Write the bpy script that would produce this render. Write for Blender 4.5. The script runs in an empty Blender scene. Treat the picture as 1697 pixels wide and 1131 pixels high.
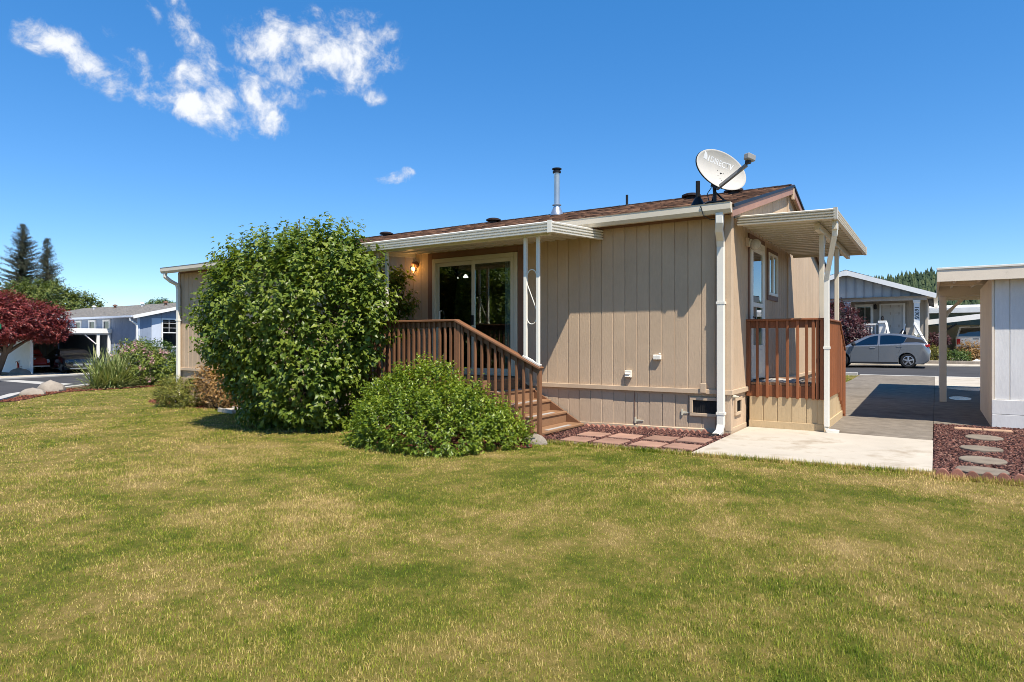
import bpy, bmesh, math, random
import numpy as np
from mathutils import Vector, Matrix

# ------------------------------------------------------------------ camera, sky, sun, exposure
# world frame: x runs along the front wall of the tan house, y into depth, z up; origin = near house corner
C = bpy.context.scene.collection
SC = bpy.context.scene
rad = math.radians
cam = bpy.data.objects.new('camera', bpy.data.cameras.new('camera'))
C.objects.link(cam)
cam.location = (2.475, -9.504, 1.365)
cam.rotation_euler = (rad(90), 0, math.atan2(0.5502, 0.8350))
cam.data.sensor_width = 36
cam.data.lens = 36 * 1066 / 1697
cam.data.clip_start = 0.05
cam.data.clip_end = 6000
SC.camera = cam

SUN = Vector((1.70, -1.0, 3.2)).normalized()
SUN_EL = math.asin(SUN.z)
SUN_ROT = math.atan2(SUN.x, SUN.y)
world = bpy.data.worlds.new("World")
SC.world = world
world.use_nodes = True
SC.view_settings.view_transform = 'Standard'
SC.view_settings.look = 'None'
SC.view_settings.gamma = 1
SC.view_settings.use_curve_mapping = False
SC.view_settings.exposure = 0.75
SC.cycles.filter_width = 0.9
SKY_STRENGTH = 0.122


def build_world():
    nt = world.node_tree
    nt.nodes.clear()
    N = nt.nodes.new
    L = nt.links.new
    out = N('ShaderNodeOutputWorld')
    bg = N('ShaderNodeBackground')
    bg.inputs['Strength'].default_value = SKY_STRENGTH
    sky = N('ShaderNodeTexSky')
    sky.sky_type = 'NISHITA'
    sky.sun_disc = False
    sky.sun_elevation = SUN_EL
    sky.sun_rotation = SUN_ROT
    sky.altitude = 0
    sky.air_density = 0.88
    sky.dust_density = 0.02
    sky.ozone_density = 3.2
    hs = N('ShaderNodeHueSaturation')
    hs.inputs['Saturation'].default_value = 1.22
    hs.inputs['Hue'].default_value = 0.501
    hs.inputs['Value'].default_value = 0.98
    even = N('ShaderNodeMix'); even.data_type = 'RGBA'; even.inputs[0].default_value = 0.30
    even.inputs[7].default_value = (0.62, 1.75, 3.9, 1)      # the photograph's sky is a rather even mid blue
    L(sky.outputs[0], even.inputs[6])
    L(even.outputs[2], hs.inputs['Color'])
    geo = N('ShaderNodeTexCoord')
    # clouds: a sparse patch of fair-weather cumulus, described by directions on the sky
    fwd = Vector((-0.5502, 0.8350, 0)); rgt = Vector((0.8350, 0.5502, 0))

    def direction(px, py):
        return (rgt * ((px - 848.5) / 1066) + fwd + Vector((0, 0, 1)) * ((566 - py) / 1066)).normalized()

    def M(op, a, b=None, c=None):
        n = N('ShaderNodeMath'); n.operation = op
        for i, v in enumerate((a, b, c)):
            if v is None: continue
            if isinstance(v, (int, float)): n.inputs[i].default_value = v
            else: L(v, n.inputs[i])
        return n.outputs[0]

    def V(op, a, b):
        n = N('ShaderNodeVectorMath'); n.operation = op
        for i, v in enumerate((a, b)):
            if isinstance(v, (tuple, Vector)): n.inputs[i].default_value = v
            else: L(v, n.inputs[i])
        return n
    dirv = geo.outputs['Generated']
    # domain warp
    wn = N('ShaderNodeTexNoise'); wn.inputs['Scale'].default_value = 9.0; wn.inputs['Detail'].default_value = 5
    L(dirv, wn.inputs['Vector'])
    w1 = V('SUBTRACT', wn.outputs['Color'], (0.5, 0.5, 0.5)).outputs[0]
    sc_ = N('ShaderNodeVectorMath'); sc_.operation = 'SCALE'; L(w1, sc_.inputs[0]); sc_.inputs['Scale'].default_value = 0.06
    warped = V('ADD', dirv, sc_.outputs[0]).outputs[0]
    # (centre px, centre py, half length, half width, tilt degrees (down to the right), weight)
    lobes = [(125, 95, 100, 30, 28, 1.0), (205, 85, 62, 30, 50, .55), (318, 183, 78, 32, 8, 1.25), (350, 150, 70, 24, 22, 1.0), (425, 175, 62, 26, 45, .95),
             (318, 70, 85, 28, 55, .8), (395, 118, 80, 22, 22, .55), (480, 85, 72, 48, 15, 1.05), (580, 95, 68, 52, -10, 1.05),
             (255, 15, 26, 16, 45, .6), (293, 17, 20, 15, 30, .6), (555, 30, 60, 24, 0, .55), (615, 22, 24, 22, 0, .45), (520, 150, 62, 26, 0, .45), (615, 160, 26, 16, 10, .6), (652, 287, 30, 11, 5, .75), (668, 284, 20, 10, 0, .6), (450, 160, 60, 26, 10, .5)]
    total = None
    for (px, py, a, b, tilt, wgt) in lobes:
        d0 = direction(px, py)
        th = rad(tilt)
        right = Vector((0, 0, 1)).cross(d0).normalized() * -1
        up = right.cross(d0).normalized()
        if up.z < 0: up = -up
        if right.dot(rgt) < 0: right = -right
        ax = right * math.cos(th) - up * math.sin(th)
        bx = right * math.sin(th) + up * math.cos(th)
        scale = 1066 / d0.dot(fwd)
        # gaussian falloff in the two tangent directions
        da = V('DOT_PRODUCT', warped, tuple(ax * (scale * d0.dot(fwd) ** 0 / a))).outputs['Value']
        da = M('SUBTRACT', da, d0.dot(ax * (scale / a)))
        db = V('DOT_PRODUCT', warped, tuple(bx * (scale / b))).outputs['Value']
        db = M('SUBTRACT', db, d0.dot(bx * (scale / b)))
        r2 = M('ADD', M('MULTIPLY', da, da), M('MULTIPLY', db, db))
        front = M('GREATER_THAN', V('DOT_PRODUCT', dirv, tuple(d0)).outputs['Value'], 0.3)
        g_ = M('MULTIPLY', M('MULTIPLY', M('EXPONENT', M('MULTIPLY', r2, -0.8)), wgt * 1.1), front)
        total = g_ if total is None else M('MAXIMUM', total, g_)
    det = N('ShaderNodeTexNoise'); det.inputs['Scale'].default_value = 30; det.inputs['Detail'].default_value = 9
    det.inputs['Roughness'].default_value = 0.62
    L(warped, det.inputs['Vector'])
    dens = M('ADD', M('MULTIPLY', total, 1.0), M('MULTIPLY', M('SUBTRACT', det.outputs['Fac'], 0.5), 3.4))
    dens = M('MULTIPLY', dens, M('MAXIMUM', M('MINIMUM', M('MULTIPLY', M('SUBTRACT', total, 0.10), 3.0), 1.0), 0.0))
    ramp = N('ShaderNodeMapRange'); ramp.interpolation_type = 'SMOOTHSTEP'
    ramp.inputs['From Min'].default_value = 0.25; ramp.inputs['From Max'].default_value = 1.55
    L(dens, ramp.inputs['Value'])
    fac = M('MULTIPLY', ramp.outputs[0], 0.92)
    # cloud brightness: soft grey bases
    shade = N('ShaderNodeMapRange')
    shade.inputs['From Min'].default_value = 0.3; shade.inputs['From Max'].default_value = 1.3
    shade.inputs['To Min'].default_value = 0.66; shade.inputs['To Max'].default_value = 1.0
    L(dens, shade.inputs['Value'])
    ccol = N('ShaderNodeMix'); ccol.data_type = 'RGBA'; ccol.blend_type = 'MULTIPLY'; ccol.inputs[0].default_value = 1
    ccol.inputs[6].default_value = (5.15, 5.2, 5.3, 1)
    L(shade.outputs[0], ccol.inputs[7])
    mix = N('ShaderNodeMix'); mix.data_type = 'RGBA'
    L(fac, mix.inputs[0])
    L(hs.outputs[0], mix.inputs[6])
    L(ccol.outputs[2], mix.inputs[7])
    L(mix.outputs[2], bg.inputs['Color'])
    L(bg.outputs[0], out.inputs['Surface'])


build_world()
sun = bpy.data.objects.new('sun', bpy.data.lights.new('sun', 'SUN'))
C.objects.link(sun)
sun.data.energy = 4.5
sun.data.angle = rad(0.5)
sun.data.color = (1.0, 0.925, 0.81)
sun.rotation_euler = SUN.to_track_quat('Z', 'Y').to_euler()
sun.location = (30, -20, 60)

# ------------------------------------------------------------------ helpers
rng = np.random.default_rng(7)
random.seed(7)
PI = math.pi


def g(x, y):
    """ground height: falls gently to the street on the left, rises a little beyond the street on the right"""
    z = 0.022 * max(min(x, 0.0), -27.0)
    f = min(max((y - 16.0) / 10.0, 0), 1) * 0.17 + min(max((y - 26.0) / 6.0, 0), 1) * 0.2
    return z + f


OFF = {}


def tag(o, label=None, cat=None, group=None, kind=None):
    if label: o['label'] = label
    if cat: o['category'] = cat
    if group: o['group'] = group
    if kind: o['kind'] = kind
    return o


def thing(name, label, cat, loc=(0, 0, 0), group=None, rotz=0):
    o = bpy.data.objects.new(name, None)
    o.empty_display_size = 0.2
    C.objects.link(o)
    o.location = loc
    o.rotation_euler = (0, 0, rotz)
    OFF[o.name] = Vector(loc)
    return tag(o, label, cat, group)


def off_of(parent):
    return OFF.get(parent.name, Vector((0, 0, 0))) if parent else Vector((0, 0, 0))


def link(name, mesh, parent=None, off=None):
    o = bpy.data.objects.new(name, mesh)
    C.objects.link(o)
    if parent:
        o.parent = parent
    OFF[o.name] = off if off is not None else off_of(parent)
    return o


class MB:
    """collects shapes in world (or local) coordinates and links them as ONE mesh object"""

    def __init__(s):
        s.v = []; s.f = []

    def add(s, vs, fs):
        k = len(s.v)
        s.v.extend([tuple(v) for v in vs])
        s.f.extend([tuple(i + k for i in f) for f in fs])
        return s

    def box(s, x0, x1, y0, y1, z0, z1):
        vs = [(x0, y0, z0), (x1, y0, z0), (x1, y1, z0), (x0, y1, z0), (x0, y0, z1), (x1, y0, z1), (x1, y1, z1), (x0, y1, z1)]
        return s.add(vs, [(0, 3, 2, 1), (4, 5, 6, 7), (0, 1, 5, 4), (1, 2, 6, 5), (2, 3, 7, 6), (3, 0, 4, 7)])

    def bar(s, a, b, w, h, up=(0, 0, 1)):
        """box beam from a to b, w across, h along up"""
        a = Vector(a); b = Vector(b)
        d = (b - a).normalized()
        upv = Vector(up)
        side = d.cross(upv)
        if side.length < 1e-6: side = d.cross(Vector((1, 0, 0)))
        side.normalize()
        upv = side.cross(d).normalized()
        vs = []
        for p in (a, b):
            for sx, sz in ((-1, -1), (1, -1), (1, 1), (-1, 1)):
                vs.append(p + side * (sx * w / 2) + upv * (sz * h / 2))
        return s.add(vs, [(0, 1, 2, 3), (7, 6, 5, 4), (0, 4, 5, 1), (1, 5, 6, 2), (2, 6, 7, 3), (3, 7, 4, 0)])

    def tube(s, pts, r, n=8, caps=True):
        pts = [Vector(p) for p in pts]
        rs = r if isinstance(r, (list, tuple)) else [r] * len(pts)
        rings = []
        prev = None
        for i, p in enumerate(pts):
            d = (pts[min(i + 1, len(pts) - 1)] - pts[max(i - 1, 0)]).normalized()
            if prev is None:
                ref = Vector((0, 0, 1)) if abs(d.z) < 0.9 else Vector((1, 0, 0))
                e1 = d.cross(ref).normalized()
            else:
                e1 = (prev - d * prev.dot(d)).normalized()
            prev = e1
            e2 = d.cross(e1)
            rings.append([p + (e1 * math.cos(2 * PI * k / n) + e2 * math.sin(2 * PI * k / n)) * rs[i] for k in range(n)])
        return s.loft(rings, caps)

    def loft(s, rings, caps=True, closed=True):
        n = len(rings[0]); k0 = len(s.v)
        for r in rings: s.v.extend([tuple(p) for p in r])
        for i in range(len(rings) - 1):
            for j in range(n if closed else n - 1):
                a = k0 + i * n + j; b = k0 + i * n + (j + 1) % n
                s.f.append((a, b, b + n, a + n))
        if caps and closed:
            s.f.append(tuple(k0 + j for j in range(n))[::-1])
            s.f.append(tuple(k0 + (len(rings) - 1) * n + j for j in range(n)))
        return s

    def lathe(s, c, prof, n=16, axis=(0, 0, 1)):
        """profile of (radius, height) about axis through c"""
        ax = Vector(axis).normalized()
        ref = Vector((0, 0, 1)) if abs(ax.z) < 0.9 else Vector((1, 0, 0))
        e1 = ax.cross(ref).normalized(); e2 = ax.cross(e1)
        c = Vector(c)
        rings = [[c + ax * h + (e1 * math.cos(2 * PI * k / n) + e2 * math.sin(2 * PI * k / n)) * r for k in range(n)] for r, h in prof]
        return s.loft(rings, True)

    def prism(s, poly, axis, a, b):
        """2-D polygon swept along axis from a to b. axis x: poly=(y,z); y: (x,z); z: (x,y)"""
        def P(p, t):
            return {'x': (t, p[0], p[1]), 'y': (p[0], t, p[1]), 'z': (p[0], p[1], t)}[axis]
        n = len(poly)
        return s.loft([[P(p, a) for p in poly], [P(p, b) for p in poly]])

    def mesh(s, name, mat, off=Vector((0, 0, 0)), smooth=False, bevel=0, angle=40):
        me = bpy.data.meshes.new(name)
        me.from_pydata([(v[0] - off[0], v[1] - off[1], v[2] - off[2]) for v in s.v], [], s.f)
        bm = bmesh.new(); bm.from_mesh(me)
        bmesh.ops.recalc_face_normals(bm, faces=bm.faces)
        if bevel:
            es = [e for e in bm.edges if len(e.link_faces) == 2 and e.calc_face_angle(0) > rad(35)]
            bmesh.ops.bevel(bm, geom=es, offset=bevel, segments=1, affect='EDGES', clamp_overlap=True)
        bm.to_mesh(me); bm.free()
        if mat: me.materials.append(mat)
        if smooth:
            me.polygons.foreach_set('use_smooth', [True] * len(me.polygons))
            try: me.set_sharp_from_angle(angle=rad(angle))
            except Exception: pass
        return me

    def build(s, name, mat, parent=None, smooth=False, bevel=0, angle=40):
        off = off_of(parent)
        return link(name, s.mesh(name, mat, off, smooth, bevel, angle), parent, off)


def piece(name, mesh, parent, loc, rot=None, scale=None):
    """one of many alike pieces: shares mesh data, placed at a world point"""
    o = bpy.data.objects.new(name, mesh)
    C.objects.link(o)
    o.parent = parent
    o.location = Vector(loc) - off_of(parent)
    if rot is not None: o.rotation_euler = rot
    if scale is not None: o.scale = scale
    OFF[o.name] = Vector(loc)
    return o


def copy_tree(o, parent=None):
    c = o.copy(); C.objects.link(c)
    if parent: c.parent = parent
    OFF[c.name] = OFF.get(o.name, Vector((0, 0, 0)))
    for ch in list(o.children): copy_tree(ch, c)
    return c


def np_mesh(name, verts, faces, mat, rnd=None, smooth=False):
    """fast mesh from numpy arrays; faces (n,3)"""
    me = bpy.data.meshes.new(name)
    nv, nf, k = len(verts), len(faces), faces.shape[1]
    me.vertices.add(nv)
    me.vertices.foreach_set('co', np.asarray(verts, np.float32).ravel())
    me.loops.add(nf * k)
    me.loops.foreach_set('vertex_index', faces.astype(np.int32).ravel())
    me.polygons.add(nf)
    me.polygons.foreach_set('loop_start', np.arange(0, nf * k, k, dtype=np.int32))
    if smooth: me.polygons.foreach_set('use_smooth', np.ones(nf, bool))
    me.update(calc_edges=True)
    if rnd is not None:
        at = me.attributes.new('rnd', 'FLOAT', 'POINT')
        at.data.foreach_set('value', np.asarray(rnd, np.float32))
    if mat: me.materials.append(mat)
    return me


# ------------------------------------------------------------------ materials
MATS = {}


class NT:
    def __init__(s, m):
        m.use_nodes = True
        s.nt = m.node_tree
        s.nt.nodes.clear()
        s.out = s.N('ShaderNodeOutputMaterial')

    def N(s, t): return s.nt.nodes.new(t)

    def L(s, a, b): s.nt.links.new(a, b)

    def pos(s, scale=(1, 1, 1), obj=False):
        if obj:
            p = s.N('ShaderNodeTexCoord').outputs['Object']
        else:
            p = s.N('ShaderNodeNewGeometry').outputs['Position']
        mp = s.N('ShaderNodeMapping'); mp.inputs['Scale'].default_value = scale
        s.L(p, mp.inputs['Vector'])
        return mp.outputs[0]

    def noise(s, vec, scale, detail=4, rough=0.55):
        n = s.N('ShaderNodeTexNoise')
        n.inputs['Scale'].default_value = scale; n.inputs['Detail'].default_value = detail; n.inputs['Roughness'].default_value = rough
        s.L(vec, n.inputs['Vector'])
        return n.outputs['Fac']

    def ramp(s, fac, stops):
        r = s.N('ShaderNodeValToRGB')
        els = r.color_ramp.elements
        while len(els) < len(stops): els.new(0.5)
        for e, (p, c) in zip(els, stops):
            e.position = p; e.color = (*c, 1) if len(c) == 3 else c
        s.L(fac, r.inputs[0])
        return r.outputs[0]

    def mixc(s, fac, a, b, mode='MIX'):
        m = s.N('ShaderNodeMix'); m.data_type = 'RGBA'; m.blend_type = mode
        for sock, v in ((m.inputs[0], fac), (m.inputs[6], a), (m.inputs[7], b)):
            if isinstance(v, (int, float)): sock.default_value = v
            elif isinstance(v, (tuple, list)): sock.default_value = (*v, 1) if len(v) == 3 else v
            else: s.L(v, sock)
        return m.outputs[2]

    def math(s, op, a, b=0.0):
        m = s.N('ShaderNodeMath'); m.operation = op
        for i, v in enumerate((a, b)):
            if isinstance(v, (int, float)): m.inputs[i].default_value = v
            else: s.L(v, m.inputs[i])
        return m.outputs[0]

    def bump(s, h, strength=0.3, dist=0.01):
        b = s.N('ShaderNodeBump'); b.inputs['Strength'].default_value = strength; b.inputs['Distance'].default_value = dist
        s.L(h, b.inputs['Height'])
        return b.outputs[0]

    def pbsdf(s, col, rough=0.6, normal=None, metallic=0.0, spec=0.5, coat=0.0):
        b = s.N('ShaderNodeBsdfPrincipled')
        for nm, v in (('Base Color', col), ('Roughness', rough), ('Metallic', metallic)):
            if isinstance(v, (int, float)): b.inputs[nm].default_value = v
            elif isinstance(v, (tuple, list)): b.inputs[nm].default_value = (*v, 1)
            else: s.L(v, b.inputs[nm])
        b.inputs['Specular IOR Level'].default_value = spec
        if coat: b.inputs['Coat Weight'].default_value = coat; b.inputs['Coat Roughness'].default_value = 0.04
        if normal is not None: s.L(normal, b.inputs['Normal'])
        return b.outputs[0]

    def done(s, sh): s.L(sh, s.out.inputs['Surface'])


def mat(name, col, rough=0.6, var=0.12, vscale=3.0, fine=60.0, bump=0.15, bdist=0.003, stretch=(1, 1, 1), metallic=0.0, spec=0.25, coat=0.0, dirt=None, objvar=0.0):
    """paint / wood / concrete: base colour with broad wear, fine grain and relief"""
    if name in MATS: return MATS[name]
    m = bpy.data.materials.new(name); t = NT(m)
    p = t.pos(stretch)
    n1 = t.noise(p, vscale, 5); n2 = t.noise(p, fine, 4, 0.65)
    f = t.math('ADD', t.math('MULTIPLY', n1, 0.65), t.math('MULTIPLY', n2, 0.35))
    lo = tuple(c * (1 - var) for c in col); hi = tuple(min(1, c * (1 + var)) for c in col)
    c = t.ramp(f, [(0.3, lo), (0.7, hi)])
    if objvar:
        oi = t.N('ShaderNodeObjectInfo').outputs['Random']
        v = t.ramp(oi, [(0, (1 - objvar,) * 3), (1, (1 + objvar,) * 3)])
        c = t.mixc(1.0, c, v, 'MULTIPLY')
    if dirt:
        d = t.noise(p, dirt[1], 6, 0.7)
        c = t.mixc(t.ramp(d, [(dirt[2], (0, 0, 0)), (min(dirt[2] + 0.18, 1), (1, 1, 1))]), c, dirt[0])
    r = t.math('ADD', t.math('MULTIPLY', n2, 0.2), rough - 0.1)
    nb = t.bump(n2, bump, bdist) if bump else None
    t.done(t.pbsdf(c, r, nb, metallic, spec, coat))
    MATS[name] = m
    return m


def leafmat(name, stops, rough=0.45, trans=0.3, spec=0.4, noise_scale=1.2):
    """leaves: colour by each leaf's own random value and by patches through the plant, some light passes through"""
    if name in MATS: return MATS[name]
    m = bpy.data.materials.new(name); t = NT(m)
    a = t.N('ShaderNodeAttribute'); a.attribute_name = 'rnd'
    n = t.noise(t.pos(), noise_scale, 3)
    f = t.math('ADD', t.math('MULTIPLY', a.outputs['Fac'], 0.7), t.math('MULTIPLY', n, 0.3))
    c = t.ramp(f, stops)
    b = t.pbsdf(c, rough, None, 0, spec)
    tr = t.N('ShaderNodeBsdfTranslucent')
    t.L(t.mixc(1.0, c, (1.25, 1.2, 0.6), 'MULTIPLY'), tr.inputs['Color'])
    mx = t.N('ShaderNodeMixShader'); mx.inputs[0].default_value = trans
    t.L(b, mx.inputs[1]); t.L(tr.outputs[0], mx.inputs[2])
    t.done(mx.outputs[0])
    MATS[name] = m
    return m


def glassmat(name, tint=(0.75, 0.82, 0.8), refl=1.0, rough=0.0, ior=1.6):
    if name in MATS: return MATS[name]
    m = bpy.data.materials.new(name); t = NT(m)
    fr = t.N('ShaderNodeFresnel'); fr.inputs['IOR'].default_value = ior
    gl = t.N('ShaderNodeBsdfGlossy'); gl.inputs['Roughness'].default_value = rough
    gl.inputs['Color'].default_value = (refl, refl, refl, 1)
    tp = t.N('ShaderNodeBsdfTransparent'); tp.inputs['Color'].default_value = (*tint, 1)
    mx = t.N('ShaderNodeMixShader')
    t.L(t.math('ADD', t.math('MULTIPLY', fr.outputs[0], 1.3), 0.03), mx.inputs[0])
    t.L(tp.outputs[0], mx.inputs[1]); t.L(gl.outputs[0], mx.inputs[2])
    t.done(mx.outputs[0])
    MATS[name] = m
    return m


def emit(name, col, strength):
    m = bpy.data.materials.new(name); t = NT(m)
    e = t.N('ShaderNodeEmission'); e.inputs[0].default_value = (*col, 1); e.inputs[1].default_value = strength
    t.done(e.outputs[0])
    return m


def siding_mat(name, col, objvar=0.05, bumpy=0.65):
    m = bpy.data.materials.new(name); t = NT(m)
    p = t.pos((1, 1, 1))
    ps = t.pos((1, 1, 0.22))
    n1 = t.noise(p, 1.3, 5)
    n2 = t.noise(ps, 42, 6, 0.72)
    n3 = t.noise(ps, 150, 3, 0.6)
    f = t.math('ADD', t.math('MULTIPLY', n1, 0.6), t.math('MULTIPLY', n2, 0.4))
    c = t.ramp(f, [(0.3, tuple(k * 0.86 for k in col)), (0.72, tuple(k * 1.1 for k in col))])
    oi = t.N('ShaderNodeObjectInfo').outputs['Random']
    c = t.mixc(1.0, c, t.ramp(oi, [(0, (1 - objvar,) * 3), (1, (1 + objvar,) * 3)]), 'MULTIPLY')
    # pale weather streaks running down
    st = t.noise(t.pos((9, 9, 0.35)), 1.6, 4, 0.6)
    c = t.mixc(t.ramp(st, [(0.6, (0, 0, 0)), (0.78, (0.3, 0.3, 0.3))]), c, tuple(min(1, k * 1.35) for k in col))
    h = t.math('ADD', t.math('MULTIPLY', n2, 0.7), t.math('MULTIPLY', n3, 0.3))
    t.done(t.pbsdf(c, 0.78, t.bump(h, bumpy, 0.011), 0, 0.15))
    MATS[name] = m
    return m


M_SIDE = siding_mat('tan_siding', (0.525, 0.39, 0.265))
M_SKIRT = siding_mat('tan_skirting', (0.515, 0.385, 0.265))
M_TRIM = mat('tan_trim', (0.525, 0.395, 0.27), 0.6, 0.1)
M_CREAM = siding_mat('cream_porch_board', (0.50, 0.375, 0.22))
M_BROWN = mat('brown_trim', (0.21, 0.115, 0.075), 0.6, 0.15)
M_RAKE = mat('rose_brown_fascia', (0.34, 0.185, 0.125), 0.55, 0.12)
M_WHITE = mat('white_metal', (0.76, 0.72, 0.63), 0.38, 0.05, bump=0.03, dirt=((0.5, 0.48, 0.42), 3.0, 0.66))
M_GUT = mat('cream_gutter', (0.64, 0.57, 0.45), 0.4, 0.06, bump=0.03, dirt=((0.4, 0.36, 0.28), 2.5, 0.68))
M_VINYL = mat('almond_vinyl', (0.60, 0.555, 0.43), 0.35, 0.04, bump=0.02)
M_DECK = mat('stained_deck_wood', (0.185, 0.088, 0.045), 0.5, 0.28, 2.5, 45, 0.3, 0.003, (1, 1, 1), objvar=0.15)
M_STEP = mat('stained_step_wood', (0.245, 0.138, 0.076), 0.5, 0.25, 2.5, 40, 0.3, 0.003, objvar=0.1)
M_CEDAR = mat('cedar_stained_wood', (0.25, 0.09, 0.038), 0.5, 0.25, 2.2, 45, 0.3, 0.003, (3, 3, 0.5), objvar=0.2)
M_GREY = mat('grey_rubber_tread', (0.36, 0.34, 0.32), 0.8, 0.2)
M_BLACK = mat('black_paint', (0.012, 0.012, 0.013), 0.45, 0.2, bump=0.05)
M_DARK = mat('dark_interior', (0.025, 0.022, 0.02), 0.8, 0.2)
M_GALV = mat('galvanised_metal', (0.55, 0.56, 0.57), 0.32, 0.12, metallic=0.8, bump=0.05)
M_GLASS = glassmat('window_glass')
M_CONC = mat('pale_concrete', (0.46, 0.41, 0.335), 0.9, 0.16, 1.2, 90, 0.25, 0.003, dirt=((0.31, 0.255, 0.185), 1.3, 0.52), spec=0.1)
M_DRIVE = mat('weathered_concrete_drive', (0.20, 0.172, 0.138), 0.85, 0.32, 5.0, 60, 0.8, 0.010, dirt=((0.115, 0.095, 0.073), 0.7, 0.52), spec=0.06)
M_ASPH = mat('asphalt', (0.062, 0.061, 0.063), 0.92, 0.22, 0.6, 160, 0.4, 0.004, spec=0.08)
M_CURB = mat('kerb_concrete', (0.42, 0.40, 0.36), 0.85, 0.15, 1.5, 60, 0.3)
M_PAVER = mat('red_paver_concrete', (0.30, 0.175, 0.125), 0.9, 0.25, 4, 120, 0.4, 0.003, objvar=0.18)
M_STONE = mat('grey_aggregate_stone', (0.20, 0.165, 0.125), 0.9, 0.3, 6, 180, 0.7, 0.004, objvar=0.08)
M_EDGE = mat('terracotta_edging', (0.27, 0.12, 0.085), 0.85, 0.25, 5, 100, 0.4, 0.003, objvar=0.2)
M_ROCK = mat('boulder', (0.30, 0.255, 0.205), 0.9, 0.3, 3, 40, 0.8, 0.02)
M_BARK = mat('bark', (0.10, 0.075, 0.055), 0.9, 0.35, 6, 40, 0.8, 0.01, (1, 1, 0.3))
M_BEDSOIL = mat('lava_rock_base', (0.075, 0.03, 0.024), 0.95, 0.4, 20, 120, 0.8, 0.01)
M_MULCHSOIL = mat('mulch_base', (0.085, 0.032, 0.02), 0.95, 0.4, 12, 100, 0.9, 0.01)


def lawn_color(t):
    p = t.pos()
    a = t.noise(p, 0.55, 4, 0.6); b = t.noise(p, 2.2, 4, 0.65); c = t.noise(p, 9.0, 3, 0.6)
    f = t.math('ADD', t.math('ADD', t.math('MULTIPLY', a, 0.38), t.math('MULTIPLY', b, 0.38)), t.math('MULTIPLY', c, 0.24))
    f = t.math('ADD', f, t.math('MULTIPLY', t.math('SUBTRACT', t.noise(p, 24.0, 2, 0.6), 0.5), 0.16))
    # dry, sun-scorched turf by the concrete edge and along the left of the yard; greener patches elsewhere
    sep = t.N('ShaderNodeSeparateXYZ'); t.L(t.N('ShaderNodeNewGeometry').outputs['Position'], sep.inputs[0])
    for (x0, y0, sx, sy, amp) in ((2.6, -2.35, 2.6, 0.42, 0.085), (-6.6, -6.7, 1.5, 1.6, 0.075), (-4.2, -8.2, 1.0, 0.8, 0.06), (-10.5, -4.2, 1.6, 0.5, 0.05), (-2.2, -6.0, 1.0, 0.5, 0.05), (0.4, -5.2, 0.9, 0.5, 0.04),
                                  (0.3, -6.8, 0.9, 0.7, -0.06), (-0.9, -2.4, 1.4, 0.35, -0.06), (-2.6, -5.0, 1.3, 0.6, -0.045), (2.8, -6.6, 0.7, 0.7, -0.05), (1.6, -2.9, 0.9, 0.22, -0.07), (-7.2, -4.6, 1.2, 0.5, -0.04)):
        dx = t.math('DIVIDE', t.math('SUBTRACT', sep.outputs[0], x0), sx); dy = t.math('DIVIDE', t.math('SUBTRACT', sep.outputs[1], y0), sy)
        e = t.math('EXPONENT', t.math('MULTIPLY', t.math('ADD', t.math('MULTIPLY', dx, dx), t.math('MULTIPLY', dy, dy)), -1.0))
        f = t.math('ADD', f, t.math('MULTIPLY', e, amp))
    f = t.math('ADD', t.math('MULTIPLY', t.math('SUBTRACT', f, 0.510), 0.95), 0.5)
    return f


def lawn_material(name, blade):
    m = bpy.data.materials.new(name); t = NT(m)
    f = lawn_color(t)
    if blade:
        at = t.N('ShaderNodeAttribute'); at.attribute_name = 'rnd'
        f = t.math('ADD', f, t.math('MULTIPLY', t.math('SUBTRACT', at.outputs['Fac'], 0.5), 0.21))
        c = t.ramp(f, [(0.37, (0.130, 0.190, 0.014)), (0.44, (0.260, 0.305, 0.022)), (0.50, (0.385, 0.345, 0.062)), (0.56, (0.545, 0.420, 0.145)), (0.65, (0.70, 0.51, 0.22))])
        b = t.pbsdf(c, 0.55, None, 0, 0.25)
        tr = t.N('ShaderNodeBsdfTranslucent'); t.L(c, tr.inputs['Color'])
        mx = t.N('ShaderNodeMixShader'); mx.inputs[0].default_value = 0.32
        t.L(b, mx.inputs[1]); t.L(tr.outputs[0], mx.inputs[2])
        t.done(mx.outputs[0])
    else:
        fine = t.noise(t.pos(), 70, 4, 0.7)
        f2 = t.math('ADD', f, t.math('MULTIPLY', t.math('SUBTRACT', fine, 0.5), 0.25))
        c = t.ramp(f2, [(0.36, (0.065, 0.080, 0.010)), (0.45, (0.120, 0.115, 0.020)), (0.54, (0.19, 0.145, 0.04)), (0.66, (0.28, 0.20, 0.08))])
        t.done(t.pbsdf(c, 0.95, t.bump(fine, 0.8, 0.02), 0, 0.1))
    MATS[name] = m
    return m


M_LAWN = lawn_material('lawn_ground', False)
M_BLADE = lawn_material('grass_blade', True)


def shingle_mat():
    m = bpy.data.materials.new('brown_shingle'); t = NT(m)
    at = t.N('ShaderNodeAttribute'); at.attribute_name = 'rnd'
    n = t.noise(t.pos(), 120, 3, 0.7)
    f = t.math('ADD', t.math('MULTIPLY', at.outputs['Fac'], 0.75), t.math('MULTIPLY', n, 0.25))
    c = t.ramp(f, [(0.1, (0.022, 0.013, 0.010)), (0.45, (0.075, 0.038, 0.024)), (0.75, (0.145, 0.075, 0.046)), (0.95, (0.24, 0.145, 0.095))])
    t.done(t.pbsdf(c, 0.9, t.bump(n, 0.6, 0.004), 0, 0.2))
    return m


M_SHINGLE = shingle_mat()

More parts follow.
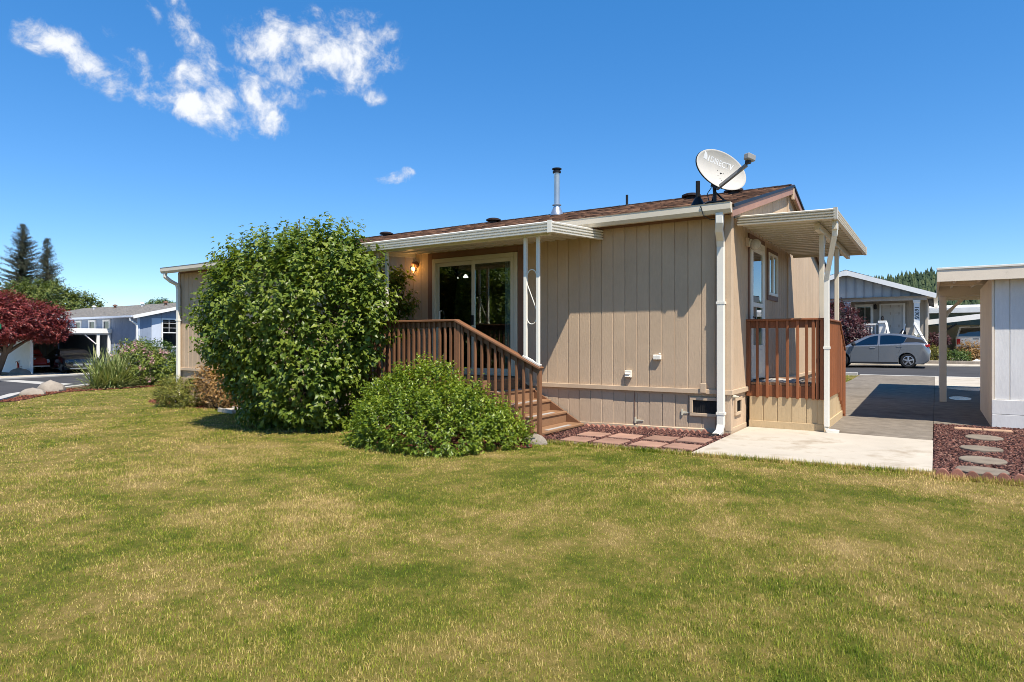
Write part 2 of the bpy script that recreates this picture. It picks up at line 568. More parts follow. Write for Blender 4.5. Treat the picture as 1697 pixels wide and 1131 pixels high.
# ------------------------------------------------------------------ ground sheets
def in_poly(px, py, poly):
    px = np.asarray(px); py = np.asarray(py)
    ins = np.zeros(px.shape, bool)
    n = len(poly)
    for i in range(n):
        x0, y0 = poly[i]; x1, y1 = poly[(i + 1) % n]
        c = ((y0 > py) != (y1 > py)) & (px < (x1 - x0) * (py - y0) / (y1 - y0 + 1e-12) + x0)
        ins ^= c
    return ins


def sheet(name, poly, dz, m, kind='structure', parent=None, thick=0.0):
    """a flat polygon laid on the terrain (cut where the terrain bends), with an optional skirt"""
    bm = bmesh.new()
    vs = [bm.verts.new((x, y, 0)) for x, y in poly]
    bm.faces.new(vs)
    for co, no in (((0, 0, 0), (1, 0, 0)), ((-27, 0, 0), (1, 0, 0)), ((0, 16, 0), (0, 1, 0)), ((0, 26, 0), (0, 1, 0)), ((0, 32, 0), (0, 1, 0))):
        bmesh.ops.bisect_plane(bm, geom=bm.verts[:] + bm.edges[:] + bm.faces[:], plane_co=co, plane_no=no)
    if thick:
        r = bmesh.ops.extrude_face_region(bm, geom=bm.faces[:])
        lower = [v for v in r['geom'] if isinstance(v, bmesh.types.BMVert)]
        up = set(bm.verts) - set(lower)
        for v in lower: v.co.z = g(v.co.x, v.co.y) + dz
        for v in up: v.co.z = g(v.co.x, v.co.y) + dz - thick
    else:
        for v in bm.verts: v.co.z = g(v.co.x, v.co.y) + dz
    bmesh.ops.triangulate(bm, faces=[f for f in bm.faces if len(f.verts) > 4])
    bmesh.ops.recalc_face_normals(bm, faces=bm.faces)
    if not thick:
        for f in bm.faces:
            if f.normal.z < 0: f.normal_flip()
    me = bpy.data.meshes.new(name)
    bm.to_mesh(me); bm.free()
    me.materials.append(m)
    o = link(name, me, parent)
    if kind: o['kind'] = kind
    return o


M_FAR = mat('far_ground', (0.11, 0.105, 0.05), 0.95, 0.35, 0.05, 3, 0.5, 0.05)
sheet('ground', [(-1500, -1500), (1500, -1500), (1500, 1500), (-1500, 1500)], -0.06, M_FAR)
NEARCURB = [(6, -22), (-4, -15.5), (-12, -9.0), (-17, -4.9), (-20.4, -2.4), (-22.6, -1.2), (-24.4, -0.3), (-25.9, 0.8), (-27.3, 2.2), (-28.7, 3.9), (-30.0, 6.2), (-31.0, 9.5), (-31.2, 18.7)]
FARCURB = [(-6, -33), (-16, -23), (-24, -15), (-31, -7), (-35.2, -0.5), (-37.3, 3.6), (-38.6, 7.2), (-39.6, 11), (-39.9, 18.7)]
STREET_Y0, STREET_Y1 = 18.7, 26.4
LAWN = [(60, -22.0)] + NEARCURB + [(0.0, 18.7), (0.0, 8.0), (0.02, -1.92), (2.45, -1.66), (2.47, -1.85), (60, -1.85)]
sheet('lawn', LAWN, 0.0, M_LAWN)
sheet('lawn', [(6.4, -1.85), (60, -1.85), (60, 18.4), (7.3, 18.4), (6.42, 13.6)], -0.002, M_LAWN)
sheet('side_street', NEARCURB + FARCURB[::-1], 0.0, M_ASPH)
sheet('main_street', [(-150, STREET_Y0 + 0.01), (150, STREET_Y0 + 0.01), (150, STREET_Y1), (-150, STREET_Y1)], 0.004, M_ASPH)
sheet('far_yard', [(-37, STREET_Y1 + 0.2), (150, STREET_Y1 + 0.2), (150, 60), (-37, 60)], -0.02, M_LAWN)
sheet('far_left_yard', [p for p in FARCURB[3:]] + [(-60, 18.7), (-60, -7)], 0.0, M_LAWN)
# concrete work beside the house
sheet('concrete_pad', [(0.03, -1.90), (2.445, -1.64), (2.445, 0.82), (1.14, 0.935), (0.03, 0.90), (0.03, 0.0)], 0.03, M_CONC, thick=0.09)
sheet('driveway_slab', [(0.02, 0.92), (1.14, 0.945), (2.44, 0.83), (2.44, 13.6), (0.02, 13.6)], 0.016, M_DRIVE, thick=0.08)
sheet('driveway_slab', [(2.446, 3.02), (6.4, 3.02), (6.4, 13.6), (2.446, 13.6)], 0.018, M_DRIVE, thick=0.08)
sheet('driveway_apron', [(0.02, 13.63), (2.44, 13.63), (2.44, 18.72), (0.02, 18.72)], 0.014, M_DRIVE, thick=0.08)
sheet('driveway_apron', [(2.446, 13.63), (6.4, 13.63), (6.9, 18.72), (2.446, 18.72)], 0.017, M_CONC, thick=0.08)
sheet('kerb_strip', [(0.0, 18.73), (7.2, 18.73), (7.2, 19.05), (0.0, 19.05)], 0.012, M_CURB, thick=0.08)
sheet('kerb_strip', [(-31, 18.4), (-0.05, 18.4), (-0.05, 18.75), (-31, 18.75)], 0.10, M_CURB, thick=0.2)
sheet('far_pavement', [(-37, STREET_Y1), (60, STREET_Y1), (60, STREET_Y1 + 1.2), (-37, STREET_Y1 + 1.2)], 0.05, M_CONC, thick=0.14)
sheet('neighbour_driveway', [(3.2, STREET_Y1 + 1.2), (8.2, STREET_Y1 + 1.2), (8.2, 46), (3.2, 46)], 0.006, M_CONC)


def kerb(name, line, w, h, m):
    """kerb swept along a line: a real step"""
    mb = MB(); rings = []
    for i, p in enumerate(line):
        a = Vector(line[max(i - 1, 0)]); b = Vector(line[min(i + 1, len(line) - 1)])
        d = (b - a).normalized(); nrm = Vector((-d.y, d.x))
        q = Vector(p)
        i_ = q + nrm * w / 2; o_ = q - nrm * w / 2
        rings.append([(o_.x, o_.y, g(*o_) - 0.1), (o_.x, o_.y, g(*o_) + h), (i_.x, i_.y, g(*i_) + h), (i_.x, i_.y, g(*i_) - 0.1)])
    mb.loft(rings)
    o = mb.build(name, m); o['kind'] = 'structure'
    return o


kerb('street_kerb', NEARCURB, 0.34, 0.07, M_CURB)
kerb('street_kerb', FARCURB, 0.5, 0.06, M_CURB)
sheet('carport_apron', [(-36.6, 2.2), (-37.5, 4.0), (-38.7, 7.2), (-39.7, 10.9), (-42.2, 11.0), (-42.2, 1.5), (-38.0, 0.5)], 0.028, M_CONC)
sheet('gutter_strip', [(-35.9, 3.0), (-29.6, 3.1), (-30.4, 4.0), (-35.9, 3.75)], 0.006, M_CURB)
sheet('carport_floor', [(-42.22, 5.6), (-42.22, 11.0), (-53, 11.0), (-53, 5.6)], 0.02, M_DRIVE)
# beds
ROCKBED_L = [(-2.33, -1.78), (-1.2, -1.80), (0.0, -1.72), (0.0, -0.02), (-2.36, -0.02), (-2.30, -1.2)]
ROCKBED_R = [(2.446, -1.72), (6.4, -1.55), (6.4, 3.018), (2.446, 3.018)]
sheet('lava_rock_bed', ROCKBED_L, 0.008, M_BEDSOIL)
sheet('lava_rock_bed', ROCKBED_R, 0.010, M_BEDSOIL)
MULCH = [(-17.2, 1.2), (-16.6, 0.3), (-15.4, -0.35), (-13.8, -0.62), (-12.2, -0.78), (-10.6, -0.72), (-9.8, -0.9), (-9.2, -1.4), (-7.6, -1.9), (-6.0, -1.8), (-5.1, -2.0), (-4.5, -2.9), (-3.6, -3.35), (-2.6, -3.05), (-1.95, -2.3), (-2.3, -1.85), (-2.36, -0.03), (-14.6, -0.03), (-14.6, 1.8)]
sheet('mulch_bed', MULCH, 0.012, M_MULCHSOIL)
STREETBED = [(-20.6, -2.1), (-22.7, -0.85), (-24.4, 0.1), (-25.7, 1.1), (-27.0, 2.4), (-28.4, 4.1), (-29.6, 6.4), (-28.4, 8.6), (-26.3, 6.6), (-24.5, 4.4), (-24.6, 2.6), (-24.4, 1.2), (-23.0, 0.1), (-20.6, -1.5)]
sheet('mulch_bed', STREETBED, 0.016, M_MULCHSOIL)
sheet('puddle', [(2.95 + 0.22 * math.cos(a), 8.9 + 0.6 * math.sin(a)) for a in np.linspace(0, 2 * PI, 24, endpoint=False)], 0.021,
      mat('water_film', (0.03, 0.028, 0.025), 0.16, 0.1, bump=0, spec=0.5))
sheet('puddle', [(3.3 + 0.55 * math.cos(a) * (1 + 0.2 * math.sin(3 * a)), 12.6 + 0.7 * math.sin(a)) for a in np.linspace(0, 2 * PI, 24, endpoint=False)], 0.021, MATS['water_film'])


def chips(n, poly, size, zoff, flat=0.6, avoid=None, seed=3):
    """loose angular stones or bark chips as one mesh"""
    r = np.random.default_rng(seed)
    P = np.array(poly); lo = P.min(0); hi = P.max(0)
    pts = np.zeros((0, 2))
    while len(pts) < n:
        q = r.uniform(lo, hi, (n * 2, 2))
        q = q[in_poly(q[:, 0], q[:, 1], poly)]
        if avoid is not None: q = q[~avoid(q)]
        pts = np.vstack([pts, q])
    pts = pts[:n]
    z = np.array([g(x, y) for x, y in pts]) + zoff
    base = np.array([(1, 0, 0), (-1, 0, 0), (0, 1, 0), (0, -1, 0), (0, 0, 1), (0, 0, -1)], float)
    F = np.array([(0, 2, 4), (2, 1, 4), (1, 3, 4), (3, 0, 4), (2, 0, 5), (1, 2, 5), (3, 1, 5), (0, 3, 5)])
    s = size * r.uniform(0.55, 1.35, (n, 1, 3)); s[:, :, 2] *= flat
    v = base[None] * s * r.uniform(0.7, 1.25, (n, 6, 1))
    ang = r.uniform(0, 2 * PI, n); tilt = r.uniform(-0.7, 0.7, n)
    ct, st = np.cos(tilt), np.sin(tilt)
    v = np.stack([v[..., 0] * ct[:, None] + v[..., 2] * st[:, None], v[..., 1], -v[..., 0] * st[:, None] + v[..., 2] * ct[:, None]], -1)
    ca, sa = np.cos(ang), np.sin(ang)
    v = np.stack([v[..., 0] * ca[:, None] - v[..., 1] * sa[:, None], v[..., 0] * sa[:, None] + v[..., 1] * ca[:, None], v[..., 2]], -1)
    v += np.concatenate([pts, z[:, None] + r.uniform(0, 0.012, (n, 1))], 1)[:, None]
    f = (F[None] + (np.arange(n) * 6)[:, None, None]).reshape(-1, 3)
    return v.reshape(-1, 3), f, np.repeat(r.random(n), 6)


def chipmat(name, stops):
    m = bpy.data.materials.new(name); t = NT(m)
    at = t.N('ShaderNodeAttribute'); at.attribute_name = 'rnd'
    c = t.ramp(at.outputs['Fac'], stops)
    n = t.noise(t.pos(), 250, 3)
    t.done(t.pbsdf(c, 0.9, t.bump(n, 0.6, 0.004), 0, 0.2))
    MATS[name] = m
    return m


M_LAVA = chipmat('lava_rock', [(0.0, (0.022, 0.011, 0.012)), (0.45, (0.085, 0.038, 0.032)), (0.8, (0.17, 0.072, 0.052)), (1.0, (0.27, 0.16, 0.12))])
M_CHIP = chipmat('bark_mulch', [(0.0, (0.05, 0.016, 0.010)), (0.6, (0.16, 0.05, 0.028)), (1.0, (0.26, 0.10, 0.055))])



def scatter_chips(name, m, *args, **kw):
    v, f, r = chips(*args, **kw)
    o = link(name, np_mesh(name, v, f, m, r))
    o['kind'] = 'stuff'
    return o


def on_stone(q):
    m = np.zeros(len(q), bool)
    for x, y, r in ((3.02, 1.43, 0.205), (2.935, 0.30, 0.21), (2.905, -0.65, 0.21), (2.865, -1.37, 0.215)):
        m |= np.hypot(q[:, 0] - x, q[:, 1] - y) < r
    return m | ((np.abs(q[:, 0] - 3.06) < 0.355) & (np.abs(q[:, 1] - 2.435) < 0.09))


scatter_chips('lava_gravel', M_LAVA, 7000, ROCKBED_L, 0.021, 0.012, seed=1)
scatter_chips('lava_gravel', M_LAVA, 34000, [(2.45, -1.72), (6.4, -1.55), (6.4, 3.0), (2.45, 3.0)], 0.021, 0.014, seed=2, avoid=on_stone)
scatter_chips('bark_mulch', M_CHIP, 9000, MULCH, 0.03, 0.012, flat=0.4, seed=3)
scatter_chips('bark_mulch', M_CHIP, 2500, STREETBED, 0.05, 0.015, flat=0.4, seed=4)

# grass: short mown blades over the lawn that is near enough to show them
LAWN_HOLES = [ROCKBED_L, ROCKBED_R, MULCH, STREETBED, [(-14.7, -0.05), (0.05, -0.05), (0.05, 8.8), (-14.7, 8.8)]]


def grass(bands, seed=11):
    r = np.random.default_rng(seed)
    cx, cy = 2.475, -9.504
    V = []; F = []; R = []; k = 0
    for (d0, d1, dens, hgt, wid) in bands:
        # sample in a wide wedge round the viewing direction so that steps to the side stay covered
        n = int(dens * (d1 ** 2 - d0 ** 2) / 2 * rad(112))
        d = np.sqrt(r.uniform(d0 ** 2, d1 ** 2, n)); th = math.atan2(0.835, -0.5502) + r.uniform(-rad(56), rad(56), n)
        x = cx + d * np.cos(th); y = cy + d * np.sin(th)
        ok = in_poly(x, y, LAWN)
        for hole in LAWN_HOLES: ok &= ~in_poly(x, y, hole)
        # thin at random so that tufts form
        cl = np.sin(x * 7.3 + np.sin(y * 5.1) * 1.7) * np.sin(y * 6.7 + np.sin(x * 4.3) * 1.9)
        ok &= r.random(n) < 0.72 + 0.28 * cl
        x = x[ok]; y = y[ok]; n = len(x)
        z = 0.022 * np.clip(x, -27, 0)
        z += np.clip((y - 16) / 10, 0, 1) * 0.17
        a = r.uniform(0, 2 * PI, n); lean = np.abs(r.normal(0.55, 0.35, n))
        h = hgt * r.uniform(0.45, 1.25, n) * (1 + 0.25 * np.sin(x * 1.7 + 1.0) * np.sin(y * 1.3)); w = wid * r.uniform(0.6, 1.3, n)
        lx, ly = np.cos(a), np.sin(a)
        wa = a + PI / 2 + r.uniform(-0.6, 0.6, n)
        wx, wy = np.cos(wa) * w / 2, np.sin(wa) * w / 2
        b = np.stack([x, y, z - 0.004], 1)
        l1 = lean * 0.45
        mid = b + np.stack([lx * h * 0.55 * np.sin(l1), ly * h * 0.55 * np.sin(l1), h * 0.55 * np.cos(l1)], 1)
        l2 = lean * 1.3
        tip = mid + np.stack([lx * h * 0.5 * np.sin(l2), ly * h * 0.5 * np.sin(l2), h * 0.5 * np.cos(l2)], 1)
        W = np.stack([wx, wy, np.zeros(n)], 1)
        v = np.stack([b - W, b + W, mid + W * 0.8, mid - W * 0.8, tip], 1)
        V.append(v.reshape(-1, 3))
        i = (np.arange(n) * 5)[:, None] + k
        F.append(np.concatenate([i + np.array([[0, 1, 2]]), i + np.array([[0, 2, 3]]), i + np.array([[3, 2, 4]])], 0))
        R.append(np.repeat(r.random(n), 5)); k += n * 5
    return np.concatenate(V), np.concatenate(F), np.concatenate(R)


GV, GF, GR = grass([(1.6, 3.6, 15000, 0.025, 0.0027), (3.6, 6.0, 8500, 0.024, 0.0036), (6.0, 9.5, 3600, 0.025, 0.0058), (9.5, 16, 1000, 0.027, 0.011), (16, 34, 170, 0.032, 0.024)])
lg = link('lawn_grass', np_mesh('lawn_grass', GV, GF, M_BLADE, GR))
lg['kind'] = 'stuff'
del GV, GF, GR
# a ragged taller fringe of grass along hard edges (pad, beds)
def fringe(name, line, n, seed):
    r = np.random.default_rng(seed)
    P = np.array(line, float); seg = np.diff(P, axis=0); L_ = np.hypot(seg[:, 0], seg[:, 1])
    i = r.choice(len(seg), n, p=L_ / L_.sum()); t_ = r.random(n)[:, None]
    b2 = P[i] + seg[i] * t_ + r.normal(0, 0.022, (n, 2)) 
    b = np.concatenate([b2, np.array([[g(x, y)] for x, y in b2])], 1)
    a = r.uniform(0, 2 * PI, n); h = r.uniform(0.035, 0.085, n); ln = r.uniform(0.1, 0.8, n)
    d = np.stack([np.cos(a) * np.sin(ln), np.sin(a) * np.sin(ln), np.cos(ln)], 1) * h[:, None]
    W = np.stack([-np.sin(a), np.cos(a), np.zeros(n)], 1) * 0.004
    v = np.stack([b - W, b + W, b + d], 1).reshape(-1, 3)
    o = link(name, np_mesh(name, v, np.arange(n * 3).reshape(-1, 3), M_BLADE, np.repeat(r.random(n), 3)))
    o['kind'] = 'stuff'


fringe('edge_grass', [(-2.35, -1.86), (-1.2, -1.86), (0.0, -1.93), (2.45, -1.69), (2.5, -1.86), (4.4, -1.70)], 6500, 5)
fringe('edge_grass', [(-17.3, 1.1), (-16.6, 0.2), (-15.4, -0.42), (-13.8, -0.7), (-12.2, -0.86), (-10.6, -0.8), (-9.8, -0.98), (-9.2, -1.48), (-7.6, -1.98), (-6.0, -1.88), (-5.2, -2.1), (-4.6, -3.0), (-3.6, -3.43), (-2.6, -3.12), (-2.05, -2.4)], 5000, 6)

# ------------------------------------------------------------------ the tan house
HX0, HX1, HY1, RY = -14.5, 0.0, 8.5, 4.25
EAVE_Z, SLOPE = 3.27, 0.26


def roofz(y): return EAVE_Z + (min(y, HY1 - y) + 0.32) * SLOPE


house = thing('manufactured_house', 'long tan single-storey house with vertical grooved siding and brown shingle roof', 'house', (HX0 / 2, HY1 / 2, g(-7, 0)))
TRIM0, TRIM1 = 0.585, 0.655      # horizontal trim between wall and skirting
PITCH = 0.2032
DOOR = (-5.72, -3.52, 3.045)     # sliding door with its brown surround


def groove_board(w, z0, z1, m, name='siding_board', z1b=None):
    """one board of grooved siding: front face at y=0, chamfered into its grooves; local x from 0"""
    e, d = 0.0050, 0.0105
    zb = z1 if z1b is None else z1b
    prof = [(e * 0.5, 0.0122), (e * 0.5, d), (e + 0.0035, 0.0), (w - e - 0.0035, 0.0), (w - e * 0.5, d), (w - e * 0.5, 0.0122)]
    mb = MB()
    mb.loft([[(x, y, z0) for x, y in prof], [(x, y, z1 + (zb - z1) * x / w) for x, y in prof]])
    return mb.mesh(name, m)


# backing walls (with the door opening) sit behind the boards
wall = MB()
wall.box(HX0, DOOR[0] + 0.05, 0.0125, 0.10, 0.55, 3.2).box(DOOR[1] - 0.05, HX1 - 0.0125, 0.0125, 0.10, 0.55, 3.2).box(DOOR[0] + 0.05, DOOR[1] - 0.05, 0.0125, 0.10, 2.98, 3.2)
wall.box(DOOR[0] + 0.05, DOOR[1] - 0.05, 0.0125, 0.10, 0.55, 0.70)
wall.box(-0.10, -0.0125, 0.1005, 1.14, 0.55, 3.28).box(-0.10, -0.0125, 1.14, 2.0, 2.96, 3.28).box(-0.10, -0.0125, 1.14, 2.0, 0.55, 0.73).box(-0.10, -0.0125, 2.0, 2.43, 0.55, 3.28)
wall.box(-0.10, -0.0125, 2.43, 3.17, 0.55, 2.18).box(-0.10, -0.0125, 2.43, 3.17, 2.92, 3.28).box(-0.10, -0.0125, 3.17, HY1, 0.55, 3.28)
wall.prism([(0.1005, 3.2805), (HY1, 3.2805), (RY, roofz(RY) - 0.06)], 'x', -0.10, -0.0125)
wall.box(HX0, HX0 + 0.1, 0.1005, HY1, -0.4, 3.28)
wall.box(HX0 + 0.101, HX1 - 0.101, HY1 - 0.1, HY1, -0.4, 3.28)
wall_o = wall.build('wall', M_SIDE, house)
skirt = MB()
skirt.box(HX0, -0.02, 0.0335, 0.10, -0.5, 0.5845).box(-0.10, -0.0335, 0.1005, HY1, -0.3, 0.5845)
skirt_o = skirt.build('skirting', M_SKIRT, house)

full = groove_board(PITCH, TRIM1 - 0.01, 3.185, M_SIDE)
above_door = groove_board(PITCH, DOOR[2] - 0.02, 3.185, M_SIDE)
n_front = int((HX1 - HX0) / PITCH)
for i in range(n_front):
    x = HX1 - 0.02 - (i + 1) * PITCH
    xc = x + PITCH / 2
    over = DOOR[0] - 0.09 < xc < DOOR[1] + 0.09
    piece('siding_board', above_door if over else full, wall_o, (x, 0, 0))
sk_prof = {}
for i in range(n_front):
    x = HX1 - 0.02 - (i + 1) * PITCH
    xc = x + PITCH / 2
    gz = round(g(xc, 0) - 0.05, 2)
    if (gz,) not in sk_prof: sk_prof[(gz,)] = groove_board(PITCH, gz, TRIM0 + 0.005, M_SKIRT)
    piece('skirting_board', sk_prof[(gz,)], skirt_o, (x, 0.021 + 0.004 * math.sin(i * 1.1), 0))
# gable wall boards (face +x); board i spans y
for i in range(42):
    y = i * PITCH + 0.002
    if y + PITCH > HY1: break
    yc = y + PITCH / 2
    tops = [roofz(y) - 0.045, roofz(y + PITCH) - 0.045]
    segs = [(TRIM1 - 0.01, None)]
    if 1.02 < yc < 2.12: segs = [(3.02, None)]
    elif 2.36 < yc < 3.24: segs = [(TRIM1 - 0.01, 2.20), (2.94, None)]
    for z0, z1 in segs:
        me = groove_board(PITCH, z0, tops[0] if z1 is None else z1, M_SIDE, z1b=tops[1] if z1 is None else z1)
        o = piece('siding_board', me, wall_o, (0, y, 0), rot=(0, 0, PI / 2))
for i in range(41):
    y = i * PITCH + 0.002
    if 0.93 < y + PITCH / 2 < 2.7: continue
    me = sk_prof.setdefault('gable', groove_board(PITCH, -0.02, TRIM0 + 0.005, M_SKIRT))
    piece('skirting_board', me, skirt_o, (-0.021, y, 0), rot=(0, 0, PI / 2))

# trims
t = MB()
t.box(HX0, HX1 + 0.034, -0.034, 0.0, TRIM0, TRIM1)
t.build('wall_trim', M_TRIM, house, bevel=0.004)
t = MB(); t.box(HX1 - 0.0, HX1 + 0.034, 0.001, 0.94, TRIM0, TRIM1); t.box(HX1, HX1 + 0.03, 2.66, HY1, TRIM0, TRIM1)
t.build('wall_trim', M_TRIM, house, bevel=0.004)
t = MB()
k = 24
t.loft([[(x, 0.002, g(x, 0) - 0.1), (x, 0.002, g(x, 0) + 0.075 + 0.008 * math.sin(x * 2.1)), (x, 0.03, g(x, 0) + 0.085), (x, 0.03, g(x, 0) - 0.1)] for x in np.linspace(HX0, HX1, k)])
t.build('base_board', M_TRIM, house)
t = MB(); t.box(-0.03, -0.001, 0.0, 0.93, -0.02, 0.09); t.box(-0.03, -0.001, 2.7, HY1, -0.02, 0.09)
t.build('base_board', M_TRIM, house)
t = MB(); t.box(-0.085, 0.016, -0.018, 0.0, TRIM1 + 0.001, 3.19); t.box(0.0, 0.018, 0.0, 0.085, TRIM1 + 0.001, 3.19)
t.build('corner_board', M_TRIM, house, bevel=0.003)
t = MB(); t.box(-0.085, 0.004, -0.002, 0.02, 0.06, TRIM0 - 0.001); t.box(-0.02, 0.005, 0.02, 0.085, 0.06, TRIM0 - 0.001)
t.build('corner_board', M_SKIRT, house, bevel=0.003)
t = MB(); t.box(HX0 - 0.016, HX0 + 0.085, -0.018, 0.0, TRIM1 + 0.001, 3.19); t.box(HX0 - 0.018, HX0, 0.0, 0.085, -0.4, 3.19)
t.build('corner_board', M_TRIM, house, bevel=0.003)
t = MB(); t.box(0.0005, 0.03, RY - 0.05, RY + 0.05, TRIM1 + 0.001, roofz(RY) - 0.15)
t.build('marriage_trim', M_TRIM, house, bevel=0.003)
t = MB(); t.box(HX0, HX1 - 0.001, -0.016, 0.0, 3.165, 3.235)
t.build('frieze_board', M_BROWN, house, bevel=0.003)
t = MB(); t.box(HX0 - 0.14, HX1 + 0.1, -0.30, -0.0165, 3.22, 3.235)
t.build('soffit', M_TRIM, house)

# roof: deck, then shingle tabs as real thin slabs (too small to single out from the ground)
roof = MB()
X0, X1 = HX0 - 0.14, HX1 + 0.12
for s_ in (0, 1):
    ya = -0.32 if s_ == 0 else HY1 + 0.32
    roof.add([(X0, ya, EAVE_Z - 0.03), (X1, ya, EAVE_Z - 0.03), (X1, RY, roofz(RY) - 0.03), (X0, RY, roofz(RY) - 0.03), (X0, ya, EAVE_Z - 0.001), (X1, ya, EAVE_Z - 0.001), (X1, RY, roofz(RY) - 0.001), (X0, RY, roofz(RY) - 0.001)],
             [(0, 3, 2, 1), (4, 5, 6, 7), (0, 1, 5, 4), (1, 2, 6, 5), (2, 3, 7, 6), (3, 0, 4, 7)])
roof_o = roof.build('roof', M_SHINGLE, house)


def shingles(name, x0, x1, ylo, yhi, zf, course, wid, m, parent, seed, mirror=None):
    r = np.random.default_rng(seed)
    V = []; R = []
    L_ = abs(yhi - ylo); n = int(L_ / course) + 1
    sg = 1 if yhi > ylo else -1
    for i in range(n):
        yb = ylo + sg * i * course
        yt = yb + sg * min(course * 1.25, max(L_ - i * course, 0.03))
        x = x0 - r.uniform(0, wid)
        while x < x1:
            w = wid * r.uniform(0.7, 1.3)
            a = max(x, x0); b = min(x + w - 0.006, x1)
            if b - a > 0.02:
                th = r.uniform(0.008, 0.019); jb = r.uniform(-0.008, 0.008) * sg
                za = zf(yb) + th; zb_ = zf(yt) + 0.004
                V.append([(a, yb + jb, zf(yb) + 0.001), (b, yb + jb, zf(yb) + 0.001), (b, yb + jb, za), (a, yb + jb, za), (b, yt, zb_), (a, yt, zb_)])
                R.append(r.random())
            x += w
    V = np.array(V, float); n = len(V)
    F = np.array([(0, 1, 2), (0, 2, 3), (3, 2, 4), (3, 4, 5), (1, 4, 2), (0, 3, 5)])
    f = (F[None] + (np.arange(n) * 6)[:, None, None]).reshape(-1, 3)
    off = off_of(parent)
    o = link(name, np_mesh(name, V.reshape(-1, 3) - np.array(off), f, m, np.repeat(R, 6)), parent, off)
    o['kind'] = 'stuff'
    return o


shingles('shingles', X0, X1, -0.34, RY, roofz, 0.143, 0.24, M_SHINGLE, roof_o, 21)
shingles('shingles', X0, X1, HY1 + 0.34, RY, roofz, 0.143, 0.24, M_SHINGLE, roof_o, 22)
cap = MB()
for i in range(60):
    x = X0 + i * 0.245
    if x + 0.26 > X1: break
    cap.add([(x, RY - 0.13, roofz(RY - 0.13) + 0.018), (x, RY, roofz(RY) + 0.03), (x, RY + 0.13, roofz(RY + 0.13) + 0.018), (x + 0.26, RY - 0.13, roofz(RY - 0.13) + 0.022), (x + 0.26, RY, roofz(RY) + 0.036), (x + 0.26, RY + 0.13, roofz(RY + 0.13) + 0.022)], [(0, 1, 4, 3), (1, 2, 5, 4), (0, 2, 1), (3, 4, 5)])
co = cap.build('ridge_caps', M_SHINGLE, roof_o); co['kind'] = 'stuff'
# rake boards, drip edge
t = MB()
for ya, yb in ((-0.33, RY), (HY1 + 0.33, RY)):
    za, zb = roofz(ya) - 0.035, roofz(RY) - 0.035
    t.add([(HX1 + 0.085, ya, za - 0.135), (HX1 + 0.115, ya, za - 0.135), (HX1 + 0.115, ya, za), (HX1 + 0.085, ya, za), (HX1 + 0.085, yb, zb - 0.135), (HX1 + 0.115, yb, zb - 0.135), (HX1 + 0.115, yb, zb), (HX1 + 0.085, yb, zb)],
          [(0, 1, 2, 3), (7, 6, 5, 4), (0, 4, 5, 1), (1, 5, 6, 2), (2, 6, 7, 3), (3, 7, 4, 0)])
t.build('rake_board', M_RAKE, house, bevel=0.004)
t = MB()
t.bar((HX1 + 0.128, -0.345, roofz(-0.345) - 0.012), (HX1 + 0.128, RY, roofz(RY) - 0.012), 0.02, 0.045)
t.bar((HX1 + 0.128, HY1 + 0.345, roofz(HY1 + 0.345) - 0.012), (HX1 + 0.128, RY, roofz(RY) - 0.012), 0.02, 0.045)
t.build('drip_edge', M_BLACK, house)
t = MB(); t.box(HX1 + 0.02, HX1 + 0.084, -0.30, RY, 0, 0.01)
t = MB()
for ya in (-0.3, HY1 + 0.3):
    t.add([(HX1 + 0.005, ya, roofz(ya) - 0.05), (HX1 + 0.084, ya, roofz(ya) - 0.05), (HX1 + 0.084, RY, roofz(RY) - 0.05), (HX1 + 0.005, RY, roofz(RY) - 0.05)], [(0, 1, 2, 3)])
t.build('rake_soffit', M_TRIM, house)
t = MB(); t.box(HX1 + 0.08, HX1 + 0.125, RY - 0.05, RY + 0.05, roofz(RY) - 0.28, roofz(RY) - 0.05)
t.build('ridge_block', M_TRIM, house, bevel=0.004)

# gutter along the front eave, downspouts at both ends
gp_ = [(-0.318, 3.15), (-0.39, 3.15), (-0.43, 3.20), (-0.43, 3.285), (-0.438, 3.297), (-0.425, 3.297), (-0.42, 3.285), (-0.42, 3.205), (-0.385, 3.16), (-0.328, 3.16), (-0.328, 3.29), (-0.318, 3.29)]
t = MB(); t.prism(gp_, 'x', HX0 - 0.15, HX1 + 0.105)
for x in (HX0 - 0.15, HX1 + 0.103): t.prism([(-0.32, 3.152), (-0.39, 3.152), (-0.428, 3.2), (-0.428, 3.29), (-0.32, 3.29)], 'x', x, x + 0.004)
gut = t.build('gutter', M_GUT, house)
t = MB()
for k in range(1, 5): t.box(HX1 - k * 3.1, HX1 - k * 3.1 + 0.012, -0.4315, -0.4302, 3.205, 3.284)
t.build('gutter_seam', M_WHITE, gut)


def downspout(name, pts, w, d, m, parent, zs=None):
    mb = MB()
    rings = []
    pts = [Vector(p) for p in pts]
    for i, p in enumerate(pts):
        a = pts[max(i - 1, 0)]; b = pts[min(i + 1, len(pts) - 1)]
        dd = (b - a).normalized()
        sx = Vector((1, 0, 0)); n2 = dd.cross(sx).normalized()
        if abs(dd.x) > 0.8: sx = Vector((0, 1, 0)); n2 = dd.cross(sx).normalized()
        sx = n2.cross(dd).normalized()
        rings.append([p + sx * (q * w / 2) + n2 * (r_ * d / 2) for q, r_ in ((-1, -.8), (-.85, -1), (.85, -1), (1, -.8), (1, .8), (.85, 1), (-.85, 1), (-1, .8))])
    mb.loft(rings)
    for z in (zs or []):
        mb.box(pts[-3].x - w / 2 - 0.008, pts[-3].x + w / 2 + 0.008, pts[-3].y - d / 2 - 0.006, pts[-3].y + d / 2 + 0.02, z, z + 0.035)
    return mb.build(name, m, parent)


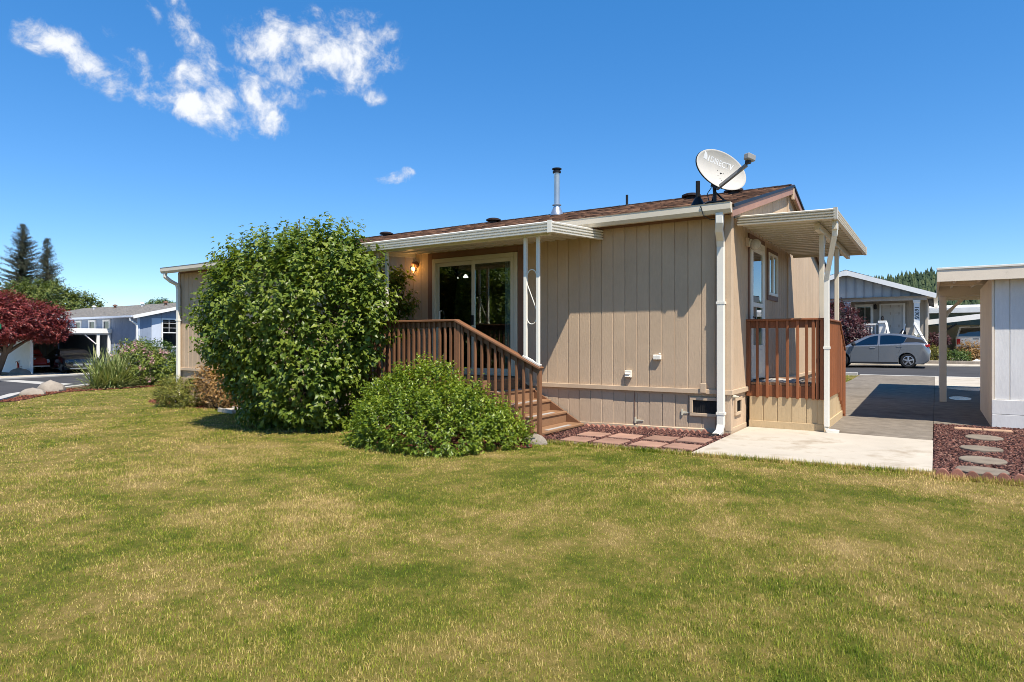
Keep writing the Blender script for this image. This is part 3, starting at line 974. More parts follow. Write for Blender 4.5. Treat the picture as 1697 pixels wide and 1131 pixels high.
downspout('downspout', [(-0.055, -0.37, 3.16), (-0.055, -0.37, 3.03), (-0.085, -0.30, 2.93), (-0.115, -0.12, 2.83), (-0.12, -0.075, 2.72), (-0.12, -0.075, 0.16), (-0.13, -0.12, 0.05), (-0.16, -0.22, -0.0)], 0.105, 0.075, M_WHITE, house, zs=[1.9, 0.30])
downspout('downspout', [(HX0 + 0.0, -0.37, 3.16), (HX0 + 0.0, -0.37, 3.06), (HX0 + 0.06, -0.26, 2.95), (HX0 + 0.1, -0.11, 2.87), (HX0 + 0.1, -0.075, 2.75), (HX0 + 0.1, -0.075, -0.1), (HX0 + 0.1, -0.11, -0.22), (HX0 + 0.1, -0.22, -0.28)], 0.10, 0.075, M_WHITE, house, zs=[1.9])
t = MB(); t.bar((-0.15, -0.2, 0.03), (-0.23, -0.34, 0.012), 0.12, 0.03)
t.build('drain_shoe', M_BLACK, house, bevel=0.006)

# sliding patio door with brown surround
t = MB(); t.box(DOOR[0], -5.605, -0.022, 0.02, 0.70, 3.045); t.box(-3.655, DOOR[1], -0.022, 0.02, 0.70, 3.045); t.box(-5.605, -3.655, -0.022, 0.02, 2.935, 3.045)
t.build('door_surround', M_BROWN, house, bevel=0.004)
sd = MB()
sd.box(-5.60, -5.53, -0.04, 0.07, 0.745, 2.93).box(-3.73, -3.66, -0.04, 0.07, 0.745, 2.93).box(-5.529, -3.731, -0.04, 0.07, 2.85, 2.93).box(-5.529, -3.731, -0.045, 0.07, 0.745, 0.80)
sd_o = sd.build('sliding_door', M_VINYL, house, bevel=0.004)


def sash(name, x0, x1, z0, z1, y, w, m, parent):
    mb = MB()
    mb.box(x0, x0 + w, y, y + 0.03, z0, z1).box(x1 - w, x1, y, y + 0.03, z0, z1).box(x0 + w, x1 - w, y, y + 0.03, z1 - w, z1).box(x0 + w, x1 - w, y, y + 0.03, z0, z0 + w)
    return mb.build(name, m, parent, bevel=0.003)


sash('door_panel', -5.528, -4.60, 0.802, 2.848, 0.0, 0.07, M_VINYL, sd_o)
sash('door_panel', -4.66, -3.732, 0.802, 2.848, -0.034, 0.07, M_VINYL, sd_o)
t = MB(); t.box(-5.457, -4.671, 0.012, 0.02, 0.873, 2.777); t.build('pane', M_GLASS, sd_o)
t = MB(); t.box(-4.589, -3.803, -0.022, -0.014, 0.873, 2.777); t.build('pane', M_GLASS, sd_o)
t = MB(); t.tube([(-5.40, -0.002, 1.70), (-5.40, -0.05, 1.71), (-5.40, -0.05, 1.93), (-5.40, -0.002, 1.94)], 0.012, 8)
t.build('handle', M_WHITE, sd_o, smooth=True)
t = MB(); t.box(-4.655, -4.60, -0.055, -0.0345, 1.66, 1.84); t.build('latch', M_BLACK, sd_o, bevel=0.005)
# the dim room behind it
room = MB()
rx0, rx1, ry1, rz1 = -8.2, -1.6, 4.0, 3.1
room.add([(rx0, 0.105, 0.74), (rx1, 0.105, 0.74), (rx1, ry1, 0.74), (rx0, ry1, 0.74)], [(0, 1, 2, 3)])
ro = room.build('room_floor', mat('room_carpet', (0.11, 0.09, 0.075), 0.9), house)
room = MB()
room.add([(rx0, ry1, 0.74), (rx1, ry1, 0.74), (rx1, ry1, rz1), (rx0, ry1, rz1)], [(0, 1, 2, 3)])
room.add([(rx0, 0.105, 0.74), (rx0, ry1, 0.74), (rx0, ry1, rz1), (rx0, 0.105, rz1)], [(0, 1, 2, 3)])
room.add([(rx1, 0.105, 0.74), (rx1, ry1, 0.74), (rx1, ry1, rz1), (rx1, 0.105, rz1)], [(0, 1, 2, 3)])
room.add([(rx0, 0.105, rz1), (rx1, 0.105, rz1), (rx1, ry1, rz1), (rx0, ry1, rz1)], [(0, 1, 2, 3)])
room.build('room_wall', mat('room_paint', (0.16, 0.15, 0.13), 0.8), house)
t = MB(); t.box(-3.98, -3.80, 0.09, 0.14, 0.80, 2.84)
for k in range(5): t.box(-3.985 + k * 0.04, -3.965 + k * 0.04, 0.075, 0.0895, 0.80, 2.84)
t.build('curtain', mat('pale_curtain', (0.42, 0.47, 0.45), 0.9), house)
# hanging lamp over the dining table in the room
lampt = thing('pendant_lamp', 'three-shade ceiling lamp glimpsed through the left pane of the sliding door', 'ceiling lamp', (-5.95, 1.2, 2.8))
LX = -5.95
t = MB(); t.tube([(LX, 1.2, 3.09), (LX, 1.2, 2.72)], 0.012, 6)
for a in (0.4, 2.5, 4.6): t.tube([(LX, 1.2, 2.72), (LX + 0.09 * math.cos(a), 1.2 + 0.09 * math.sin(a), 2.80), (LX + 0.17 * math.cos(a), 1.2 + 0.17 * math.sin(a), 2.77)], 0.008, 6)
t.build('stem', M_BROWN, lampt)
M_SHADE = emit('lit_lamp_shade', (1.0, 0.93, 0.8), 2.5)
for a in (0.4, 2.5, 4.6):
    t = MB(); t.lathe((LX + 0.17 * math.cos(a), 1.2 + 0.17 * math.sin(a), 2.70), [(0.055, 0), (0.05, 0.02), (0.022, 0.06), (0.012, 0.07)], 12)
    t.build('lamp_shade', M_SHADE, lampt, smooth=True)
tb = thing('dining_table', 'dark dining table in the dim room behind the sliding door', 'table', (-5.3, 1.5, 0.74))
t = MB(); t.box(-5.9, -4.7, 1.0, 2.0, 1.46, 1.5); t.build('tabletop', M_BROWN, tb, bevel=0.01)
for sx in (-5.8, -4.8):
    for sy in (1.1, 1.9):
        t = MB(); t.box(sx - 0.03, sx + 0.03, sy - 0.03, sy + 0.03, 0.741, 1.459); t.build('leg', M_BROWN, tb)

# gable: storm door, window, vents
t = MB(); t.box(0.0, 0.022, 1.02, 1.085, 0.70, 3.07); t.box(0.0, 0.022, 2.055, 2.12, 0.70, 3.07); t.box(0.0, 0.022, 1.085, 2.055, 2.985, 3.07)
t.build('door_surround', M_BROWN, house, bevel=0.003)
t = MB(); t.box(0.0, 0.04, 1.086, 1.15, 0.735, 2.984); t.box(0.0, 0.04, 1.99, 2.054, 0.735, 2.984); t.box(0.0, 0.04, 1.151, 1.989, 2.90, 2.984)
sdr = t.build('storm_door', M_WHITE, house, bevel=0.003)
t = MB(); t.box(0.005, 0.035, 1.152, 1.235, 0.75, 2.898); t.box(0.005, 0.035, 1.905, 1.988, 0.75, 2.898); t.box(0.005, 0.035, 1.236, 1.904, 2.81, 2.898); t.box(0.005, 0.035, 1.236, 1.904, 1.92, 1.99); t.box(0.005, 0.035, 1.236, 1.904, 0.75, 1.30)
t.build('door_panel', M_WHITE, sdr, bevel=0.003)
t = MB(); t.box(0.035, 0.041, 1.32, 1.82, 0.84, 1.22); t.build('kick_panel', M_WHITE, sdr, bevel=0.004)
t = MB(); t.box(0.016, 0.022, 1.236, 1.904, 1.991, 2.809); t.build('pane', M_GLASS, sdr)
t = MB(); t.box(0.016, 0.022, 1.236, 1.904, 1.301, 1.919); t.build('pane', M_GLASS, sdr)
t = MB(); t.tube([(0.035, 1.20, 1.60), (0.075, 1.20, 1.61), (0.075, 1.20, 1.74), (0.035, 1.20, 1.75)], 0.012, 6); t.build('handle', M_BLACK, sdr)
t = MB(); t.box(-0.098, -0.02, 1.145, 1.995, 0.735, 2.95); t.build('inner_door', mat('inner_door_paint', (0.12, 0.11, 0.1), 0.6), house)
t = MB(); t.box(0.0, 0.02, 2.35, 2.425, 2.09, 3.0); t.box(0.0, 0.02, 3.175, 3.25, 2.09, 3.0); t.box(0.0, 0.02, 2.426, 3.174, 2.09, 2.175); t.box(0.0, 0.02, 2.426, 3.174, 2.93, 3.0)
t.build('window_surround', M_BROWN, house, bevel=0.003)
t = MB(); t.box(-0.02, 0.034, 2.426, 2.47, 2.176, 2.929); t.box(-0.02, 0.034, 3.13, 3.174, 2.176, 2.929); t.box(-0.02, 0.034, 2.471, 3.129, 2.885, 2.929); t.box(-0.02, 0.034, 2.471, 3.129, 2.176, 2.225); t.box(-0.015, 0.028, 2.79, 2.82, 2.226, 2.884)
wn = t.build('window', M_WHITE, house, bevel=0.003)
t = MB(); t.box(0.0, 0.006, 2.471, 2.789, 2.226, 2.884); t.box(0.0, 0.006, 2.821, 3.129, 2.226, 2.884); t.build('pane', M_GLASS, wn)
t = MB(); t.box(-0.3, -0.2, 2.43, 3.16, 2.18, 2.92); t.build('window_blind', mat('pale_blind', (0.5, 0.5, 0.48), 0.8), house)


def crawl_vent(axis, a0, a1, z0, z1):
    def bx(mb, p0, p1, d0, d1, q0, q1):
        if axis == 'y': mb.box(p0, p1, d0, d1, q0, q1)
        else: mb.box(-d1, -d0, p0, p1, q0, q1)
    mb = MB()
    bx(mb, a0, a1, -0.012, 0.02, z0, z0 + 0.045); bx(mb, a0, a1, -0.012, 0.02, z1 - 0.045, z1)
    bx(mb, a0, a0 + 0.045, -0.012, 0.02, z0 + 0.0455, z1 - 0.0455); bx(mb, a1 - 0.045, a1, -0.012, 0.02, z0 + 0.0455, z1 - 0.0455)
    o = mb.build('crawl_space_vent', M_TRIM, house, bevel=0.003)
    mb = MB(); bx(mb, a0 + 0.045, a1 - 0.045, 0.012, 0.0185, z0 + 0.045, z1 - 0.045)
    mb.build('vent_screen', mat('vent_screen', (0.022, 0.021, 0.02), 0.7, 0.3, 30, 200), o)
    mb = MB()
    n = int((a1 - a0) / 0.03)
    for i in range(n):
        x = a0 + 0.05 + i * (a1 - a0 - 0.1) / max(n - 1, 1); bx(mb, x - 0.002, x + 0.002, 0.007, 0.0118, z0 + 0.046, z1 - 0.046)
    mb.build('vent_mesh', M_BLACK, o)


crawl_vent('y', -0.60, -0.12, 0.25, 0.53)
crawl_vent('x', 0.27, 0.63, 0.26, 0.52)
crawl_vent('y', -14.1, -13.6, 0.18, 0.42)

# small fittings on the front wall
dv = MB(); dv.box(-1.63, -1.52, -0.05, -0.001, 0.79, 0.90); dvo = dv.build('dryer_vent', M_WHITE, house, bevel=0.006)
for z in (0.802, 0.838): 
    t = MB(); t.add([(-1.615, -0.051, z + 0.03), (-1.535, -0.051, z + 0.03), (-1.535, -0.07, z + 0.004), (-1.615, -0.07, z + 0.004), (-1.615, -0.051, z), (-1.535, -0.051, z)], [(0, 1, 2, 3), (3, 2, 5, 4), (0, 3, 4), (1, 5, 2), (0, 4, 5, 1)])
    t.build('louvre', M_WHITE, dvo)
    t = MB(); t.box(-1.612, -1.538, -0.0512, -0.0502, z - 0.008, z + 0.0); t.build('vent_slot', M_DARK, dvo)
ob = MB(); ob.box(-1.165, -1.035, -0.055, -0.001, 1.075, 1.155); obo = ob.build('outlet_box', M_WHITE, house, bevel=0.012)
t = MB(); t.box(-1.102, -1.098, -0.0562, -0.0552, 1.08, 1.15); t.lathe((-1.06, -0.03, 1.165), [(0.018, 0), (0.018, 0.01), (0.008, 0.018)], 8); t.build('outlet_cover', M_WHITE, obo)
t = MB(); t.box(-0.43, -0.34, -0.06, -0.0345, 0.60, 0.745); t.build('meter_block', M_TRIM, house, bevel=0.006)
for (x, z) in ((-1.47, 0.12), (-0.72, 0.29)):
    t = MB(); t.box(x - 0.01, x + 0.012, 0.0, 0.019, z - 0.045, z + 0.045); t.add([(x + 0.012, 0.01, z - 0.018), (x + 0.13, 0.01, z - 0.006), (x + 0.13, 0.01, z + 0.006), (x + 0.012, 0.01, z + 0.018), (x + 0.012, 0.018, z - 0.018), (x + 0.13, 0.018, z - 0.006), (x + 0.13, 0.018, z + 0.006), (x + 0.012, 0.018, z + 0.018)], [(0, 1, 2, 3), (4, 7, 6, 5), (0, 4, 5, 1), (1, 5, 6, 2), (2, 6, 7, 3)])
    t.build('panel_hinge', M_VINYL, house)
t = MB(); t.box(-1.488, -1.482, 0.012, 0.02, 0.05, 0.58); t.build('access_panel_seam', M_BROWN, house)
t = MB(); t.lathe((0.016, 0.045, 0.56), [(0.022, 0), (0.022, 0.05), (0.012, 0.052), (0.012, 0.09)], 8, (1, -0.1, 0)); t.build('water_tap', M_VINYL, house)

# roof fittings
t = MB()
t.lathe((-5.144, 4.02, 4.44), [(0.16, -0.06), (0.15, 0.0), (0.105, 0.10), (0.075, 0.17), (0.075, 0.18), (0.11, 0.19), (0.11, 0.205), (0.07, 0.21), (0.07, 0.98), (0.075, 1.0)], 16)
t.build('stove_pipe', M_GALV, house, smooth=True, angle=30)
t = MB(); t.lathe((-5.144, 4.02, 5.43), [(0.06, -0.03), (0.10, -0.02), (0.10, 0.02), (0.075, 0.03), (0.075, 0.05), (0.115, 0.06), (0.115, 0.085), (0.04, 0.105)], 16)
t.build('pipe_cap', M_BLACK, house, smooth=True, angle=30)
t = MB(); t.lathe((-3.326, 4.0, 4.38), [(0.06, 0.0), (0.03, 0.06), (0.028, 0.07), (0.028, 0.27)], 10); t.build('plumbing_vent', M_BLACK, house, smooth=True, angle=30)
t = MB(); t.lathe((-0.665, 0.6, 3.47), [(0.12, 0.02), (0.10, 0.06), (0.055, 0.14), (0.05, 0.16), (0.034, 0.165), (0.034, 0.42)], 12); t.build('plumbing_vent', M_BLACK, house, smooth=True, angle=30)
M_VENTB = mat('dark_roof_vent', (0.03, 0.02, 0.018), 0.6, 0.2)
for (x, y) in ((-6.99, 4.0), (-10.77, 4.0), (-1.72, 3.55), (-0.86, 3.5)):
    z = roofz(y)
    t = MB(); t.lathe((x, y, z), [(0.10, -0.02), (0.10, 0.055), (0.19, 0.05), (0.19, 0.085), (0.13, 0.11)], 4 if x > -1 else 14)
    t.build('roof_vent', M_VENTB, house)

# ------------------------------------------------------------------ aluminium awnings
def awning(root, P, L_, D_, z_wall, drop, fas_h, panw, m_pan, m_fas, sides=(True, True)):
    """P(a, b, z) -> world: a along the wall 0..L_, b out from the wall 0..D_. Corrugated pans, ribbed fascia on three sides"""
    def zt(b): return z_wall - drop * b / D_
    # corrugated pan sheet, its flutes run outwards
    n = int(L_ / panw); prof = []
    for i in range(n):
        a = i * L_ / n; w = L_ / n
        prof += [(a, 0.0), (a + w * 0.40, 0.0), (a + w * 0.48, -0.06), (a + w * 0.88, -0.06), (a + w * 0.97, 0.0)]
    prof.append((L_, 0.0))
    mb = MB(); k = len(prof)
    for (b) in (0.006, D_ - 0.012):
        for dz in (0.0, -0.004):
            mb.v.extend([tuple(P(a, b, zt(b) + 0.03 + dzz + dz)) for a, dzz in prof])
    for i in range(k - 1):
        mb.f.append((i, i + 1, 2 * k + i + 1, 2 * k + i)); mb.f.append((k + i, 3 * k + i, 3 * k + i + 1, k + i + 1))
    mb.build('roof_pan', m_pan, root)
    # ribbed fascia: sawtooth profile (outward, height)
    fp = []
    r = 4
    for i in range(r):
        z0 = fas_h * i / r; z1 = fas_h * (i + 1) / r
        fp += [(-0.004, z0 + 0.001), (0.028, z0 + 0.004), (0.031, z1 - 0.019), (-0.002, z1 - 0.012)]
    fp = [(-0.020, 0.0)] + fp + [(-0.020, fas_h)]
    mb = MB()
    zb = zt(D_) - fas_h * 0.55
    mb.loft([[P(a, D_ + o, zb + h) for o, h in fp] for a in (-0.002, L_ + 0.002)])
    mb.build('front_fascia', m_fas, root)
    for sd, a0, sg in ((0, 0.0, -1), (1, L_, 1)):
        if not sides[sd]: continue
        mb = MB()
        mb.loft([[P(a0 + sg * (o + 0.004), b, zt(b) - fas_h * 0.55 + h) for o, h in fp] for b in (0.02, D_)])
        mb.build('side_fascia', m_fas, root)
    for a in (-0.004, L_ + 0.004):
        mb = MB()
        q = [P(a - 0.02, D_ - 0.02, zb - 0.004), P(a + 0.02, D_ - 0.02, zb - 0.004), P(a + 0.034 * (1 if a > 0 else 1), D_ + 0.032, zb - 0.004), P(a - 0.034, D_ + 0.032, zb - 0.004)]
        q2 = [(x, y, z + fas_h + 0.008) for x, y, z in q]
        mb.loft([q, q2])
        mb.build('corner_cap', m_fas, root)
    # hanger channel on the wall
    mb = MB(); p0 = P(0, 0.004, 0); 
    a_, b_ = P(0.0, 0.018, zt(0) + 0.0), P(L_, 0.018, zt(0) + 0.0)
    mb.bar((a_[0], a_[1], a_[2] + 0.05), (b_[0], b_[1], b_[2] + 0.05), 0.03, 0.03)
    mb.build('wall_channel', m_fas, root)
    mb = MB(); mb.loft([[P(a, -0.03, zt(0) + 0.034), P(a, 0.12, zt(0.12) + 0.034), P(a, 0.12, zt(0.12) + 0.039), P(a, -0.03, zt(0) + 0.039)] for a in (0.0, L_)]); mb.build('sun_leak_cover', m_fas, root)  # added cover strip, blocks sun leaking down between pans and wall
    return zt, zb


M_PAN = mat('awning_pan_paint', (0.60, 0.555, 0.46), 0.45, 0.06, bump=0.02)
patio = thing('patio_awning', 'white ribbed metal awning over the patio sliding door on paired scroll posts', 'awning', (-4.0, -0.85, 0.75))
PA = lambda a, b, z: (-6.05 + a, -b, z)
ztA, zbA = awning(patio, PA, 4.01, 1.68, 3.09, 0.11, 0.165, 0.205, M_PAN, M_WHITE)
mb = MB(); mb.box(-5.95, -2.15, -1.53, -1.46, 2.885, 2.93); mb.build('beam', M_WHITE, patio, bevel=0.004)
RAILY = -1.5


def railz(x): return 1.70 if x < -3.854 else 1.70 - (x + 3.854) * 0.466


for x in (-2.56, -2.345, -5.36, -5.58):
    mb = MB(); zb = railz(x) + 0.02
    mb.box(x - 0.024, x + 0.024, RAILY - 0.024, RAILY + 0.024, zb, 2.884)
    mb.build('post', M_WHITE, patio, bevel=0.004)
for xa, xb in ((-2.56, -2.345), (-5.58, -5.36)):
    mb = MB()
    a0, a1 = xa + 0.024, xb - 0.024; cx_ = (a0 + a1) / 2; rr = (a1 - a0) / 2
    zt_, zb_ = 2.30, 1.72
    pts = [(cx_ + rr * math.cos(q), RAILY, zt_ + rr * 1.3 * math.sin(q)) for q in np.linspace(-0.2, PI, 12)]
    pts += [(cx_ - rr * 0.95, RAILY, zt_ - 0.10)]
    pts += [(cx_ + rr * (-0.95 + 1.9 * q), RAILY, zt_ - 0.10 + (zb_ + 0.10 - zt_ + 0.10) * q) for q in np.linspace(0.1, 1, 8)]
    pts += [(cx_ + rr * math.cos(q), RAILY, zb_ + rr * 1.3 * math.sin(q)) for q in np.linspace(0, -PI - 0.2, 14)]
    mb.tube(pts, 0.0075, 6)
    mb.build('scroll', M_WHITE, patio, smooth=True)
mb = MB(); mb.bar((-2.60, RAILY, railz(-2.60) + 0.03), (-2.30, RAILY, railz(-2.30) + 0.03), 0.055, 0.03); mb.build('post_foot', M_WHITE, patio, bevel=0.004)
mb = MB(); mb.bar((-5.62, RAILY, railz(-5.62) + 0.03), (-5.32, RAILY, railz(-5.32) + 0.03), 0.055, 0.03); mb.build('post_foot', M_WHITE, patio, bevel=0.004)

porch_aw = thing('porch_awning', 'cream ribbed metal awning over the side porch and storm door', 'awning', (0.7, 2.3, 0.75))
PB = lambda a, b, z: (0.0355 + b, 0.17 + a, z)
ztB, zbB = awning(porch_aw, PB, 4.37, 1.30, 3.13, 0.03, 0.15, 0.23, M_PAN, M_GUT)
mb = MB(); mb.box(1.025, 1.095, 0.55, 4.45, 2.95, 3.045); mb.build('beam', M_GUT, porch_aw, bevel=0.004)
for y in (0.925 + 0.09, 2.75):
    mb = MB(); mb.box(1.025, 1.092, y - 0.034, y + 0.034, 0.735, 2.949); mb.build('post', M_GUT, porch_aw, bevel=0.004)
    mb = MB(); mb.bar((1.06, y + 0.034, 2.62), (1.06, y + 0.32, 2.948), 0.03, 0.03); mb.build('brace', M_GUT, porch_aw)
mb = MB(); mb.box(1.28, 1.345, 0.30, 0.46, 2.90, 3.03); mb.build('outlet_box', M_GUT, porch_aw, bevel=0.006)
downspout('downspout', [(1.31, 0.38, 2.92), (1.305, 0.40, 2.84), (1.17, 0.80, 2.40), (1.145, 0.86, 2.25), (1.145, 0.868, 1.5), (1.145, 0.868, 0.12), (1.16, 0.87, 0.05), (1.30, 0.90, 0.035)], 0.07, 0.07, M_WHITE, porch_aw, zs=[1.25])

# ------------------------------------------------------------------ patio deck with steps and railing
deck = thing('patio_deck', 'brown stained wooden deck with railing and steps below the sliding door', 'deck', (-4.4, -0.8, g(-4.4, 0)))
DZ = 0.725
for i in range(10):
    y1 = -0.012 - i * 0.145
    mb = MB(); mb.box(-5.85, -3.59, y1 - 0.139, y1, DZ - 0.035, DZ); mb.build('floor_board', M_STEP, deck, bevel=0.004)
mb = MB(); mb.box(-5.85, -3.62, -1.462, -1.425, 0.47, DZ - 0.036); mb.box(-5.85, -5.812, -1.424, -0.01, 0.47, DZ - 0.036); mb.build('rim_joist', M_DECK, deck, bevel=0.004)
for x in (-5.75, -4.7, -3.7):
    for y in (-1.38, -0.15):
        mb = MB(); mb.box(x - 0.045, x + 0.045, y - 0.045, y + 0.045, g(x, y) - 0.1, DZ - 0.036); mb.build('support_post', M_DECK, deck)
# white lattice skirt end seen beside the shrub
mb = MB(); mb.box(-5.66, -5.56, RAILY - 0.03, RAILY + 0.02, -0.2, 0.68); mb.build('corner_skirt', M_WHITE, deck, bevel=0.004)
rise, run = 0.178, 0.31
for k, (xn) in enumerate((-3.28, -2.97, -2.66, -2.35)):
    zt_ = 0.545 - k * rise + 0.01
    mb = MB(); mb.box(xn - run - 0.02, xn + 0.015, -1.44, -0.06, zt_ - 0.038, zt_); tr = mb.build('stair_tread', M_STEP, deck, bevel=0.006)
    mb = MB(); mb.box(xn - 0.032, xn - 0.004, -1.43, -0.07, max(zt_ - rise - 0.0, g(xn, -0.7) - 0.05), zt_ - 0.0385); mb.build('stair_riser', M_STEP, deck, bevel=0.003)
    mb = MB(); mb.box(xn - 0.10, xn - 0.03, -1.15, -0.40, zt_ + 0.0005, zt_ + 0.006); mb.build('grip_strip', M_GREY, tr)
mb = MB(); mb.box(-3.625, -3.597, -1.43, -0.03, 0.555, DZ - 0.036); mb.build('stair_riser', M_STEP, deck, bevel=0.003)
st_poly = [(-3.60, 0.69), (-3.60, 0.30), (-2.52, -0.10), (-2.37, -0.10), (-2.37, 0.0), (-2.68, 0.18), (-2.99, 0.36), (-3.30, 0.53)]
for y in (-1.475, -0.058):
    mb = MB(); mb.prism(st_poly, 'y', y, y + 0.034); mb.build('stringer', M_DECK, deck, bevel=0.003)
# railing on the front edge: flat cap, slender balusters hung outside the rim
mb = MB(); mb.box(-5.90, -3.84, RAILY - 0.055, RAILY + 0.075, 1.675, 1.71); mb.build('rail_cap', M_DECK, deck, bevel=0.006)
mb = MB(); mb.bar((-3.86, RAILY + 0.01, railz(-3.86) - 0.008), (-2.29, RAILY + 0.01, railz(-2.29) - 0.008), 0.13, 0.035); mb.build('rail_cap', M_DECK, deck, bevel=0.006)
mb = MB(); mb.box(-5.88, -3.86, RAILY + 0.019, RAILY + 0.057, 1.585, 1.674); mb.build('top_rail', M_DECK, deck, bevel=0.004)
mb = MB(); mb.bar((-3.86, RAILY + 0.038, railz(-3.86) - 0.075), (-2.35, RAILY + 0.038, railz(-2.35) - 0.075), 0.038, 0.088); mb.build('top_rail', M_DECK, deck, bevel=0.004)
baluster = None
for i in range(19):
    x = -5.86 + i * 0.1115
    mb = MB(); mb.box(x - 0.019, x + 0.019, RAILY - 0.020, RAILY + 0.018, 0.44, 1.674 if i else 1.66)
    # chamfered foot
    mb.build('baluster', M_DECK, deck, bevel=0.005)
for i in range(11):
    x = -3.735 + i * 0.127
    zt_ = railz(x) - 0.032
    zb_ = 0.0 + (-2.4 - x) * 0.22
    mb = MB(); mb.box(x - 0.019, x + 0.019, RAILY - 0.020, RAILY + 0.018, max(zb_, g(x, RAILY) + 0.02), zt_); mb.build('baluster', M_DECK, deck, bevel=0.005)
for x, zt_ in ((-3.86, 1.674), (-3.80, 1.66), (-2.33, 0.965)):
    mb = MB(); mb.box(x - 0.026, x + 0.026, RAILY - 0.022 - (0.004 if x < -3.83 else 0), RAILY + 0.05, g(x, RAILY) - 0.05, zt_); mb.build('newel_post', M_DECK, deck, bevel=0.005)
for y in (-1.2, -0.95, -0.7, -0.45, -0.2):
    mb = MB(); mb.box(-5.90, -5.862, y - 0.019, y + 0.019, 0.44, 1.674); mb.build('baluster', M_DECK, deck, bevel=0.005)
mb = MB(); mb.box(-5.92, -5.80, -1.42, -0.02, 1.676, 1.709); mb.build('rail_cap', M_DECK, deck, bevel=0.006)

# ------------------------------------------------------------------ side porch
porch = thing('side_porch', 'small side porch with cedar-red railing and cream skirting below the storm door', 'porch', (0.55, 1.7, 0.0))
PX1, PY0, PY1 = 1.075, 0.94, 2.62
for i in range(7):
    x0 = 0.04 + i * 0.147
    mb = MB(); mb.box(x0, min(x0 + 0.141, PX1), PY0 + 0.005, PY1, DZ - 0.038, DZ); mb.build('floor_board', M_STEP, porch, bevel=0.004)
mb = MB(); mb.box(0.036, PX1, PY0 - 0.0, PY0 + 0.038, 0.51, DZ - 0.039); mb.build('rim_joist', M_CEDAR, porch, bevel=0.004)
mb = MB(); mb.box(PX1 - 0.038, PX1, PY0 + 0.039, PY1, 0.51, DZ - 0.039); mb.build('rim_joist', M_CEDAR, porch, bevel=0.004)
psk = MB(); psk.box(0.036, PX1 - 0.0, PY0 + 0.0125, PY0 + 0.05, -0.02, 0.508); psk.box(PX1 - 0.05, PX1 - 0.0125, PY0 + 0.051, PY1, -0.02, 0.508)
pso = psk.build('skirting', M_CREAM, porch)
pb = groove_board(0.205, 0.10, 0.508, M_CREAM)
for i in range(5): piece('skirting_board', pb, pso, (0.04 + i * 0.205, PY0 + 0.0005, 0))
for i in range(8): piece('skirting_board', pb, pso, (PX1, PY0 + 0.01 + i * 0.205, 0), rot=(0, 0, PI / 2))
mb = MB(); mb.box(0.036, PX1 + 0.022, PY0 - 0.022, PY0 - 0.0005, 0.0, 0.135); mb.box(PX1 + 0.001, PX1 + 0.022, PY0, PY1 + 0.6, 0.0, 0.135); mb.build('base_board', M_CREAM, porch, bevel=0.003)
mb = MB(); mb.box(PX1 - 0.06, PX1 + 0.018, PY0 - 0.018, PY0 - 0.0005, 0.136, 0.508); mb.build('corner_board', M_CREAM, porch, bevel=0.003)
CAPZ = 1.705
mb = MB(); mb.box(0.0, PX1 + 0.03, PY0 - 0.06, PY0 + 0.06, CAPZ - 0.03, CAPZ); mb.build('rail_cap', M_CEDAR, porch, bevel=0.006)
mb = MB(); mb.box(PX1 - 0.06, PX1 + 0.06, PY0 + 0.061, PY1 + 0.05, CAPZ - 0.032, CAPZ - 0.001); mb.build('rail_cap', M_CEDAR, porch, bevel=0.006)
mb = MB(); mb.box(0.05, PX1 - 0.02, PY0 + 0.0, PY0 + 0.036, 1.565, CAPZ - 0.031); mb.build('top_rail', M_CEDAR, porch, bevel=0.004)
mb = MB(); mb.box(PX1 - 0.036, PX1, PY0 + 0.04, PY1, 1.565, CAPZ - 0.033); mb.build('top_rail', M_CEDAR, porch, bevel=0.004)
bal = MB().box(-0.019, 0.019, -0.038, -0.0005, 0.495, CAPZ - 0.031).mesh('baluster', M_CEDAR, bevel=0.004)
for x in (0.163, 0.307, 0.452, 0.598, 0.742, 0.866): piece('baluster', bal, porch, (x, PY0, 0))
for i in range(14): piece('baluster', bal, porch, (PX1, PY0 + 0.16 + i * 0.118, 0), rot=(0, 0, PI / 2))
for (x, y, w, h) in ((0.03, PY0 - 0.01, 0.045, 0.51), (0.958, PY0 - 0.02, 0.026, 0.497), (1.016, PY0 - 0.02, 0.026, 0.497), (PX1 + 0.0, PY0 - 0.02, 0.034, 0.497)):
    mb = MB(); mb.box(x - w / 2 - 0.008, x + w / 2 + 0.008, y - 0.028, y + 0.045, h, CAPZ - 0.0315); mb.build('newel_post', M_CEDAR, porch, bevel=0.005)
# steps down towards the drive at the back of the porch
for k in range(3):
    y0 = PY1 + 0.01 + k * 0.27; z = DZ - 0.18 * (k + 1)
    mb = MB(); mb.box(0.06, PX1 - 0.03, y0, y0 + 0.29, z - 0.038, z); mb.build('stair_tread', M_STEP, porch, bevel=0.005)
    mb = MB(); mb.box(0.06, PX1 - 0.03, y0 + 0.25, y0 + 0.27, z - 0.18, z - 0.0385); mb.build('stair_riser', M_CEDAR, porch)
mb = MB(); mb.prism([(PY1, 0.70), (PY1 + 0.27, 0.53), (PY1 + 0.27, 0.50), (PY1 + 0.54, 0.36), (PY1 + 0.80, 0.18), (PY1 + 0.80, 0.0), (PY1, 0.0)], 'x', PX1 - 0.028, PX1 - 0.001); mb.build('stringer', M_CREAM, porch)
mb = MB(); mb.bar((PX1, PY1 + 0.03, CAPZ - 0.02), (PX1, PY1 + 0.80, CAPZ - 0.50), 0.11, 0.034); mb.build('rail_cap', M_CEDAR, porch, bevel=0.005)
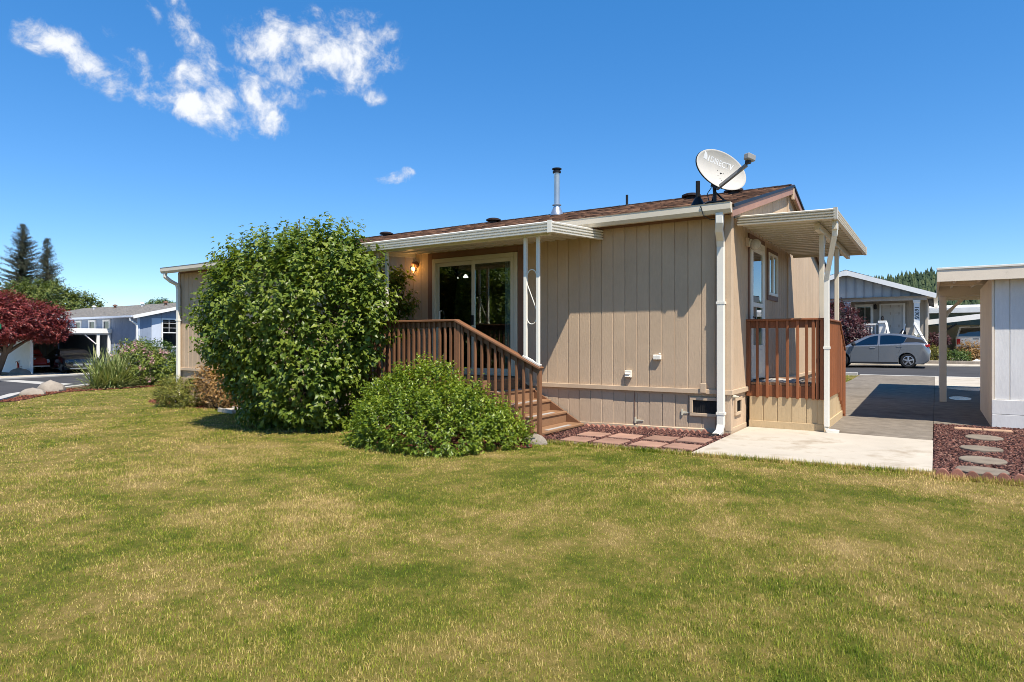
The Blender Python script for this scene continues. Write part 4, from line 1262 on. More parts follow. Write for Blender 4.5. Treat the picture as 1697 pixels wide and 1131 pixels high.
for i in range(7):
    y = PY1 + 0.09 + i * 0.112
    zt_ = CAPZ - 0.04 - (y - PY1 - 0.03) * 0.623
    mb = MB(); mb.box(PX1 + 0.0005, PX1 + 0.038, y - 0.019, y + 0.019, 0.52 - (y - PY1) * 0.6, zt_); mb.build('baluster', M_CEDAR, porch, bevel=0.004)
mb = MB(); mb.box(PX1 - 0.02, PX1 + 0.045, PY1 + 0.78, PY1 + 0.845, -0.01, CAPZ - 0.52); mb.build('newel_post', M_CEDAR, porch, bevel=0.005)
M_MATP = bpy.data.materials.new('patterned_mat'); t_ = NT(M_MATP)
v_ = t_.N('ShaderNodeTexChecker'); v_.inputs['Scale'].default_value = 26; t_.L(t_.pos(), v_.inputs['Vector'])
v_.inputs['Color1'].default_value = (0.10, 0.055, 0.04, 1); v_.inputs['Color2'].default_value = (0.42, 0.36, 0.28, 1)
t_.done(t_.pbsdf(v_.outputs['Color'], 0.95))
for (nm, lab, x0, x1, y0, y1, m) in (('door_mat', 'pale grey runner mat in front of the storm door on the porch', 0.12, 0.68, 1.08, 2.0, mat('pale_mat', (0.40, 0.38, 0.35), 0.95, 0.35, 9, 90)),
                                     ('door_mat', 'brown and cream patterned mat at the outer side of the porch', 0.72, 1.02, 1.05, 1.75, M_MATP)):
    o = thing(nm, lab, 'door mat', ((x0 + x1) / 2, (y0 + y1) / 2, DZ), 'mats on the side porch')
    mb = MB(); k = 10
    mb.loft([[(x, y0, DZ + 0.001), (x, y1, DZ + 0.001), (x, y1, DZ + 0.012 + 0.006 * math.sin(x * 30)), (x, y0, DZ + 0.012 + 0.006 * math.sin(x * 30 + 1))] for x in np.linspace(x0, x1, k)])
    mb.build('pile', m, o)
    mb = MB(); mb.box(x0 - 0.012, x0 - 0.001, y0, y1, DZ + 0.001, DZ + 0.01); mb.box(x1 + 0.001, x1 + 0.012, y0, y1, DZ + 0.001, DZ + 0.01); mb.build('border', M_DARK, o)

# ------------------------------------------------------------------ satellite dish
dish = thing('satellite_dish', 'oval grey satellite dish on a short mast at the near roof corner', 'satellite dish', (-0.42, 0.55, roofz(0.55)))
M_DISH = mat('dish_grey_paint', (0.56, 0.53, 0.48), 0.5, 0.06, 4, 50, 0.05, dirt=((0.36, 0.34, 0.3), 9.0, 0.66))
M_DISHB = mat('dish_dark_steel', (0.03, 0.033, 0.036), 0.5, 0.2)
M_ARM = mat('dish_arm_grey', (0.20, 0.195, 0.185), 0.5, 0.12)
M_LETTER = mat('white_letter_print', (0.85, 0.85, 0.85), 0.5, 0.03, bump=0)
n_ = Vector((0.8887, -0.4584, 0.0090)).normalized()
a_ = Vector((0.4531, 0.8750, -0.1707)).normalized(); b_ = n_.cross(a_).normalized()
if b_.z < 0: b_ = -b_
dc = Vector((-0.244, 0.45, 3.976))
DA, DB, DD = 0.535, 0.28, 0.07


def dish_pt(r, q, back=0.0):
    return dc + a_ * (DA * r * math.cos(q)) + b_ * (DB * r * math.sin(q)) + n_ * (DD * r * r - DD - back)


mb = MB(); nq = 48
rings = [[dish_pt(max(r, 0.02), 2 * PI * k / nq) for k in range(nq)] for r in (0.02, 0.25, 0.5, 0.75, 0.93, 0.985)]
rings += [[dish_pt(1.0, 2 * PI * k / nq, 0.004) for k in range(nq)]]
mb.loft(rings, caps=False); mb.f.append(tuple(range(nq)))
mb.build('reflector', M_DISH, dish, smooth=True, angle=60)
mb = MB()
rings = [[dish_pt(1.0, 2 * PI * k / nq, 0.0045) for k in range(nq)]] + [[dish_pt(1.005, 2 * PI * k / nq, 0.028) for k in range(nq)]] + [[dish_pt(r, 2 * PI * k / nq, 0.03) for k in range(nq)] for r in (0.95, 0.75, 0.5, 0.25, 0.02)]
mb.loft(rings, caps=False); mb.f.append(tuple(len(mb.v) - nq + k for k in range(nq)))
mb.build('reflector_back', M_DISHB, dish, smooth=True, angle=60)
for (ra, rb) in ((-0.05, 0.0), (0.18, -0.05), (-0.02, -0.28), (0.06, -0.42), (0.12, -0.50)):
    r = math.hypot(ra, rb); q = math.atan2(rb, ra)
    mb = MB(); mb.lathe(dish_pt(r, q) + n_ * 0.001, [(0.009, 0), (0.007, 0.003)], 8, n_); mb.build('bolt', M_ARM, dish)
# lettering printed on the face: follows the curve of the reflector
def lettering(text, size, u0, v0, lift, parent, name, m, P, extra=None):
    cu = bpy.data.curves.new('lettering', 'FONT'); cu.body = text; cu.size = size; cu.offset = size * 0.012
    cu.resolution_u = 3
    ob_ = bpy.data.objects.new('lettering_source', cu); C.objects.link(ob_)
    dg = bpy.context.evaluated_depsgraph_get()
    me = bpy.data.meshes.new_from_object(ob_.evaluated_get(dg))
    bpy.data.objects.remove(ob_); 
    bm = bmesh.new(); bm.from_mesh(me)
    off = off_of(parent)
    for v in bm.verts:
        v.co = P(u0 + v.co.x, v0 + v.co.y) - off
    bm.to_mesh(me); bm.free()
    me.materials.clear(); me.materials.append(m)
    return link(name, me, parent, off)


def dish_uv(u, v):
    r = math.hypot(u / DA, v / DB)
    return dc + a_ * u + b_ * v + n_ * (DD * r * r - DD + 0.0018)


lettering('DIRECTV', 0.120, -0.225, 0.075, 0, dish, 'lettering', M_LETTER, dish_uv)
mb = MB()
sw = [(x - 0.075, z - 0.02) for x, z in [(-0.315, 0.095), (-0.315, 0.20), (-0.272, 0.19), (-0.238, 0.165), (-0.222, 0.13), (-0.226, 0.095)]]
for i in range(len(sw)): mb.v.append(tuple(dish_uv(*sw[i])))
mb.f.append(tuple(range(len(sw))))
sw2 = [(x - 0.07, z - 0.02) for x, z in [(-0.212, 0.095), (-0.208, 0.13), (-0.198, 0.165), (-0.182, 0.185), (-0.180, 0.13), (-0.184, 0.095), (-0.20, 0.082)]]
k0 = len(mb.v)
for p in sw2: mb.v.append(tuple(dish_uv(*p)))
mb.f.append(tuple(k0 + i for i in range(len(sw2))))
mb.build('emblem', M_LETTER, dish)
foot = dish_pt(1.02, -PI / 2, 0.02)
lnb = dc + n_ * 0.47 + b_ * 0.02 + a_ * 0.03
mb = MB(); mb.bar(foot - n_ * 0.05, lnb - n_ * 0.03 - b_ * 0.045, 0.042, 0.055, b_); mb.build('feed_arm', M_ARM, dish, bevel=0.006)
mb = MB(); mb.bar(lnb - n_ * 0.05, lnb + n_ * 0.03, 0.06, 0.07, b_); hd = mb.build('feed_head', M_DISHB, dish, bevel=0.008)
c_ = lnb + n_ * 0.0 + b_ * 0.055
mb = MB(); mb.bar(c_ - n_ * 0.04, c_ + n_ * 0.06, 0.16, 0.095, b_); mb.build('feed_housing', mat('feed_grey', (0.26, 0.255, 0.24), 0.5, 0.1), dish, bevel=0.014)
mast0 = Vector((-0.40, 0.60, roofz(0.60))); mast1 = Vector((-0.40, 0.57, 3.80))
mb = MB(); mb.tube([mast0, mast0 + Vector((0, 0, 0.12)), mast1], 0.027, 10); mb.bar(mast0 + Vector((-0.12, -0.12, 0.0)), mast0 + Vector((0.12, 0.12, 0.04)), 0.12, 0.02); mb.build('mast', M_DISHB, dish)
mb = MB(); mb.bar(mast0 + Vector((0.0, 0.0, 0.18)), mast0 + Vector((0.16, 0.22, -0.0)), 0.02, 0.02); mb.bar(mast0 + Vector((0.0, 0.0, 0.18)), mast0 + Vector((-0.14, 0.24, 0.0)), 0.02, 0.02); mb.build('mast_strut', M_DISHB, dish)
mb = MB(); mb.bar(mast1 - Vector((0, 0, 0.05)), dish_pt(0.1, 0, 0.04), 0.07, 0.10); mb.bar(dish_pt(0.15, -PI / 2, 0.05), foot - n_ * 0.05, 0.06, 0.05, n_); mb.build('bracket', M_DISHB, dish)
cable = [foot - n_ * 0.05 + Vector((0, 0, 0.0)), foot + Vector((-0.12, 0.0, 0.02)), foot + Vector((-0.19, 0.02, -0.06)), foot + Vector((-0.16, 0.02, -0.18)), Vector((-0.37, 0.10, 3.44)), Vector((-0.33, -0.30, 3.315)), Vector((-0.30, -0.445, 3.27)), Vector((-0.27, -0.42, 3.14)), Vector((-0.22, -0.25, 3.10)), Vector((-0.17, -0.02, 3.15))]
mb = MB(); mb.tube(cable, 0.007, 6); mb.build('cable', M_DISHB, dish, smooth=True)

# ------------------------------------------------------------------ wall lamps
M_CLEAR = glassmat('lamp_glass', (0.9, 0.88, 0.82), 1.0, 0.05)
lamp1 = thing('wall_lamp', 'lit round wall lamp glowing amber left of the sliding door', 'wall lamp', (-6.03, -0.02, 2.84), 'outdoor wall lamps')
mb = MB(); mb.lathe((-6.03, 0.0, 2.86), [(0.065, 0.0), (0.065, 0.03), (0.045, 0.05)], 14, (0, -1, 0)); mb.build('base', M_BROWN, lamp1)
mb = MB(); mb.lathe((-6.03, -0.09, 2.70), [(0.02, 0.0), (0.062, 0.03), (0.07, 0.08), (0.055, 0.13), (0.045, 0.15)], 16); mb.build('lamp_globe', M_CLEAR, lamp1, smooth=True)
mb = MB(); mb.lathe((-6.03, -0.09, 2.851), [(0.055, 0.0), (0.058, 0.02), (0.03, 0.045)], 14); mb.bar((-6.03, -0.09, 2.88), (-6.03, -0.04, 2.87), 0.03, 0.03); mb.build('cap', M_BROWN, lamp1)
mb = MB(); mb.lathe((-6.03, -0.09, 2.725), [(0.004, 0.0), (0.026, 0.022), (0.026, 0.05), (0.014, 0.085)], 10); mb.build('bulb', emit('amber_bulb', (1.0, 0.50, 0.13), 9.0), lamp1, smooth=True)
pl = bpy.data.objects.new('lamp_light', bpy.data.lights.new('lamp_light', 'POINT')); C.objects.link(pl)
pl.location = (-6.03, -0.20, 2.78); pl.data.energy = 1.5; pl.data.color = (1.0, 0.55, 0.2); pl.data.shadow_soft_size = 0.05
lamp2 = thing('wall_lamp', 'unlit jelly-jar wall lamp on a tan block beside the storm door', 'wall lamp', (0.05, 0.93, 2.83), 'outdoor wall lamps')
mb = MB(); mb.box(0.0005, 0.05, 0.83, 1.00, 2.84, 2.97); mb.build('base', M_TRIM, lamp2, bevel=0.006)
mb = MB(); mb.lathe((0.05, 0.915, 2.90), [(0.06, 0.0), (0.06, 0.03)], 14, (0.8, 0, -0.25)); mb.build('collar', M_VINYL, lamp2)
mb = MB(); mb.lathe((0.075, 0.915, 2.89), [(0.052, 0.0), (0.085, 0.035), (0.088, 0.09), (0.06, 0.13), (0.02, 0.145)], 16, (0.8, 0, -0.35)); mb.build('lamp_globe', mat('ribbed_jar_glass', (0.5, 0.45, 0.36), 0.15, 0.2, 8, 40, 0.4), lamp2, smooth=True)
mb = MB(); mb.lathe((0.1, 0.915, 2.885), [(0.02, 0), (0.03, 0.04), (0.02, 0.07)], 10, (0.8, 0, -0.35)); mb.build('bulb', M_WHITE, lamp2)

# ------------------------------------------------------------------ carport with store room on the right
M_SHEDW = siding_mat('white_rough_panel', (0.72, 0.70, 0.67), 0.03, 0.35)
M_SHEDT = mat('weathered_cream_paint', (0.80, 0.69, 0.55), 0.6, 0.1, 2.0, 60, 0.15, 0.003, dirt=((0.32, 0.25, 0.18), 3.0, 0.66))
shed = thing('carport', 'flat-roofed cream carport with white store room at the right edge', 'carport', (4.4, 7.0, 0))


def cz(y): return 2.515 + (y - 2.77) * 0.034


SX0, SX1, SY0, SY1 = 3.2, 6.4, 3.01, 6.05
mb = MB(); mb.box(SX0 + 0.03, SX1, SY0 + 0.0135, SY0 + 0.09, -0.05, 2.32); mb.box(SX0 + 0.025, SX0 + 0.09, SY0 + 0.0905, SY1, -0.05, 2.40); mb.box(SX0 + 0.0905, SX1, SY1 - 0.09, SY1, -0.05, 2.42); mb.box(SX1 - 0.09, SX1, SY0 + 0.0905, SY1 - 0.0905, -0.05, 2.40)
sw_ = mb.build('wall', M_SHEDT, shed)
px_ = [3.235, 3.428, 4.04, 4.65, 5.26, 5.87, 6.4]
for a, b in zip(px_[:-1], px_[1:]):
    mb = MB(); mb.box(a + 0.004, b - 0.004, SY0, SY0 + 0.013, 0.455, 2.33); mb.build('wall_panel', M_SHEDW, sw_, bevel=0.004)
for z0, z1, m in ((-0.03, 0.225, M_SHEDW), (0.229, 0.452, M_SHEDW)):
    mb = MB(); mb.box(SX0 + 0.004, SX1, SY0 - 0.024, SY0 + 0.012, z0, z1); mb.build('base_board', m, sw_, bevel=0.005)
mb = MB(); mb.box(SX0 + 0.001, SX0 + 0.034, SY0 - 0.014, SY0 + 0.06, 0.455, 2.32); mb.build('corner_board', M_SHEDT, sw_, bevel=0.004)
for i in range(5):
    y0 = SY0 + 0.062 + i * 0.6
    mb = MB(); mb.box(SX0, SX0 + 0.024, y0 + 0.003, min(y0 + 0.594, SY1), -0.02, 2.38); mb.build('wall_panel', M_SHEDT, sw_, bevel=0.003)
RX0, RX1, RY0, RY1 = 2.49, 7.0, 2.77, 13.0
mb = MB(); mb.prism([(RY0 + 0.02, cz(RY0) - 0.02), (RY1, cz(RY1) - 0.02), (RY1, cz(RY1)), (RY0 + 0.02, cz(RY0))], 'x', RX0 + 0.01, RX1); rf = mb.build('roof', mat('dark_roll_roofing', (0.05, 0.045, 0.045), 0.9, 0.3), shed)
mb = MB(); mb.prism([(RY0 + 0.05, cz(RY0) - 0.06), (RY1 - 0.02, cz(RY1) - 0.06), (RY1 - 0.02, cz(RY1) - 0.021), (RY0 + 0.05, cz(RY0) - 0.021)], 'x', RX0 + 0.04, RX1); mb.build('roof_deck', M_SHEDT, shed)
mb = MB(); mb.box(RX0, RX1, RY0 - 0.0, RY0 + 0.04, 2.305, 2.495); mb.build('front_fascia', M_SHEDT, shed, bevel=0.004)
mb = MB(); mb.box(RX0 - 0.006, RX1, RY0 - 0.012, RY0 + 0.06, 2.4955, 2.528); mb.build('drip_flashing', M_WHITE, shed, bevel=0.003)
mb = MB(); mb.prism([(RY0 + 0.041, cz(RY0) - 0.21), (RY1, cz(RY1) - 0.21), (RY1, cz(RY1) - 0.02), (RY0 + 0.041, cz(RY0) - 0.02)], 'x', RX0, RX0 + 0.038); mb.build('side_fascia', M_SHEDT, shed, bevel=0.003)
mb = MB(); mb.box(RX0 + 0.04, SX0 + 0.3, 4.9, 4.98, cz(4.9) - 0.20, cz(4.9) - 0.061); mb.build('beam', M_SHEDT, shed, bevel=0.004)
for y in (7.7, 10.2, 12.8):
    mb = MB(); mb.box(RX0 + 0.04, RX1 - 0.1, y - 0.045, y + 0.045, cz(y) - 0.33, cz(y) - 0.061); mb.build('beam', M_SHEDT, shed, bevel=0.004)
for y in (7.7, 12.8):
    for x in (2.61, 6.3):
        mb = MB(); mb.box(x - 0.065, x + 0.065, y - 0.065, y + 0.065, 0.018, cz(y) - 0.331); po = mb.build('post', M_SHEDT, shed, bevel=0.006)
    mb = MB(); mb.bar((2.66, y, 1.98), (3.04, y, cz(y) - 0.335), 0.05, 0.06); mb.build('brace', M_SHEDT, shed, bevel=0.004)
for i in range(12):
    x = 2.75 + i * 0.36
    mb = MB(); mb.prism([(RY0 + 0.06, cz(RY0) - 0.16), (RY1 - 0.05, cz(RY1) - 0.16), (RY1 - 0.05, cz(RY1) - 0.061), (RY0 + 0.06, cz(RY0) - 0.061)], 'x', x - 0.02, x + 0.02); mb.build('joist', M_SHEDT, shed)

# ------------------------------------------------------------------ stepping stones, pavers, scalloped edging
def round_stone(x, y, r, label, tilt):
    o = thing('stepping_stone', label, 'stepping stone', (x, y, g(x, y) + 0.0), 'round stepping stones in the lava rock')
    mb = MB(); nn = 26; rr = [r * (1 + 0.03 * math.sin(3 * 2 * PI * k / nn + x * 9)) for k in range(nn)]
    def ring(f, z): return [(x + rr[k] * f * math.cos(2 * PI * k / nn), y + rr[k] * f * math.sin(2 * PI * k / nn), z + tilt * math.sin(2 * PI * k / nn) * f) for k in range(nn)]
    mb.loft([ring(1.0, -0.01), ring(1.0, 0.042), ring(0.95, 0.05), ring(0.3, 0.0515)])
    mb.build('slab', M_STONE, o, smooth=True, angle=35)


round_stone(3.02, 1.43, 0.215, 'round grey stepping stone nearest the white store room', 0.004)
round_stone(2.935, 0.30, 0.22, 'round grey stepping stone, second back along the lava rock path', -0.003)
round_stone(2.905, -0.65, 0.22, 'round grey stepping stone, third from the store room', 0.003)
round_stone(2.865, -1.37, 0.225, 'round grey stepping stone tucked against the scalloped edging', -0.002)
M_TANP = mat('tan_brick_paver', (0.40, 0.25, 0.16), 0.85, 0.18, 5, 120, 0.4)
for x, lab in ((2.88, 'tan brick paver by the store room, left one of the pair'), (3.24, 'tan brick paver by the store room, right one of the pair')):
    o = thing('brick_paver', lab, 'paver', (x, 2.44, 0), 'tan brick pavers')
    mb = MB(); mb.box(x - 0.175, x + 0.175, 2.34, 2.53, 0.0, 0.046); mb.build('slab', M_TANP, o, bevel=0.008)
ordn = ['first', 'second', 'third', 'fourth']
for i, x in enumerate((-1.72, -1.215, -0.69, -0.205)):
    for row, y in ((0, -0.95), (1, -1.50)):
        if row == 0 and i == 3: y = -0.93
        xx = x + (0.0 if row == 0 else 0.03)
        if i == 3: xx -= 0.03
        lab = '%s square red paver from the steps in the row %s' % (ordn[i], 'nearer the house wall' if row == 0 else 'nearer the lawn')
        o = thing('square_paver', lab, 'paver', (xx, y, g(xx, y)), 'square red pavers beside the steps')
        s_ = 0.19; a = random.uniform(-0.05, 0.05)
        mb = MB(); z = g(xx, y)
        q = [(xx + s_ * (cx * math.cos(a) - cy * math.sin(a)), y + s_ * (cx * math.sin(a) + cy * math.cos(a))) for cx, cy in ((-1, -1), (1, -1), (1, 1), (-1, 1))]
        mb.prism(q, 'z', z, z + 0.045 + random.uniform(-0.006, 0.006)); mb.build('slab', M_PAVER, o, bevel=0.008)


def edging(name, label, line, n, w, h, m, group):
    """row of scalloped concrete bricks along a line"""
    root = thing(name, label, 'garden edging', (line[0][0], line[0][1], g(*line[0])), group)
    P = [Vector(p) for p in line]
    seg = [(P[i + 1] - P[i]).length for i in range(len(P) - 1)]; tot = sum(seg)
    k = 9; prof = [(-w / 2, -0.04)] + [(-w / 2 + w * j / (k - 1), h * 0.45 + h * 0.55 * math.sin(PI * j / (k - 1))) for j in range(k)] + [(w / 2, -0.04)]
    me = None
    for i in range(n):
        s_ = tot * (i + 0.5) / n
        j = 0
        while s_ > seg[j]: s_ -= seg[j]; j += 1
        d = (P[j + 1] - P[j]).normalized(); p = P[j] + d * s_
        if me is None:
            mb = MB(); mb.prism(prof, 'y', -0.028, 0.028); me = mb.mesh('brick', m, bevel=0.005)
        piece('brick', me, root, (p.x, p.y, g(p.x, p.y) + random.uniform(-0.008, 0.006)), rot=(random.uniform(-0.05, 0.05), random.uniform(-0.04, 0.04), math.atan2(d.y, d.x) + random.uniform(-0.04, 0.04)), scale=(tot / n / w * 0.97, 1, 1))


edging('scalloped_edging', 'scalloped terracotta edging in front of the lava rock on the right', [(2.47, -1.80), (3.2, -1.74), (6.4, -1.62)], 32, 0.125, 0.10, M_EDGE, None)
edging('scalloped_edging', 'scalloped terracotta edging along the foot of the tan wall', [(-2.30, -0.10), (-0.3, -0.12)], 22, 0.092, 0.075, M_EDGE, None)
edging('scalloped_edging', 'weathered low edging between the lawn and the red pavers', [(-2.35, -1.82), (-1.2, -1.82), (-0.1, -1.80)], 22, 0.104, 0.035, mat('weathered_edging', (0.17, 0.125, 0.095), 0.9, 0.3, 6, 90, 0.5), None)


def boulder(x, y, sx, sy, sz, label, m=None, seed=0, group=None):
    o = thing('boulder', label, 'rock', (x, y, g(x, y)), group)
    r = random.Random(seed); mb = MB(); nn = 14; rings = []
    ph = [r.uniform(0, 6) for _ in range(4)]
    for j in range(8):
        v = -0.35 + 1.35 * j / 7
        rr = math.sqrt(max(0.0, 1 - max(v, 0) ** 2.2)) * (1 if v > 0 else 0.95)
        rings.append([(x + sx * max(rr, 0.04) * math.cos(2 * PI * k / nn) * (1 + 0.12 * math.sin(2 * 2 * PI * k / nn + ph[0]) + 0.08 * math.sin(5 * k + ph[1] + j)), y + sy * max(rr, 0.04) * math.sin(2 * PI * k / nn) * (1 + 0.1 * math.sin(3 * 2 * PI * k / nn + ph[2])), g(x, y) + sz * v * (1 + 0.1 * math.sin(k + ph[3]))) for k in range(nn)])
    mb.loft(rings); mb.build('stone', m or M_ROCK, o, smooth=True, angle=30)


boulder(-25.6, 1.25, 0.62, 0.45, 0.42, 'large rounded grey boulder at the edge of the lawn by the street', seed=1)
boulder(-23.9, 0.05, 0.5, 0.36, 0.24, 'low brown boulder beside the large one at the lawn edge', seed=2)
boulder(-2.12, -1.95, 0.16, 0.12, 0.13, 'small tan stone beside the foot of the stair railing', seed=4)
boulder(-17.3, 1.35, 0.3, 0.22, 0.14, 'flat brown stone at the left end of the mulch bed', seed=5)
boulder(-9.0, -1.3, 0.2, 0.15, 0.12, 'small stone under the tall leafy bush', seed=6)
boulder(-42.4, 6.1, 0.8, 0.5, 0.35, 'grey boulder under the red maple beside the carport', seed=7)
boulder(-41.0, 4.3, 0.6, 0.4, 0.28, 'flat grey boulder in front of the red maple', seed=8)
# splash block and hose
sb = thing('splash_block', 'pale concrete splash block lying at the mulch edge', 'splash block', (-10.75, -0.9, g(-10.75, 0)))
z = g(-10.75, 0)
mb = MB(); mb.add([(-11.05, -1.05, z), (-10.4, -1.12, z), (-10.35, -0.75, z), (-11.0, -0.68, z), (-11.05, -1.05, z + 0.07), (-10.4, -1.12, z + 0.05), (-10.35, -0.75, z + 0.05), (-11.0, -0.68, z + 0.07)], [(0, 3, 2, 1), (4, 5, 6, 7), (0, 1, 5, 4), (1, 2, 6, 5), (2, 3, 7, 6), (3, 0, 4, 7)]); mb.build('slab', M_CONC, sb, bevel=0.012)
mb = MB(); mb.bar((-11.03, -1.03, z + 0.08), (-10.4, -1.09, z + 0.06), 0.05, 0.04); mb.bar((-11.0, -0.70, z + 0.08), (-10.37, -0.77, z + 0.06), 0.05, 0.04); mb.build('rim', M_CONC, sb, bevel=0.006)
hose = thing('garden_hose', 'coiled green garden hose on the mulch beside the tall bush', 'garden hose', (-9.6, -0.75, g(-9.6, 0)))
z = g(-9.6, 0) + 0.02
mb = MB(); pts = []
for k in range(110):
    a = k * 0.33; r = 0.20 + 0.05 * math.sin(k * 0.23)
    pts.append((-9.55 + r * 1.6 * math.cos(a), -0.78 + r * math.sin(a), z + 0.02 + k * 0.0013 + 0.018 * math.sin(a * 0.5)))
mb.tube(pts, 0.011, 6); mb.build('tube', mat('green_hose', (0.02, 0.20, 0.15), 0.35, 0.1, bump=0), hose, smooth=True)
mb = MB(); mb.tube([(-9.3, -0.98, z + 0.03), (-9.15, -1.03, z + 0.04)], [0.02, 0.012], 8); mb.build('nozzle', M_GALV, hose)

# ------------------------------------------------------------------ foliage
def leaves_np(B, D, N, S, width=0.55, fold=0.18, droop=0.30):
    """leaf blades: base points B, direction D, face normal N, length S -> folded, drooping 4-triangle leaves"""
    n = len(B)
    D = D / np.linalg.norm(D, axis=1, keepdims=True)
    W = np.cross(D, N); W /= np.maximum(np.linalg.norm(W, axis=1, keepdims=True), 1e-6)
    U = np.cross(W, D)
    S = S[:, None]
    mid = B + D * S * 0.45 - U * S * fold * 0.4
    ml = B + D * S * 0.42 + W * S * width / 2 + U * S * fold * 0.35
    mr = B + D * S * 0.42 - W * S * width / 2 + U * S * fold * 0.35
    tip = B + D * S * (1 - droop * 0.3) - U * S * droop
    v = np.stack([B, ml, mid, mr, tip], 1).reshape(-1, 3)
    i = (np.arange(n) * 5)[:, None]
    f = np.concatenate([i + np.array([[0, 2, 1]]), i + np.array([[0, 3, 2]]), i + np.array([[1, 2, 4]]), i + np.array([[2, 3, 4]])], 0)
    return v, f


def unit(v): return v / np.maximum(np.linalg.norm(v, axis=-1, keepdims=True), 1e-9)


def lump(p, seed, fr=1.0):
    """smooth pseudo-noise on directions / points"""
    r = np.random.default_rng(seed); s_ = 0
    for k in range(5):
        w = r.normal(0, fr * (1.3 + 0.9 * k), 3); s_ = s_ + np.sin(p @ w + r.uniform(0, 6)) / (1 + 0.6 * k)
    return s_ / 2.2


def shoots(blobs, nshoot, seed, shoot_len=0.25, per=14, leaf=0.07, lvar=0.35, out=0.8, upw=0.5, lumpy=0.14, inner=0.25, reject=None, zmin=None, width=0.55, droop=0.3, fold=0.18, hang=0.15, lump_fr=1.0):
    """leafy shoots standing out of a union of ellipsoids ((cx,cy,cz),(rx,ry,rz)); returns vertices, faces, per-vertex random"""
    r = np.random.default_rng(seed)
    B_, D_, N_, S_, R_ = [], [], [], [], []
    area = np.array([b[1][0] * b[1][1] + b[1][1] * b[1][2] + b[1][0] * b[1][2] for b in blobs]); area = area / area.sum()
    for bi, (c, rd) in enumerate(blobs):
        n = int(nshoot * area[bi])
        d = unit(r.normal(size=(n, 3)))
        rr = np.where(r.random(n) < inner, r.uniform(0.45, 0.85, n), r.uniform(0.86, 1.0, n)) * (1 + lumpy * lump(d * 2.2, seed + bi, lump_fr))
        base = np.array(c) + d * np.array(rd) * rr[:, None]
        nrm = unit(d / np.array(rd))
        keep = np.ones(n, bool)
        for bj, (c2, r2) in enumerate(blobs):
            if bj != bi:
                q = (base - np.array(c2)) / np.array(r2)
                keep &= (q ** 2).sum(1) > 0.66
        base, nrm = base[keep], nrm[keep]; n = len(base)
        ax = unit(nrm * out + np.array([0, 0, upw]) + r.normal(0, 0.35, (n, 3)))
        base = base - ax * shoot_len * 0.55
        L_ = shoot_len * r.uniform(0.5, 1.35, n)
        tone = r.random(n)
        for k in range(per):
            tt = (k + r.uniform(0, 1, n)) / per
            p = base + ax * (L_ * tt)[:, None] + r.normal(0, leaf * 0.25, (n, 3))
            side = unit(np.cross(ax, r.normal(size=(n, 3))))
            dr = unit(side * 0.9 + ax * (0.25 + 0.5 * tt[:, None]) + nrm * 0.25 - np.array([0, 0, hang]))
            fn = unit(np.array([0, 0, 0.75]) + nrm * 0.55 + ax * 0.2 + r.normal(0, 0.35, (n, 3)))
            B_.append(p); D_.append(dr); N_.append(fn)
            S_.append(leaf * (1 + lvar * r.normal(0, 0.6, n)).clip(0.45, 1.7) * (1.1 - 0.35 * tt)); R_.append(np.clip(0.5 * tone + 0.5 * r.random(n) + 0.18 * (tt - 0.5), 0, 1))
    B = np.concatenate(B_); D = np.concatenate(D_); N = np.concatenate(N_); S = np.concatenate(S_); R = np.concatenate(R_)
    ok = np.ones(len(B), bool)
    if zmin is not None: ok &= B[:, 2] > (0.022 * np.clip(B[:, 0], -27, 0) + zmin)
    if reject is not None: ok &= ~reject(B)
    B, D, N, S, R = B[ok], D[ok], N[ok], S[ok], R[ok]
    v, f = leaves_np(B, D, N, S, width, fold, droop)
    return v, f, np.repeat(R, 5)


def foliage(root, name, m, data):
    v, f, r = data
    off = off_of(root)
    o = link(name, np_mesh(name, v - np.array(off), f, m, r, smooth=False), root, off)
    o['kind'] = 'stuff'
    return o


def branches(root, base, targets, r0, m, seed, name='stem', bend=0.25):
    rr = random.Random(seed)
    base = Vector(base)
    mb = MB()
    for tgt in targets:
        tgt = Vector(tgt); pts = []; n = 6
        o1 = Vector((rr.uniform(-1, 1), rr.uniform(-1, 1), 0)) * bend * (tgt - base).length * 0.3
        for k in range(n):
            q = k / (n - 1)
            pts.append(base.lerp(tgt, q) + o1 * math.sin(PI * q) + Vector((0, 0, 0.15 * math.sin(PI * q) * (tgt - base).length * 0.3)))
        mb.tube(pts, [r0 * (1 - 0.8 * k / (n - 1)) for k in range(n)], 6)
    return mb.build(name, m, root, smooth=True)


GREENL = leafmat('viburnum_leaf', [(0.12, (0.050, 0.090, 0.012)), (0.45, (0.125, 0.185, 0.022)), (0.75, (0.23, 0.28, 0.040)), (0.97, (0.37, 0.39, 0.09))], 0.40, 0.36)
big = thing('tall_bush', 'tall rounded leafy green bush in front of the house left of the deck', 'bush', (-7.45, -1.65, g(-7.45, 0)))


def rej_big(p):
    x, y, z = p[:, 0], p[:, 1], p[:, 2]
    house_ = (y > -0.10)
    aw = (x > -6.12) & (y > -1.78) & (z > 2.72)
    soff = (y > -0.52) & (z > 3.02)
    return house_ | aw | soff | ((x > -5.92) & (y > -1.60) & (z < 2.75) & (z > 0.35) & (x > -5.3)) | ((x > -6.0) & (y > -1.56) & (z < 0.8))


